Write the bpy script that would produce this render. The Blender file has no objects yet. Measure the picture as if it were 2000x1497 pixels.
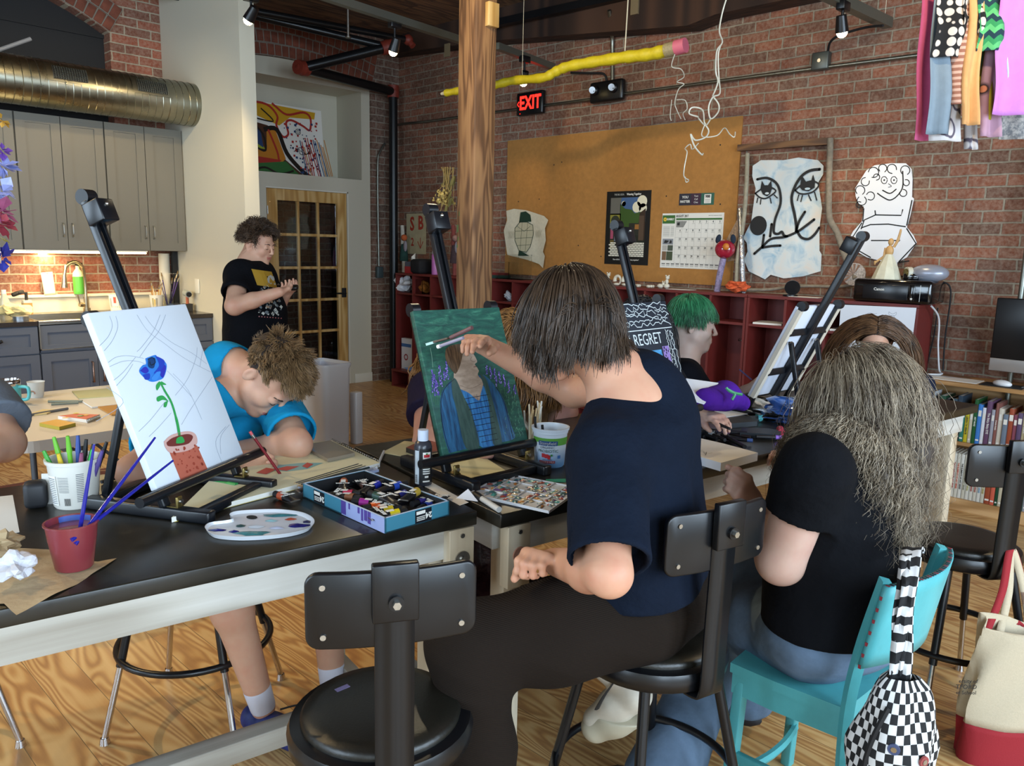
import bpy, bmesh, math, random
import numpy as np
from math import sin, cos, pi, radians, atan2, sqrt
from mathutils import Vector, Matrix, Euler
random.seed(7); np.random.seed(7)
SC = bpy.context.scene
COL = SC.collection
# ---------------------------------------------------------------- camera (calibrated on the room's edges)
FPX, YAW, PIT, ROL, CH = 1545.3, radians(44.033), radians(9.736), radians(1.284), 1.5
FWD = Vector((-sin(YAW)*cos(PIT), cos(YAW)*cos(PIT), -sin(PIT)))
_r = FWD.cross(Vector((0, 0, 1))).normalized(); _u = _r.cross(FWD)
RGT = _r*cos(ROL)+_u*sin(ROL); UPV = -_r*sin(ROL)+_u*cos(ROL)
CAM = Vector((0, 0, CH))
cd = bpy.data.cameras.new('camera'); cam = bpy.data.objects.new('camera', cd); COL.objects.link(cam)
cd.sensor_fit = 'HORIZONTAL'; cd.sensor_width = 36; cd.lens = FPX/2000*36; cd.clip_start = .05
cam.matrix_world = Matrix(((RGT.x, UPV.x, -FWD.x, CAM.x), (RGT.y, UPV.y, -FWD.y, CAM.y), (RGT.z, UPV.z, -FWD.z, CAM.z), (0, 0, 0, 1)))
SC.camera = cam
# ---------------------------------------------------------------- world, daylight, exposure
SC.view_settings.view_transform = 'Standard'; SC.view_settings.look = 'None'
SC.view_settings.gamma = 1; SC.view_settings.use_curve_mapping = False
SC.view_settings.exposure = 0.0
w = bpy.data.worlds.new('world'); SC.world = w; w.use_nodes = True
bg = w.node_tree.nodes['Background']; bg.inputs[0].default_value = (.62, .8, 1, 1); bg.inputs[1].default_value = 1.6

def lamp(kind, name, loc, target, energy, color, **k):
    d = bpy.data.lights.new(name, kind); d.energy = energy; d.color = color
    for a, b in k.items(): setattr(d, a, b)
    o = bpy.data.objects.new(name, d); COL.objects.link(o); o.location = loc
    o.rotation_euler = (Vector(target)-Vector(loc)).to_track_quat('-Z', 'Y').to_euler()
    return o
SKYC = (.66, .83, 1.0)
# daylight through the three tall windows of the right wall and the two of the front wall
for yy in (-1.6, .6, 2.8):
    lamp('AREA', 'window_daylight', (2.97, yy, 1.9), (-2.0, yy+.4, .9), 150, SKYC, shape='RECTANGLE', size=1.5, size_y=2.2)
for xx in (-4.2, -1.4):
    lamp('AREA', 'window_daylight', (xx, -2.97, 1.95), (xx, 2, 1.0), 100, SKYC, shape='RECTANGLE', size=1.5, size_y=2.2)
WARM = (1.0, .74, .40)

# ---------------------------------------------------------------- pixel -> known plane (measuring aid)
def ray(x, y): return FWD+RGT*((x-1000)/FPX)-UPV*((y-748.5)/FPX)
def pz(x, y, z): d = ray(x, y); return CAM+d*((z-CH)/d.z)
def py(x, y, Y): d = ray(x, y); return CAM+d*(Y/d.y)
def px(x, y, X): d = ray(x, y); return CAM+d*(X/d.x)
def pd(x, y, D): return CAM+ray(x, y)*D
# ---------------------------------------------------------------- materials
def lin(c):
    if isinstance(c, str):
        c = c.lstrip('#'); c = [int(c[i:i+2], 16)/255 for i in (0, 2, 4)]
        return tuple(x/12.92 if x <= .04045 else ((x+.055)/1.055)**2.4 for x in c)+(1,)
    return tuple(c)[:3]+(1,)
class NT:
    def __init__(s, name):
        s.m = bpy.data.materials.new(name); s.m.use_nodes = True; s.t = s.m.node_tree
        s.b = s.t.nodes['Principled BSDF']; s.out = s.t.nodes['Material Output']
    def n(s, ty, **k):
        x = s.t.nodes.new(ty)
        for a, v in k.items():
            if a.startswith('_'): setattr(x, a[1:], v)
            else:
                a = int(a[1:]) if a[0] == 'i' and a[1:].isdigit() else a.replace('__', ' ')
                if isinstance(v, bpy.types.NodeSocket): s.t.links.new(v, x.inputs[a])
                else: x.inputs[a].default_value = v
        return x
    def L(s, a, b): s.t.links.new(a, b)
    def co(s, kind='Object', scale=(1, 1, 1), rot=(0, 0, 0), loc=(0, 0, 0)):
        c = s.n('ShaderNodeTexCoord'); m = s.n('ShaderNodeMapping', Scale=scale, Rotation=rot, Location=loc)
        s.L(c.outputs[kind], m.inputs[0]); return m.outputs[0]
    def noise(s, co, scale, detail=4, rough=.6, dist=0):
        return s.n('ShaderNodeTexNoise', Vector=co, Scale=scale, Detail=detail, Roughness=rough, Distortion=dist)
    def ramp(s, f, stops, interp='LINEAR'):
        r = s.n('ShaderNodeValToRGB', Fac=f); e = r.color_ramp.elements; r.color_ramp.interpolation = interp
        while len(e) < len(stops): e.new(.5)
        for q, (p, c) in zip(e, stops): q.position = p; q.color = lin(c)
        return r.outputs[0]
    def mix(s, f, a, b, mode='MIX'):
        x = s.n('ShaderNodeMix', _data_type='RGBA', _blend_type=mode)
        for i, v in ((0, f), (6, a), (7, b)):
            if isinstance(v, bpy.types.NodeSocket): s.L(v, x.inputs[i])
            else: x.inputs[i].default_value = v if i == 0 else lin(v)
        return x.outputs[2]
    def math(s, op, a, b=0.0, c=0.0):
        x = s.n('ShaderNodeMath', _operation=op)
        for i, v in enumerate((a, b, c)):
            if isinstance(v, bpy.types.NodeSocket): s.L(v, x.inputs[i])
            else: x.inputs[i].default_value = v
        return x.outputs[0]
    def bump(s, h, st=.3, dist=.01):
        b = s.n('ShaderNodeBump', Height=h, Strength=st, Distance=dist); s.L(b.outputs[0], s.b.inputs['Normal'])
    def set(s, **k):
        for a, v in k.items():
            a = a.replace('__', ' ')
            if isinstance(v, bpy.types.NodeSocket): s.L(v, s.b.inputs[a])
            else: s.b.inputs[a].default_value = v
        return s.m
MC = {}
def pm(name, col, rough=.5, metal=0., var=.0, vs=30., bump=0., bs=60., spec=.5, trans=0., alpha=1., sub=0., emit=None, es=0., coat=0., ior=1.45):
    """plain material with optional procedural colour variation and bump"""
    if name in MC: return MC[name]
    n = NT(name); c = lin(col)
    n.set(Roughness=rough, Metallic=metal)
    n.b.inputs['Specular IOR Level'].default_value = spec
    if var > 0:
        co = n.co(); nz = n.noise(co, vs)
        d = tuple(max(0, x*(1-var)) for x in c[:3]); l = tuple(min(1, x*(1+var)) for x in c[:3])
        n.set(Base__Color=n.ramp(nz.outputs[0], ((.3, d), (.7, l))))
    else: n.b.inputs['Base Color'].default_value = c
    if bump > 0:
        co = n.co(); n.bump(n.noise(co, bs, 5).outputs[0], bump, .004)
    if trans: n.set(Transmission__Weight=trans, IOR=ior)
    if alpha < 1: n.set(Alpha=alpha)
    if sub: n.set(Subsurface__Weight=sub, Subsurface__Scale=.02); n.b.inputs['Subsurface Radius'].default_value = (1, .35, .2)
    if emit: n.b.inputs['Emission Color'].default_value = lin(emit); n.b.inputs['Emission Strength'].default_value = es
    if coat: n.set(Coat__Weight=coat, Coat__Roughness=.1)
    MC[name] = n.m; return n.m
# ---------------------------------------------------------------- mesh builder
class MB:
    def __init__(s, T=None): s.v = []; s.f = []; s.mi = []; s.sm = []; s.mats = []; s.T = T or Matrix()
    def _m(s, m):
        if m not in s.mats: s.mats.append(m)
        return s.mats.index(m)
    def add(s, vs, fs, m, smooth=False, T=None):
        T = s.T @ T if T is not None else s.T; o = len(s.v); i = s._m(m)
        s.v += [tuple(T @ Vector(v)) for v in vs]
        s.f += [tuple(o+k for k in f) for f in fs]; s.mi += [i]*len(fs); s.sm += [smooth]*len(fs); return s
    def bm(s, b, m, smooth=False, T=None):
        b.verts.ensure_lookup_table(); b.verts.index_update()
        s.add([v.co[:] for v in b.verts], [[v.index for v in f.verts] for f in b.faces], m, smooth, T); b.free(); return s
    def box(s, c, size, m, bev=0., T=None, seg=2, rot=None):
        b = bmesh.new(); bmesh.ops.create_cube(b, size=1, matrix=Matrix.Diagonal((*size, 1)))
        if bev > 0: bmesh.ops.bevel(b, geom=b.edges[:], offset=min(bev, min(size)*.49), segments=seg, profile=.5, affect='EDGES')
        M = Matrix.Translation(c)
        if rot is not None: M = M @ Euler(rot).to_matrix().to_4x4()
        return s.bm(b, m, bev > 0, (T @ M) if T is not None else M)
    def bx(s, a, b, m, bev=0., T=None):
        return s.box([(p+q)/2 for p, q in zip(a, b)], [max(abs(q-p), 1e-5) for p, q in zip(a, b)], m, bev, T)
    def beam(s, a, b, w, h, m, bev=0., up=(0, 0, 1)):
        """box of width w (sideways) and height h between two points"""
        a = Vector(a); b = Vector(b); d = (b-a); L = d.length; d.normalize(); up = Vector(up)
        if abs(d.dot(up)) > .99: up = Vector((0, 1, 0))
        x = d.cross(up).normalized(); z = x.cross(d)
        M = Matrix(((x.x, d.x, z.x, 0), (x.y, d.y, z.y, 0), (x.z, d.z, z.z, 0), (0, 0, 0, 1))); M.translation = (a+b)/2
        return s.box((0, 0, 0), (w, L, h), m, bev, T=M)
    def tube(s, pts, r, m, n=8, closed=False, caps=True, smooth=True, T=None, flat=1.):
        P = [Vector(p) for p in pts]; N = len(P); R = r if isinstance(r, (list, tuple)) else [r]*N
        vs = []; up = None
        for i, p in enumerate(P):
            a = P[(i-1) % N] if (closed or i > 0) else P[i]; b = P[(i+1) % N] if (closed or i < N-1) else P[i]
            t = (b-a).normalized() if (b-a).length > 1e-9 else Vector((0, 0, 1))
            if up is None: up = Vector((0, 0, 1)) if abs(t.z) < .9 else Vector((1, 0, 0))
            x = t.cross(up); x = x.normalized() if x.length > 1e-6 else Vector((1, 0, 0)); y = x.cross(t).normalized(); up = y
            for k in range(n):
                a_ = 2*pi*k/n; vs.append(p+x*cos(a_)*R[i]+y*sin(a_)*R[i]*flat)
        fs = []
        for i in range(N if closed else N-1):
            j = (i+1) % N
            for k in range(n): fs.append((i*n+k, i*n+(k+1) % n, j*n+(k+1) % n, j*n+k))
        if caps and not closed: fs += [tuple(range(n))[::-1], tuple((N-1)*n+k for k in range(n))]
        return s.add(vs, fs, m, smooth, T)
    def cyl(s, a, b, r, m, r2=None, n=20, T=None, smooth=True, caps=True):
        a = Vector(a); b = Vector(b); d = (b-a).normalized(); r2 = r if r2 is None else r2
        up = Vector((0, 0, 1)) if abs(d.z) < .9 else Vector((1, 0, 0)); x = d.cross(up).normalized(); y = x.cross(d)
        vs = [c+x*cos(2*pi*k/n)*q+y*sin(2*pi*k/n)*q for c, q in ((a, r), (b, r2)) for k in range(n)]
        s.add(vs, [(k, (k+1) % n, n+(k+1) % n, n+k) for k in range(n)], m, smooth, T)
        if caps: s.add(vs, [tuple(range(n))[::-1], tuple(n+k for k in range(n))], m, False, T)
        return s
    def lathe(s, prof, m, n=28, T=None, smooth=True, mats=None, arc=None):
        vs = []; fs = []; P = len(prof); full = arc is None; K = n if full else n+1
        for k in range(K):
            a = 2*pi*k/n if full else arc[0]+(arc[1]-arc[0])*k/n
            for r, z in prof: vs.append((r*cos(a), r*sin(a), z))
        for i in range(P-1):
            g = [(k*P+i, ((k+1) % K)*P+i, ((k+1) % K)*P+i+1, k*P+i+1) for k in range(n)]
            s.add(vs, g, mats[i] if mats else m, smooth, T) if mats else fs.extend(g)
        if not mats: s.add(vs, fs, m, smooth, T)
        return s
    def sph(s, c, r, m, n=16, T=None, rot=None):
        r = (r, r, r) if isinstance(r, (int, float)) else r
        M = Matrix.Translation(c)
        if rot is not None: M = M @ Euler(rot).to_matrix().to_4x4()
        b = bmesh.new(); bmesh.ops.create_uvsphere(b, u_segments=n, v_segments=max(6, n*2//3), radius=1, matrix=M @ Matrix.Diagonal((*r, 1)))
        return s.bm(b, m, True, T)
    def prism(s, pts, h, m, T=None, z0=0., side=None):
        """outline in local xy, extruded along z from z0 to z0+h"""
        n = len(pts); vs = [(p[0], p[1], z0) for p in pts]+[(p[0], p[1], z0+h) for p in pts]
        s.add(vs, [tuple(range(n))[::-1], tuple(n+k for k in range(n))], m, False, T)
        return s.add(vs, [(k, (k+1) % n, n+(k+1) % n, n+k) for k in range(n)], side or m, False, T)
    def flat(s, pts, z, m, T=None): return s.add([(p[0], p[1], z) for p in pts], [tuple(range(len(pts)))], m, False, T)
    def stroke(s, pts, w, z, m, T=None, h=0.):
        """painted line: ribbon in local xy at height z"""
        P = [Vector((p[0], p[1])) for p in pts]; N = len(P); vs = []; W = w if isinstance(w, (list, tuple)) else [w]*N
        for i, p in enumerate(P):
            t = (P[min(i+1, N-1)]-P[max(i-1, 0)]); t = t.normalized() if t.length > 1e-9 else Vector((1, 0)); q = Vector((-t.y, t.x))*W[i]/2
            vs += [(p.x+q.x, p.y+q.y, z), (p.x-q.x, p.y-q.y, z)]
        return s.add(vs, [(2*i, 2*i+1, 2*i+3, 2*i+2) for i in range(N-1)], m, False, T)
    def disc(s, c, r, z, m, n=14, T=None, r2=None):
        return s.flat([(c[0]+cos(2*pi*k/n)*r, c[1]+sin(2*pi*k/n)*(r2 or r)) for k in range(n)], z, m, T)
    def ring(s, c, r, w, z, m, n=18, T=None, r2=None, a0=0., a1=2*pi):
        return s.stroke([(c[0]+cos(a0+(a1-a0)*k/n)*r, c[1]+sin(a0+(a1-a0)*k/n)*(r2 or r)) for k in range(n+1)], w, z, m, T)
    def text(s, txt, size, m, T=None, ext=.0004, align='CENTER', bold=0., sx=1.):
        c = bpy.data.curves.new('t', 'FONT'); c.body = txt; c.size = size; c.align_x = align; c.align_y = 'CENTER'; c.extrude = ext; c.offset = bold; c.resolution_u = 2
        o = bpy.data.objects.new('t', c); COL.objects.link(o); dg = bpy.context.evaluated_depsgraph_get()
        me = o.evaluated_get(dg).to_mesh()
        s.add([(v.co.x*sx, v.co.y, v.co.z+ext) for v in me.vertices], [tuple(p.vertices) for p in me.polygons], m, False, T)
        bpy.data.objects.remove(o); bpy.data.curves.remove(c); return s
    def grid(s, f, nu, nv, m, smooth=True, T=None, thick=0.):
        vs = [f(i/nu, j/nv) for i in range(nu+1) for j in range(nv+1)]; K = nv+1
        fs = [(i*K+j, (i+1)*K+j, (i+1)*K+j+1, i*K+j+1) for i in range(nu) for j in range(nv)]
        return s.add(vs, fs, m, smooth, T)
    def build(s, name, parent=None, label=None, cat=None, group=None, loc=None, rotz=0, kind=None, solid=0., T=None):
        me = bpy.data.meshes.new(name); me.from_pydata(s.v, [], s.f); me.update()
        for m in s.mats: me.materials.append(m)
        me.polygons.foreach_set('material_index', s.mi); me.polygons.foreach_set('use_smooth', s.sm)
        o = bpy.data.objects.new(name, me); COL.objects.link(o)
        if parent: o.parent = parent
        if loc is not None: o.location = loc; o.rotation_euler = (0, 0, rotz)
        if T is not None: o.matrix_local = T
        if solid:
            d = o.modifiers.new('solid', 'SOLIDIFY'); d.thickness = solid; d.offset = 0
        tag(o, label, cat, group, kind)
        if any(s.sm):
            try: me.set_sharp_from_angle(angle=radians(50))
            except Exception: pass
        return o
def tag(o, label=None, cat=None, group=None, kind=None):
    for k, v in (('label', label), ('category', cat), ('group', group), ('kind', kind)):
        if v: o[k] = v
    return o
def thing(name, label, cat, loc=(0, 0, 0), rotz=0, group=None, T=None):
    o = bpy.data.objects.new(name, None); COL.objects.link(o); o.empty_display_size = .05
    if T is not None: o.matrix_world = T
    else: o.location = loc; o.rotation_euler = (0, 0, rotz)
    return tag(o, label, cat, group)
def kids(o): return [c for c in bpy.data.objects if c.parent == o]
def dup(o, label=None, loc=None, rotz=None, parent=None, T=None):
    c = o.copy(); COL.objects.link(c)
    if parent: c.parent = parent
    if label: c['label'] = label
    if loc is not None: c.location = loc
    if rotz is not None: c.rotation_euler = (0, 0, rotz)
    if T is not None: c.matrix_world = T
    for k in kids(o): dup(k, parent=c)
    return c
def struct(name, mb, **k): return mb.build(name, kind='structure', **k)
def fr(o, x, y, z=None):
    """matrix with given origin and axes"""
    x = Vector(x).normalized(); y = Vector(y).normalized(); z = Vector(z) if z is not None else x.cross(y)
    M = Matrix(((x.x, y.x, z.x, 0), (x.y, y.y, z.y, 0), (x.z, y.z, z.z, 0), (0, 0, 0, 1))); M.translation = o; return M
def curve(pts, n=8):
    """Catmull-Rom through points"""
    P = [Vector(p) for p in pts]; out = []
    for i in range(len(P)-1):
        p0, p1, p2, p3 = P[max(i-1, 0)], P[i], P[i+1], P[min(i+2, len(P)-1)]
        for k in range(n):
            t = k/n; out.append(.5*((2*p1)+(p2-p0)*t+(2*p0-5*p1+4*p2-p3)*t*t+(3*p1-p0-3*p2+p3)*t**3))
    return out+[P[-1]]
# ================================================================ setting materials
def brick_mat(name, axis, c1='#7c3f2b', c2='#5c2f24', mort='#8b8478', dirt=.5):
    n = NT(name); co = n.co(); sp = n.n('ShaderNodeSeparateXYZ', i0=co)
    nz = n.noise(co, 6, 3); off = n.math('MULTIPLY', n.math('SUBTRACT', nz.outputs[0], .5), .018)
    cb = n.n('ShaderNodeCombineXYZ', X=n.math('ADD', sp.outputs['XY'.index(axis)], off), Y=n.math('ADD', sp.outputs[2], off))
    b = n.n('ShaderNodeTexBrick', _offset=.5, Vector=cb.outputs[0], Color1=lin(c1), Color2=lin(c2), Mortar=lin(mort), Scale=1.0, Mortar__Size=.0062, Mortar__Smooth=.25, Bias=.0, Brick__Width=.213, Row__Height=.0712)
    n2 = n.noise(co, 42, 6, .7); n3 = n.noise(co, 4.5, 4, .7); n4 = n.noise(co, 11, 8, .75)
    col = n.mix(n.ramp(n2.outputs[0], ((.35, (0, 0, 0)), (.75, (1, 1, 1)))), b.outputs[0], n.mix(.35, b.outputs[0], '#c8b9a4'))
    col = n.mix(n.ramp(n3.outputs[0], ((.45, (0, 0, 0)), (.72, (.55, .55, .55)))), col, n.mix(1, col, '#9a7a68', 'MULTIPLY'))
    st = n.ramp(n4.outputs[0], ((.68, (0, 0, 0)), (.76, (dirt, dirt, dirt))))
    col = n.mix(st, col, '#b9b4ab')
    n.set(Base__Color=col, Roughness=.85)
    h = n.math('ADD', n.math('MULTIPLY', b.outputs[1], -1.0), n.math('MULTIPLY', n2.outputs[0], .5)); n.bump(h, .75, .008)
    return n.m
BR_B = brick_mat('brick_back', 'X', '#884a30', '#5c3828', '#877d6c'); BR_L = brick_mat('brick_left', 'Y', '#6e4638', '#4a322b', '#8b8478')
BR_K = brick_mat('brick_kitchen', 'Y', '#964a30', '#6b3826', '#a3957f', .2)
BRICK1 = pm('brick_voussoir', '#74402f', .9, var=.35, vs=9, bump=.6, bs=60); MORT = pm('mortar', '#857c70', .95, bump=.4)
def plank_mat(name, cols, w, seam, rough, rot=0., ring=1., dark=None, L=2.4, coat=0.):
    n = NT(name); co = n.co(rot=(0, 0, rot)); b = n.n('ShaderNodeTexBrick', _offset=.37, _offset_frequency=3, Vector=co, Color1=(0, 0, 0, 1), Color2=(1, 1, 1, 1), Mortar=(.5, .5, .5, 1), Scale=1., Mortar__Size=seam, Mortar__Smooth=.2, Brick__Width=L, Row__Height=w)
    sp = n.n('ShaderNodeSeparateXYZ', i0=co)
    sh = n.math('MULTIPLY', b.outputs[0], 7.3)
    v = n.n('ShaderNodeCombineXYZ', X=n.math('MULTIPLY', sp.outputs[0], .16), Y=n.math('ADD', sp.outputs[1], 0), Z=sh)
    big = n.noise(v.outputs[0], 5.5, 2, .5, .6)
    rings = n.n('ShaderNodeTexWave', _wave_type='BANDS', _bands_direction='Y', Vector=v.outputs[0], Scale=11.0*ring, Distortion=0)
    f = n.math('SINE', n.math('MULTIPLY', big.outputs[0], 120*ring)); f = n.math('MULTIPLY_ADD', f, .5, .5)
    v2 = n.n('ShaderNodeCombineXYZ', X=n.math('MULTIPLY', sp.outputs[0], 3), Y=n.math('MULTIPLY', sp.outputs[1], 90), Z=sh); fine = n.noise(v2.outputs[0], 1, 4, .6)
    col = n.ramp(n.math('ADD', n.math('MULTIPLY', f, .75), n.math('MULTIPLY', fine.outputs[0], .3)), ((.15, cols[0]), (.6, cols[1]), (.95, cols[2])))
    tone = n.mix(.22, col, n.mix(b.outputs[0], cols[0], cols[2])); col = n.mix(n.math('MULTIPLY', b.outputs[1], .8), tone, dark or '#4a3520')
    n.set(Base__Color=col, Roughness=n.math('MULTIPLY_ADD', fine.outputs[0], .15, rough)); n.bump(n.math('ADD', n.math('MULTIPLY', b.outputs[1], -1), n.math('MULTIPLY', f, .06)), .35, .004)
    if coat: n.set(Coat__Weight=coat, Coat__Roughness=.28)
    return n.m
FLOOR = plank_mat('pine_floor', ('#d0ac74', '#ba8c52', '#98683a'), .135, .0012, .4, ring=.95, L=3.2, coat=.35)
CEIL = plank_mat('ceiling_planks', ('#7d5a3b', '#5d3f29', '#3a2a1e'), .14, .004, .75, rot=pi/2, ring=.4, dark='#171210')
WHITE = pm('white_paint', '#c9c4b2', .55, bump=.03, bs=200); TRIMW = pm('white_trim', '#dedccf', .45)
TIMBER = plank_mat('old_timber', ('#4a3020', '#362217', '#22150f'), .5, .0, .8, ring=.5)
POST = None
def grain(name, cols, axis='Z', sc=1., rough=.5, ring=1., coat=0., bmp=.1):
    """straight sawn timber, grain along one local axis"""
    n = NT(name); s = [6*sc]*3; s['XYZ'.index(axis)] = .7*sc; co = n.co(scale=s)
    big = n.noise(co, .9, 2, .5, .4); f = n.math('MULTIPLY_ADD', n.math('SINE', n.math('MULTIPLY', big.outputs[0], 60*ring)), .5, .5)
    s2 = [60*sc]*3; s2['XYZ'.index(axis)] = 2*sc; fine = n.noise(n.co(scale=s2), 1, 4)
    v = n.math('ADD', n.math('MULTIPLY', f, .6), n.math('MULTIPLY', fine.outputs[0], .5))
    n.set(Base__Color=n.ramp(v, ((.2, cols[0]), (.55, cols[1]), (.95, cols[2]))), Roughness=rough); n.bump(v, bmp, .002)
    if coat: n.set(Coat__Weight=coat)
    return n.m
MAPLE = grain('maple', ('#c6c3bb', '#b4afa4', '#958d80'), 'Y', .8, .42, .5)
MAPLEX = grain('maple_cross', ('#c6c3bb', '#b4afa4', '#958d80'), 'X', .8, .42, .5); MAPLEZ = grain('maple_leg', ('#cfc3ac', '#bfae92', '#a8957a'), 'Z', .8, .45, .5)
PINE = grain('pine_door', ('#d8b67c', '#c9a161', '#ac7f42'), 'Z', .9, .4, .6, .2); POST = grain('post_timber', ('#a07850', '#866040', '#583c26'), 'Z', 1.5, .7, .8, bmp=.6)
WOODL = grain('shelf_wood', ('#d0a876', '#bd9260', '#9c7344'), 'X', 1.2, .5, .5)
BLACK = pm('black_satin', '#0d0e11', .32, spec=.5); BLKM = pm('black_matte', '#101013', .7); STEEL = pm('brushed_steel', '#b9b6ae', .32, 1., var=.08, vs=200)
GALV = pm('galvanised', '#8d9088', .38, 1., var=.12, vs=18); CHROME = pm('chrome', '#c9c9cc', .12, 1.)
GREYP = pm('grey_cabinet', '#555b68', .45, bump=.02, bs=150); GREYU = pm('grey_wall_cabinet', '#6b675c', .45)
CRED = pm('cubby_red', '#6b2420', .5, var=.1, vs=6, bump=.05, bs=90); CREDI = CRED
GLASS = None
def glass_mat(name, tint=(1, 1, 1), rough=.02, ior=1.45):
    n = NT(name); n.set(Base__Color=(*tint, 1), Roughness=rough, Transmission__Weight=1., IOR=ior); return n.m
GLASS = glass_mat('clear_glass', (.9, .93, .93), .0, 1.1); PLASTICC = glass_mat('clear_plastic', (.88, .9, .9), .12, 1.12)
# ================================================================ room shell
YB, XL, XK, YW, ZC = 5.52, -7.16, -7.05, 2.955, 3.62
struct('floor', MB().bx((-8.2, -3.1, -.1), (3.1, 5.6, 0), FLOOR))
struct('ceiling', MB().bx((-8.2, -3.1, ZC), (3.1, 5.8, ZC+.1), CEIL))
struct('wall_back', MB().bx((-7.2, YB, -.1), (3.1, YB+.25, ZC), BR_B))
def plane_yz(x): return Matrix(((0, 0, 1, x), (1, 0, 0, 0), (0, 1, 0, 0), (0, 0, 0, 1)))      # local (u,v,w) -> (y,z,x)
def arcz(y0, y1, zs, rise, n=16):
    c = (y0+y1)/2; h = (y1-y0)/2; R = (h*h+rise*rise)/(2*rise); zc = zs+rise-R; a = math.asin(h/R)
    return [(c+R*sin(-a+2*a*k/n), zc+R*cos(-a+2*a*k/n)) for k in range(n+1)], (c, zc, R, a)
arc1, A1 = arcz(3.32, 5.157, 3.115, .115)
struct('wall_left', MB().prism([(3.0, -.1), (3.0, ZC), (YB+.05, ZC), (YB+.05, -.1), (5.157, -.1)]+arc1[::-1]+[(3.32, -.1)], -.6, BR_L, T=plane_yz(XL+.03)))
arc2, A2 = arcz(.35, 2.545, 3.13, .30)
struct('wall_left', MB().prism([(-3.1, -.1), (-3.1, ZC), (YW+.02, ZC), (YW+.02, -.1), (2.6, -.1), (2.545, 2.3)]+arc2[::-1]+[(.35, 2.3), (.3, -.1)], -.25, BR_K, T=plane_yz(XK))
       .bx((XK-.2, .2, -.1), (XK-.001, 2.7, 2.32), BR_K))
def voussoirs(A, x, rows, y0w, dep):
    c, zc, R, a = A; mb = MB()
    for q in range(rows):
        r0 = R+.004+q*.112; n = int(2*a*r0/.072)
        mb.prism([(c+(r0)*sin(t), zc+(r0)*cos(t)) for t in [-a+2*a*k/24 for k in range(25)]]+[(c+(r0+.108)*sin(t), zc+(r0+.108)*cos(t)) for t in [a-2*a*k/24 for k in range(25)]], dep-.004, MORT, T=plane_yz(x))
        for k in range(n):
            t = -a+2*a*(k+.5)/n; p = (x+dep/2, c+(r0+.054)*sin(t), zc+(r0+.054)*cos(t))
            mb.box(p, (dep+.006, 2*a*(r0+.05)/n-.011, .098+random.uniform(-.004, .004)), BRICK1, .004, rot=(-t, 0, 0))
    return mb
struct('trim_1', voussoirs(A1, XL+.03, 3, 0, .012)); struct('trim_2', voussoirs(A2, XK, 2, 0, .012))
struct('trim_3', MB().bx((XK-.14, .2, 2.3), (XK-.13, 2.7, 3.6), BLKM).bx((XK-.13, 1.3, 2.35), (XK-.11, 1.34, 3.45), BLKM).bx((XK-.13, .2, 3.1), (XK-.115, 2.7, 3.13), BLKM))
struct('wall_partition', MB().bx((XK, YW, -.02), (-5.69, YW+.12, ZC), WHITE))
# white infill with door opening and niche
mb = MB(); X0, X1 = XL-.12, XL
for a, b in (((3.32, 0), (3.942, 2.165)), ((4.869, 0), (5.157, 2.165)), ((3.942, 2.024), (4.869, 2.165)), ((5.05, 2.165), (5.157, 3.056)), ((3.32, 2.165), (3.6, 3.056))):
    mb.bx((X0, a[0], a[1]), (X1, b[0], b[1]), WHITE)
mb.prism([(3.32, 3.056)]+arc1+[(5.157, 3.056)], -.12, WHITE, T=plane_yz(X1))
mb.bx((XL-.47, 3.5, 2.1), (XL-.45, 5.15, 3.1), WHITE).bx((XL-.45, 3.5, 2.1), (X0, 5.15, 2.165), WHITE).bx((XL-.45, 3.5, 3.056), (X0, 5.15, 3.1), WHITE).bx((XL-.45, 5.05, 2.165), (X0, 5.15, 3.056), WHITE).bx((XL-.45, 3.5, 2.165), (X0, 3.6, 3.056), WHITE)
struct('wall_niche', mb)
struct('baseboard_left', MB().bx((X1, 4.93, 0), (X1+.014, 5.165, .1), TRIMW, .003))
struct('trim_4', MB().bx((X0, 4.862, 0), (X1+.004, 4.874, 2.03), TRIMW).bx((X0, 3.937, 2.016), (X1+.004, 4.874, 2.028), TRIMW))
# glazed door, 3 x 5 panes
d = thing('door_1', None, None); d['kind'] = 'structure'; d.location = (XL-.045, 3.95, .006); W_, H_ = .908, 2.008
T = plane_yz(0); mb = MB()
st, top, bot = .112, .11, .26
mb.bx((0, 0, 0), (.04, st, H_), PINE, .003).bx((0, W_-st, 0), (.04, W_, H_), PINE, .003).bx((0, st, H_-top), (.04, W_-st, H_), PINE, .002).bx((0, st, 0), (.04, W_-st, bot), PINE, .002)
gw = (W_-2*st); gh = H_-top-bot
for i in (1, 2): mb.bx((.004, st+gw*i/3-.014, bot), (.038, st+gw*i/3+.014, H_-top), PINE, .004)
for j in range(1, 5): mb.bx((.005, st, bot+gh*j/5-.014), (.037, W_-st, bot+gh*j/5+.014), PINE, .004)
mb.build('door_frame', d)
DGL = NT('door_glass'); DGL.set(Base__Color=(.75, .8, .8, 1), Roughness=.03, Transmission__Weight=1, IOR=1.5); DGL = DGL.m
for i in range(3):
    for j in range(5): MB().bx((.018, st+gw*i/3+.012, bot+gh*j/5+.012), (.022, st+gw*(i+1)/3-.012, bot+gh*(j+1)/5-.012), DGL).build('glass_pane', d)
MB().bx((.04, W_-.075, .93), (.05, W_-.02, 1.03), BLKM, .003).tube([(.045, W_-.05, .975), (.085, W_-.05, .975), (.088, W_-.06, .975), (.088, W_-.17, .978)], .009, BLKM).build('door_handle', d)
for z in (.2, 1.0, 1.8): MB().cyl((.042, .004, z-.04), (.042, .004, z+.04), .006, STEEL).build('hinge', d)
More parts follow.
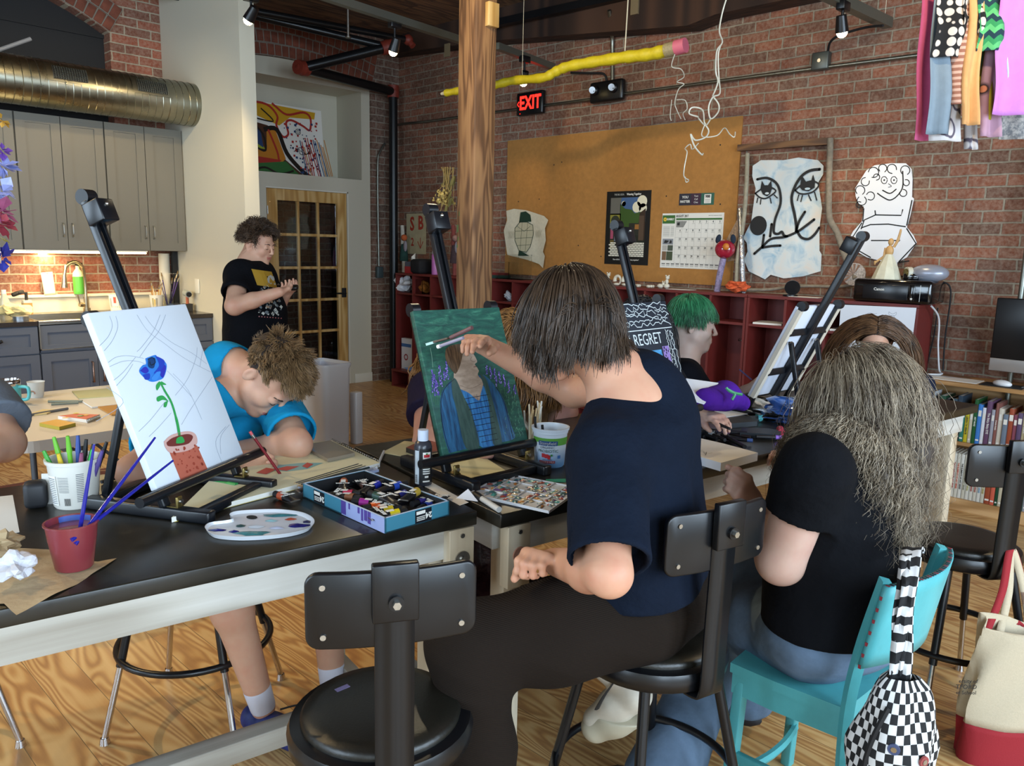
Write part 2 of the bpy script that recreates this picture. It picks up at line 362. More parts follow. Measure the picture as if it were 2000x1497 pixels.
# dark room beyond the door
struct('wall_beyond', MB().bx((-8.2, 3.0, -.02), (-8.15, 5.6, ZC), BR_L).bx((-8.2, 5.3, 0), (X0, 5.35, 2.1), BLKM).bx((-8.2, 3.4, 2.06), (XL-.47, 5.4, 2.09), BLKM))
# walls behind the camera with their windows
mb = MB(); ys = [(-2.4, -.8), (-.2, 1.4), (2.0, 3.6)]
mb.bx((3, -3.1, 0), (3.1, 5.6, .7), WHITE).bx((3, -3.1, 3.1), (3.1, 5.6, ZC), WHITE)
for a, b in ((-3.1, -2.4), (-.8, -.2), (1.4, 2.0), (3.6, 5.6)): mb.bx((3, a, .7), (3.1, b, 3.1), WHITE)
struct('wall_right', mb)
mb = MB().bx((-8.2, -3.1, 0), (3.1, -3, .7), WHITE).bx((-8.2, -3.1, 3.1), (3.1, -3, ZC), WHITE)
for a, b in ((-8.2, -5), (-3.4, -2.2), (-.6, 3.1)): mb.bx((a, -3.1, .7), (b, -3, 3.1), WHITE)
struct('wall_front', mb)
k = 1
for a, b in ys:
    struct('window_%d' % k, MB().bx((3.02, a, .7), (3.06, a+.06, 3.1), TRIMW).bx((3.02, b-.06, .7), (3.06, b, 3.1), TRIMW).bx((3.02, a, 1.86), (3.06, b, 1.92), TRIMW).bx((3.02, a, 3.04), (3.06, b, 3.1), TRIMW).bx((2.95, a-.03, .66), (3.1, b+.03, .7), TRIMW)); k += 1
for a, b in ((-5, -3.4), (-2.2, -.6)):
    struct('window_%d' % k, MB().bx((a, -3.06, .7), (a+.06, -3.02, 3.1), TRIMW).bx((b-.06, -3.06, .7), (b, -3.02, 3.1), TRIMW).bx((a, -3.06, 1.86), (b, -3.02, 1.92), TRIMW).bx((a, -3.06, 3.04), (b, -3.02, 3.1), TRIMW).bx((a-.03, -3.1, .66), (b+.03, -2.95, .7), TRIMW)); k += 1
# timber beam under the ceiling along the brick wall, dividing post
struct('trim_5', MB().prism([(-7.12, 3.47), (-5.59, 3.365), (-3.43, 3.142), (-3.2, 3.18), (3, 3.2), (3, ZC), (-7.12, ZC)], .2, TIMBER, T=Matrix(((1, 0, 0, 0), (0, 0, 1, YB-.2), (0, 1, 0, 0), (0, 0, 0, 1)))))
for i, x in enumerate((-6.1, -3.9, -1.7, .5)): struct('trim_%d' % (6+i), MB().bx((x-.04, YB-.215, 3.3), (x+.03, YB-.2, 3.42), pm('beam_block', '#7a6a4e', .8)) if i < 2 else MB().bx((x-.09, -3, ZC-.2), (x+.09, YB-.2, ZC), TIMBER))
PC = pd(926, 560, 5.55); pc = thing('wooden_post', 'thick old timber post from floor to ceiling with green paint flecks', 'post', (PC.x, PC.y, 0), radians(-3))
MB().bx((-.092, -.092, 0), (.092, .092, ZC), POST, .012).build('shaft', pc)
GRNF = pm('green_fleck', '#4d6b3a', .7)
mb = MB()
for (u, v, a, b) in ((-.075, 1.62, .012, .05), (-.07, 1.55, .008, .03), (-.06, 1.72, .006, .03), (-.08, 1.5, .01, .02)): mb.box((u, -.0925, v), (a, .001, b), GRNF)
mb.build('paint_fleck', pc)
mb = MB().box((.11, .03, 3.0), (.04, .09, .15), PINE, .003); mb.build('block', pc)
# ================================================================ along the brick wall
def BW(x, z, y=YB-.015): return Matrix(((1, 0, 0, x), (0, 0, -1, y), (0, 1, 0, z), (0, 0, 0, 1)))     # local x right, y up, z out of the brick wall
def B2(pts, x0, z0, y=YB-.02): return [(lambda p: (p.x-x0, p.z-z0))(py(a, b, y)) for a, b in pts]
INK = pm('ink_black', '#121214', .6); PAPER = pm('paper', '#e4e2da', .7); PAPERB = pm('paper_cool', '#dfe3ea', .7)
def cubby(x0, n, w, name, label, hooks=True):
    T = thing(name, label, 'cubby shelf', (x0, 5.2, 0), 0, 'red cubby units along the brick wall'); W = n*w; t = .018; D = .29
    mb = MB().bx((0, 0, 1.187), (W, D+.02, 1.207), CRED).bx((0, .005, .985), (W, D, 1.003), CRED).bx((0, D-.01, .18), (W, D, 1.19), CREDI)
    for i in range(n+1): mb.bx((min(max(i*w-t/2, 0), W-t), 0, .18), (min(max(i*w-t/2, 0), W-t)+t, D, 1.19), CRED)
    mb.build('carcass', T)
    b = MB().bx((0, -.06, .165), (W, D, .185), CRED).bx((0, -.05, 0), (W, D, .012), CRED).bx((0, D-.01, 0), (W, D, .17), CRED)
    for i in range(n+1): b.bx((min(max(i*w-t/2, 0), W-t), -.055, 0), (min(max(i*w-t/2, 0), W-t)+t, D, .17), CRED)
    b.build('bench_base', T)
    for i in range(n):
        x = (i+.5)*w
        MB().tube(curve([(x-.03, D-.03, .86), (x-.022, D-.055, .845), (x, D-.03, .85), (x+.022, D-.055, .845), (x+.03, D-.03, .86)], 4), .004, STEEL, 6).cyl((x, D-.012, .85), (x, D-.03, .85), .008, STEEL, n=8).build('coat_hook', T)
    return T
cubby(-6.78, 5, .287, 'cubby_unit', 'dark red cubby unit left of the timber post beside the black pipe')
cubby(-5.34, 9, .29, 'cubby_unit', 'long dark red cubby unit under the cork board')
cubby(-2.725, 4, .284, 'cubby_unit', 'dark red cubby unit under the black printer')
# pinboard
CORK = pm('cork', '#a9763a', .85, var=.1, vs=25, bump=.15, bs=200)
T = thing('bulletin_board', 'large tan cork bulletin board on the brick wall', 'board', T=BW(-5.45, 1.245, YB-.001))
MB().prism([(0, 0), (2.425, 0), (2.42, 1.245), (0, 1.245)], .014, CORK).build('panel', T)
mb = MB()
for i in range(14): mb.disc((random.uniform(.1, 2.3), random.uniform(.1, 1.2)), .006, .0145, INK)
mb.build('pin_hole', T)['kind'] = 'stuff'
# poster
T = thing('poster', 'black framed poster of castle, hills and clouds on the cork board', 'poster', T=BW(-4.02, 1.68))
C = lambda h: pm('p'+h, h, .45)
mb = MB().bx((-.225, -.303, 0), (.225, .303, .003), C('#111211')); z = .0034
X = lambda *p: [(a, b) for a, b in p]
mb.flat(X((-.18, -.24), (.18, -.24), (.18, .25), (-.18, .25)), z, C('#24281f')); z += .0004
mb.flat(X((-.08, .05), (.18, .05), (.18, .25), (-.08, .25)), z, C('#4a6792')); z += .0004
mb.disc((.14, .215), .05, z, C('#e8e2c6')); mb.disc((.09, .17), .045, z, C('#e8e2c6')); mb.disc((.15, .16), .04, z, C('#e8e2c6')); mb.disc((-.045, .2), .022, z, C('#e8e2c6')); mb.disc((-.035, .19), .03, z, C('#4a6792')); z += .0004
mb.flat(X((-.08, .2), (-.03, .16), (.04, .15), (.07, .12), (.18, .14), (.18, .02), (-.08, .0)), z, C('#3e5a28')); mb.flat(X((.12, .12), (.18, .16), (.18, -.1), (.11, -.05)), z+.0004, C('#3a2b20'))
mb.flat(X((-.18, .11), (-.08, .11), (-.07, .25), (-.18, .25)), z, C('#6b6a62')); mb.flat(X((-.18, .0), (-.07, .0), (-.07, .12), (-.18, .12)), z, C('#8f8a3c')); mb.disc((-.125, .06), .045, z+.0004, C('#33382c'))
mb.flat(X((-.18, .0), (-.08, .0), (-.08, .035), (-.18, .035)), z+.0008, C('#8c8f8a')); z += .0012
for i, (a, b, w_, h_, c) in enumerate(((-.17, -.09, .03, .09, '#a8506a'), (-.13, -.11, .06, .1, '#6a7480'), (-.12, -.02, .04, .05, '#c69a3c'), (.02, -.06, .1, .1, '#2d2f28'), (.12, -.1, .05, .2, '#574536'), (.08, -.01, .04, .04, '#9c6a34'), (.0, -.1, .05, .1, '#b8bdc6'), (-.17, -.17, .04, .07, '#6a5a2c'))):
    mb.flat(X((a, b), (a+w_, b), (a+w_, b+h_), (a, b+h_)), z, C(c)); z += .0003
for r in range(8):
    for k in range(11):
        if 2 <= k <= 3 and r > 4: continue
        a = -.18+k*.033+(r % 2)*.016; mb.flat(X((a, -.235+r*.015), (min(a+.03, .18), -.235+r*.015), (min(a+.03, .18), -.224+r*.015), (a, -.224+r*.015)), z, C('#e5e2d2'))
mb.text('THE BIG IDEA:', .022, C('#b9b9b2'), T=Matrix.Translation((-.095, .275, .0036)), sx=.75).text('Weaving Together', .024, C('#e8e6de'), T=Matrix.Translation((.055, .276, .0036)), bold=.0006, sx=.8)
mb.text('How did the artist show weaving together?', .018, C('#e8e6de'), T=Matrix.Translation((0, -.262, .0036)), sx=.85)
mb.build('print', T)
# wall calendar
T = thing('wall_calendar', 'white wall calendar with green header on the cork board', 'calendar', T=BW(-3.40, 1.58))
mb = MB().bx((-.275, -.215, 0), (.275, .215, .004), PAPER); z = .0044; G = C('#3c6b33'); GR = C('#8d8d88'); D2 = C('#2a2a2a')
mb.flat(X((-.272, .135), (-.155, .135), (-.155, .2), (-.272, .2)), z, G)
for k in range(8): a = 2*pi*k/8; mb.disc((-.248+.012*cos(a), .168+.012*sin(a)), .005, z+.0003, C('#e8c33c'), 6)
mb.disc((-.248, .168), .011, z+.0004, C('#e8c33c')).disc((-.248, .168), .005, z+.0006, G).text('SUNBELT', .021, PAPER, T=Matrix.Translation((-.198, .168, z)), bold=.0008, sx=.8)
mb.text('AUGUST 2017', .026, D2, T=Matrix.Translation((-.09, .192, z)), bold=.0006, sx=.7).bx((-.145, .162, z-.0003), (.262, .176, z), G).text('your local equipment rental', .01, GR, T=Matrix.Translation((.2, .195, z)))
gx, gy, gw, gh = -.145, .16, .058, .067
for i in range(8): mb.stroke([(gx+i*gw, gy), (gx+i*gw, gy-5*gh)], .0012, z, GR)
for j in range(6): mb.stroke([(gx, gy-j*gh), (gx+7*gw, gy-j*gh)], .0012, z, GR)
for d_ in range(1, 32):
    k = d_+1; i, j = k % 7, k//7
    mb.text(str(d_), .022, D2, T=Matrix.Translation((gx+i*gw+.042, gy-j*gh-.012, z)), bold=.0005, sx=.85).flat(X((gx+i*gw+.03, gy-j*gh-.027), (gx+i*gw+.055, gy-j*gh-.027), (gx+i*gw+.055, gy-j*gh-.025), (gx+i*gw+.03, gy-j*gh-.025)), z, GR)
mb.flat(X((gx+.004, gy-.055), (gx+.07, gy-.055), (gx+.1, gy-.006), (gx+.004, gy-.006)), z, GR).flat(X((gx+.012, gy-.04), (gx+.035, gy-.04), (gx+.035, gy-.015), (gx+.012, gy-.02)), z+.0003, D2)
for k in range(9): mb.stroke([(-.262, .11-k*.009), (-.2, .11-k*.009)], .0025, z, GR).stroke([(-.19, .11-k*.009), (-.16, .11-k*.009)], .0025, z, GR)
mb.sph((0, 0, 0), .0001, GR, 4)
for (a, b, w_, h_, c) in ((-.262, -.03, .1, .045, '#8c9096'), (-.262, -.08, .045, .045, '#b5b2ac'), (-.212, -.08, .05, .045, '#4c5548'), (-.262, -.155, .04, .07, '#7a5e44'), (-.22, -.155, .058, .07, '#46513a')): mb.flat(X((a, b), (a+w_, b), (a+w_, b+h_), (a, b+h_)), z, C(c))
mb.flat(X((-.25, -.02), (-.22, -.02), (-.2, 0), (-.24, .005)), z+.0003, D2).flat(X((-.2, -.022), (-.175, -.02), (-.175, .0), (-.19, .005)), z+.0003, D2)
for k in range(12): mb.stroke([(-.26+k*.044, -.182), (-.228+k*.044, -.182)], .006, z, D2); [mb.stroke([(-.26+k*.044, -.19-q*.005), (-.228+k*.044, -.19-q*.005)], .0018, z, GR) for q in range(3)]
mb.build('sheet', T)
# YOU MATTER banner
T = thing('banner_card', 'small three-panel YOU MATTER card pinned above the calendar', 'sign', T=BW(-3.375, 1.90))
mb = MB().bx((-.155, -.045, 0), (-.047, .045, .002), C('#2b2b36')).bx((-.047, -.045, 0), (.042, .045, .002), C('#3c2638')).bx((.042, -.045, 0), (.155, .045, .002), C('#2f5f4e'))
mb.text('YOU', .026, PAPER, T=Matrix.Translation((-.1, .017, .0022)), bold=.0008).text('MATTER', .026, PAPER, T=Matrix.Translation((-.1, -.017, .0022)), bold=.0008, sx=.9)
for k, s_ in enumerate(('Text', 'Call', 'Chat')): mb.text(s_, .019, PAPER, T=Matrix.Translation((-.002, .024-k*.024, .0022)))
mb.bx((.07, -.033, .002), (.13, .035, .0025), PAPER).text('988', .028, INK, T=Matrix.Translation((.1, .018, .0027)), bold=.001)
for k in range(3): mb.stroke([(.078, -.004-k*.01), (.122, -.004-k*.01)], .003, .0027, GR)
mb.build('card', T)
# turtle cloth, face cloth, curly cutout, SB sign
CLOTH = pm('raw_cloth', '#cfc6ad', .9, var=.06, vs=40, bump=.3, bs=300)
def wavy(mb, pts, m, amp=.012, z0=.004, n=22, T=None):
    """a hanging cloth with a ragged outline: dense grid clipped to the outline and gently buckled"""
    xs = [p[0] for p in pts]; ys = [p[1] for p in pts]
    b = bmesh.new(); vs = [b.verts.new((p[0], p[1], 0)) for p in pts]; b.faces.new(vs)
    for ax, lo, hi in ((0, min(xs), max(xs)), (1, min(ys), max(ys))):
        for k in range(1, n):
            v = lo+(hi-lo)*k/n; co = (v, 0, 0) if ax == 0 else (0, v, 0); no = (1, 0, 0) if ax == 0 else (0, 1, 0)
            bmesh.ops.bisect_plane(b, geom=b.verts[:]+b.edges[:]+b.faces[:], plane_co=co, plane_no=no)
    for v in b.verts: v.co.z = z0+amp*(.5+.5*sin(v.co.x*31+1.3*sin(v.co.y*9)))*(.4+.6*abs(sin(v.co.y*6+2)))
    return mb.bm(b, m, True, T)
cx, cz = -5.19, 1.6
o = B2([(988, 412), (1003, 408), (1028, 411), (1062, 422), (1070, 430), (1064, 446), (1066, 470), (1060, 492), (1064, 500), (1060, 524), (1052, 516), (1030, 508), (990, 498), (985, 465), (983, 450), (990, 430)], cx, cz, 5.48)
T = thing('turtle_cloth', 'cream cloth with a dark green turtle drawing hung on the cork board', 'wall hanging', T=BW(cx, cz, 5.49))
wavy(MB(), o, CLOTH, .006).build('cloth', T)
mb = MB(); z = .012; GN = C('#1f3a2c'); TL = C('#8f8a6c')
mb.flat(B2([(1014, 435), (1017, 415), (1027, 413), (1036, 420), (1038, 433)], cx, cz, 5.48), z, GN).flat(B2([(1012, 500), (1014, 489), (1024, 494), (1034, 500)], cx, cz, 5.48), z, GN)
sh = B2([(1006, 446), (1016, 434), (1030, 434), (1041, 440), (1042, 458), (1036, 482), (1028, 493), (1014, 490), (1006, 470)], cx, cz, 5.48)
mb.stroke(sh+[sh[0]], .006, z, GN).flat(sh, z-.001, pm('shell', '#b9b193', .9))
for a, b in (((1006, 452), (1041, 450)), ((1006, 466), (1040, 464)), ((1010, 480), (1037, 478)), ((1020, 435), (1016, 490)), ((1031, 435), (1026, 492)), ((1010, 442), (1024, 452)), ((1036, 442), (1024, 452))): mb.stroke(B2([a, b], cx, cz, 5.48), .003, z, GN)
for s_ in ((993, 452), (1045, 450)):
    for k in range(4): mb.stroke(B2([(s_[0]+k*3, s_[1]), (s_[0]+k*3+4, s_[1]+14)], cx, cz, 5.48), .0018, z, TL).stroke(B2([(s_[0]+k*3+4, s_[1]), (s_[0]+k*3, s_[1]+14)], cx, cz, 5.48), .0018, z, TL)
mb.build('turtle_drawing', T)
n_ = NT('face_cloth'); nz = n_.noise(n_.co(), 7, 5, .6, .8); n_.set(Base__Color=n_.ramp(nz.outputs[0], ((.3, '#8fb2c8'), (.5, '#cdd6d8'), (.7, '#d8d3cc'))), Roughness=.85); n_.bump(nz.outputs[0], .2); FCL = n_.m
cx, cz = -2.65, 1.75
fo = [(1470, 324), (1486, 313), (1530, 313), (1560, 308), (1598, 313), (1609, 324), (1608, 341), (1598, 357), (1606, 407), (1601, 447), (1601, 490), (1605, 497), (1603, 530), (1569, 540), (1531, 544), (1505, 537), (1494, 546), (1483, 540), (1462, 530), (1453, 508), (1460, 492), (1459, 475), (1452, 465), (1467, 433), (1472, 398), (1476, 368), (1469, 344)]
T = thing('face_painting', 'pale blue cloth painted with a bold black face, hung on the brick', 'painting', T=BW(cx, cz))
wavy(MB(), B2(fo, cx, cz), FCL, .006).build('cloth', T)
def SK(mb, pts, w=.018, z=.0125, cx=cx, cz=cz, cl=False, sm=True):
    q = B2(pts, cx, cz); q = [(p.x, p.y) for p in curve([(a, b, 0) for a, b in q], 5)] if sm else q
    mb.stroke(q, w, z, INK).disc(q[0], w/2, z, INK, 10).disc(q[-1], w/2, z, INK, 10)
mb = MB()
SK(mb, [(1480, 350.6), (1499, 348), (1516, 357), (1524, 374), (1525, 399), (1515, 428), (1512, 449), (1514, 456), (1521, 457), (1528, 453), (1532, 460), (1538, 462)])
SK(mb, [(1602, 331), (1582, 334), (1565, 346), (1552, 368), (1547, 390), (1553, 420), (1556, 440), (1556, 452)], .02)
SK(mb, [(1474, 496), (1490, 482), (1507, 467), (1534, 463), (1558, 453), (1574, 442), (1591, 429)]); SK(mb, [(1493, 459), (1490, 481)]); SK(mb, [(1508, 438), (1505, 462)]); SK(mb, [(1573, 414), (1562, 432), (1557, 448)]); SK(mb, [(1558, 452), (1566, 464), (1580, 467), (1592, 458), (1601, 445)]); SK(mb, [(1490, 484), (1508, 481), (1525, 480)])
for e in ([(1476, 378), (1491, 368), (1505, 366), (1516, 373), (1507, 382), (1496, 388), (1485, 386), (1476, 378)], [(1554, 372), (1568, 360), (1587, 354), (1600, 361), (1590, 374), (1575, 379), (1562, 378), (1554, 372)]): SK(mb, e, .011)
mb.flat(B2([(1486, 370), (1489, 353), (1494, 362), (1501, 362), (1507, 353), (1509, 368), (1505, 379), (1499, 384), (1491, 380)], cx, cz), .0128, INK).flat(B2([(1563, 366), (1567, 343), (1575, 355), (1585, 354), (1589, 341), (1593, 354), (1592, 367), (1580, 374), (1568, 372)], cx, cz), .0128, INK)
mb.disc(B2([(1499, 378)], cx, cz)[0], .016, .0131, FCL, r2=.008).disc(B2([(1578, 369)], cx, cz)[0], .02, .0131, FCL, r2=.008)
for a, b in (((1481, 387), (1479, 396)), ((1487, 390), (1486, 399)), ((1505, 387), (1507, 397)), ((1513, 381), (1519, 387)), ((1561, 381), (1558, 392)), ((1568, 382), (1565, 394)), ((1580, 381), (1585, 392)), ((1592, 376), (1596, 391))): SK(mb, [a, b], .008, sm=False)
c_ = B2([(1482, 441)], cx, cz)[0]; mb.disc(c_, .066, .0126, INK, 24, r2=.07)
mb.build('painted_face', T)
cx2, cz2 = -1.95, 1.7
co_ = [(1670, 368), (1678, 355), (1692, 333), (1708, 323), (1740, 319), (1769, 319), (1780, 330), (1782, 350), (1781, 385), (1785, 388), (1778, 420), (1771, 444), (1784, 460), (1790, 474), (1771, 503), (1752, 513), (1752, 545), (1735, 545), (1720, 510), (1693, 503), (1652, 479), (1666, 452), (1683, 433), (1687, 404), (1676, 399), (1671, 383)]
T = thing('cutout_drawing', 'white paper cutout of a curly haired figure taped to the brick wall', 'drawing', T=BW(cx2, cz2))
MB().prism(B2(co_, cx2, cz2), .004, PAPERB).build('paper', T)
mb = MB(); sk = lambda p, w=.008, sm=True: SK(mb, p, w, .0045, cx2, cz2, sm=sm)
for (x, y, r) in ((1680, 372, 9), (1690, 355, 8), (1706, 337, 10), (1724, 329, 8), (1742, 330, 9), (1768, 333, 9), (1683, 392, 9), (1700, 383, 8), (1764, 377, 7), (1770, 357, 6), (1678, 400, 6), (1712, 346, 6)):
    sk([(x+r*cos(t), y+r*sin(t)) for t in [k*.7+x for k in range(8)]], .006)
sk([(1763, 335), (1763, 365), (1752, 383), (1738, 391), (1724, 385), (1714, 378)]); sk([(1724, 372), (1738, 378), (1750, 370)]); sk([(1735, 366), (1741, 364), (1735, 359)], .004)
for x in (1727, 1746): sk([(x+6*cos(k), 352+7*sin(k)) for k in range(7)], .005); mb.disc(B2([(x, 352)], cx2, cz2)[0], .006, .0046, INK)
for p in ([(1687, 408), (1685, 432)], [(1781, 392), (1771, 440)], [(1682, 447), (1688, 430), (1710, 420), (1760, 421), (1763, 410)], [(1683, 445), (1700, 439), (1735, 438), (1768, 443)], [(1771, 447), (1789, 476), (1756, 511)], [(1683, 436), (1656, 478), (1700, 503)], [(1702, 470), (1758, 470), (1735, 488)], [(1709, 412), (1710, 420)], [(1756, 513), (1775, 510)], [(1742, 540), (1765, 540)]): sk(p, sm=False)
mb.build('ink_lines', T)
T = thing('stencil_sign', 'cream paper sign stencilled SB 2 with a red arrow', 'sign', T=BW(-6.81, 1.62))
SIGNC = pm('sign_cream', '#a69c7c', .8, var=.1, vs=12); RD = C('#9c3324')
MB().bx((-.165, -.215, 0), (.165, .215, .004), SIGNC).text('S', .2, RD, T=Matrix.Translation((-.065, .1, .005)), bold=.006, sx=.8).text('B', .2, RD, T=Matrix.Translation((.08, .11, .005)), bold=.006, sx=.8).text('2', .12, RD, T=Matrix.Translation((-.06, -.09, .005)), bold=.003, sx=.8)\
    .stroke([(.075, -.04), (.075, -.15)], .01, .005, RD).stroke([(.03, -.08), (.075, -.155), (.12, -.08)], .012, .005, RD).build('paper', T)
# dowel above the face painting and leaning branches, strings
tag(MB().bx((-3.03, YB-.06, 2.235), (-2.33, YB-.02, 2.28), grain('slat', ('#7a5430', '#5e3d22', '#432a17'), 'X')).build('batten'), 'brown wooden slat on the brick wall above the face painting', 'slat')
BARK = pm('bark', '#7c7365', .8, var=.25, vs=30, bump=.5, bs=60)
def limb(name, label, cat, pts, r, m, group=None, n=8):
    return MB().tube(curve([py(a, b, y) for a, b, y in pts], 6), r, m, n).build(name, None, label, cat, group)
limb('bent_branch', 'bare grey branch bending down the brick wall between face painting and cutout', 'branch', [(1622, 270, 5.47), (1620, 330, 5.47), (1619, 370, 5.46), (1620, 425, 5.45), (1635, 455, 5.45), (1650, 500, 5.44), (1662, 525, 5.42), (1672, 545, 5.4)], .022, BARK)
limb('bent_branch', 'slim pale branch standing left of the face painting', 'branch', [(1438, 575, 5.38), (1441, 500, 5.4), (1451, 440, 5.43), (1457, 380, 5.45), (1460, 300, 5.47)], .016, pm('bark_pale', '#98907c', .8, var=.2, vs=30, bump=.4))
limb('bent_branch', 'thin branch lying along the top of the red cubbies', 'branch', [(1455, 566, 5.33), (1500, 566, 5.35), (1535, 562, 5.38), (1580, 559, 5.42), (1640, 560, 5.44), (1668, 555, 5.45)], .011, BARK)
FOIL = pm('foil', '#b9b9bd', .25, 1., bump=1., bs=40)
limb('foil_stick', 'foil wrapped stick leaning by the face painting', 'stick', [(1453, 578, 5.36), (1450, 540, 5.38), (1449, 500, 5.4), (1447, 450, 5.43), (1445, 408, 5.46)], .02, FOIL)
T = thing('rag_doll_puppet', 'puppet with glossy red round head and dark ears on a patterned stick', 'puppet', py(1400, 575, 5.34)); o_ = T.location
P_ = lambda a, b, y=5.36: py(a, b, y)-Vector(o_)
MB().tube([P_(1400, 572), P_(1405, 540), P_(1413, 505)], .024, pm('pattern_lilac', '#8d82a0', .8, var=.5, vs=45)).build('stick', T)
MB().sph(P_(1416, 487), (.078, .07, .07), pm('glossy_red', '#a01f36', .12, coat=1., var=.3, vs=12), 20).build('head', T)
MB().sph(P_(1418, 482, 5.29), (.026, .014, .026), pm('orange_eye', '#c9752b', .3)).build('nose', T)
for a in (1403, 1432): MB().sph(P_(a, 467), (.022, .01, .035), pm('felt_navy', '#1c2a3c', .9), 10, rot=(0, .3 if a < 1410 else -.2, 0)).build('ear', T)
wv = MB(); wavy(wv, B2([(1446, 430), (1424, 468), (1436, 490), (1425, 512), (1446, 508), (1452, 440)], P_(1416, 487).x+o_[0]*0+T.location.x, T.location.z, 5.42), pm('net_cloth', '#94795f', .9, var=.4, vs=60), .01, T=Matrix(((1, 0, 0, 0), (0, 0, -1, .1), (0, 1, 0, 0), (0, 0, 0, 1)))); wv.build('scarf', T)
# things on top of the cubbies
def lump(name, label, cat, c, r, m, seed=0, amp=.3, n=20, group=None, flat=True, parent=None):
    rnd = random.Random(seed); b = bmesh.new(); bmesh.ops.create_icosphere(b, subdivisions=3, radius=1)
    ph = [Vector((rnd.uniform(-3, 3), rnd.uniform(-3, 3), rnd.uniform(-3, 3))) for _ in range(6)]
    for v in b.verts:
        k = 1+amp*sum(sin(v.co.dot(p)*2+i)*.35 for i, p in enumerate(ph)); v.co = Vector((v.co.x*r[0]*k, v.co.y*r[1]*k, v.co.z*r[2]*k))
    zmin = min(v.co.z for v in b.verts)
    for v in b.verts: v.co.z -= zmin
    return MB().bm(b, m, not flat).build(name, parent, label, cat, group, loc=c)
WCLAY = pm('white_clay', '#d8d2c0', .7, bump=.2, bs=80)
zt = 1.207
ZT = lambda a, y=5.33: Vector((py(a, 560, y).x, y, zt))
fg = 'white clay figures on top of the red cubbies'
def clay(p, kind, label):
    T = thing('clay_figure', label, 'clay figure', p, 0, fg); mb = MB(); r = random.Random(int(p[0]*1000))
    if kind == 0: mb.sph((0, 0, .02), (.025, .02, .02), WCLAY, 12).sph((0, 0, .055), (.014, .013, .02), WCLAY, 12).sph((.004, 0, .085), .016, WCLAY, 12).sph((-.01, 0, .1), .007, WCLAY, 8).sph((.016, 0, .1), .007, WCLAY, 8)
    if kind == 1: mb.tube([(.03*cos(t), 0, .045+.035*sin(t)) for t in [k*.5-1 for k in range(10)]], [.006+.0012*k for k in range(10)], WCLAY, 10).sph((-.01, 0, .012), (.03, .02, .012), WCLAY, 12)
    if kind == 2: mb.sph((0, 0, .018), (.03, .018, .018), WCLAY, 12).sph((.026, 0, .034), .014, WCLAY, 10); [mb.sph((.026+a, 0, .05), (.005, .004, .01), WCLAY, 8) for a in (-.008, .008)]
    if kind == 3: [mb.sph((r.uniform(-.03, .03), r.uniform(-.02, .02), .01), .012, WCLAY, 8) for _ in range(5)]
    mb.build('body', T)
for a, k, l in ((1083, 0, 'small white clay figure just right of the dark haired painter, on the cubbies'), (1120, 3, 'low cluster of white clay pellets on the cubbies'), (1187, 0, 'standing white clay animal with two ears left of the easel mast'), (1206, 1, 'thin white clay ring shape beside the easel mast'), (1222, 1, 'thick curled white clay horn shape by the easel mast'), (1268, 3, 'white clay pieces in a small heap right of the easel mast'), (1290, 2, 'white clay rabbit-like figure on the cubbies above the green hair'), (1302, 0, 'pale clay figure with raised ears next to the clay rabbit'), (1160, 2, 'low white clay animal above the dark haired painter'), (1248, 3, 'scatter of tiny clay bits behind the easel mast')): clay(ZT(a), k, l)
lump('crepe_flower', 'crumpled orange tissue flower on top of the red cubbies', 'paper flower', ZT(1438, 5.3)-Vector((0, 0, 0)), (.075, .05, .035), pm('orange_tissue', '#c9562a', .8, var=.3, vs=30), 5, .5)
T = thing('round_compact', 'open round black compact case on the cubbies', 'compact', ZT(1545, 5.3)); MB().cyl((0, 0, 0), (0, 0, .012), .05, BLACK).build('base', T); MB().box((0, .02, .055), (.001, .001, .001), BLACK).cyl((-.01, .045, .06), (-.006, .035, .058), .052, BLACK).build('lid', T)
for k, (a, l) in enumerate(((1575, 'loose white sheet lying on the cubbies by the compact case'), (1330, 'flat white sheet on the cubbies above the green hair'))): MB().bx((-.1, -.05, 0), (.1, .06, .002), PAPER).build('paper_sheet', None, l, 'paper', loc=ZT(a, 5.3)-Vector((0, 0, -.001)), rotz=.1)
T = thing('fabric_rosette', 'round patterned fabric rosette with a brown bow by the printer', 'rosette', T=BW(*(lambda p: (p.x, p.z))(py(1669, 536, 5.4)), 5.4))
mb = MB(); mb.cyl((0, 0, 0), (0, 0, .012), .075, pm('speckle', '#b5aca6', .9, var=.5, vs=90), n=18).build('disc', T); mb = MB()
for k in range(7): t = k*.45+1; mb.flat([(0, 0), (.07*cos(t), .07*sin(t)), (.07*cos(t+.22), .07*sin(t+.22))], .015+.002*k, pm('bow_brown', '#8c6a56', .8))
mb.build('bow', T)
# printer with lamp cowl and mannequin
T = thing('printer', 'black inkjet printer on top of the right hand cubbies', 'printer', (-1.99, 5.19, zt)); GB = pm('gloss_black', '#0b0b0d', .12, coat=.5)
MB().box((.23, .14, .075), (.47, .28, .145), GB, .022).build('body', T)
MB().bx((.06, -.004, .025), (.33, .003, .115), pm('tray_black', '#14161a', .25), .003).build('front_tray', T)
MB().bx((.34, -.006, .02), (.37, .003, .12), GB, .002).bx((.4, -.003, .02), (.402, .002, .12), STEEL).build('control_panel', T)
MB().text('Canon', .024, PAPER, T=Matrix.Translation((.16, -.006, .085)) @ Matrix.Rotation(pi/2, 4, 'X'), bold=.0004).box((.355, -.007, .035), (.012, .001, .01), PAPER).build('lettering', T)
T = thing('artist_mannequin', 'wooden artist mannequin with raised arm in a pale paper dress on the printer', 'mannequin', (-1.83, 5.3, zt+.147)); WD = pm('mannequin_wood', '#c39a63', .45)
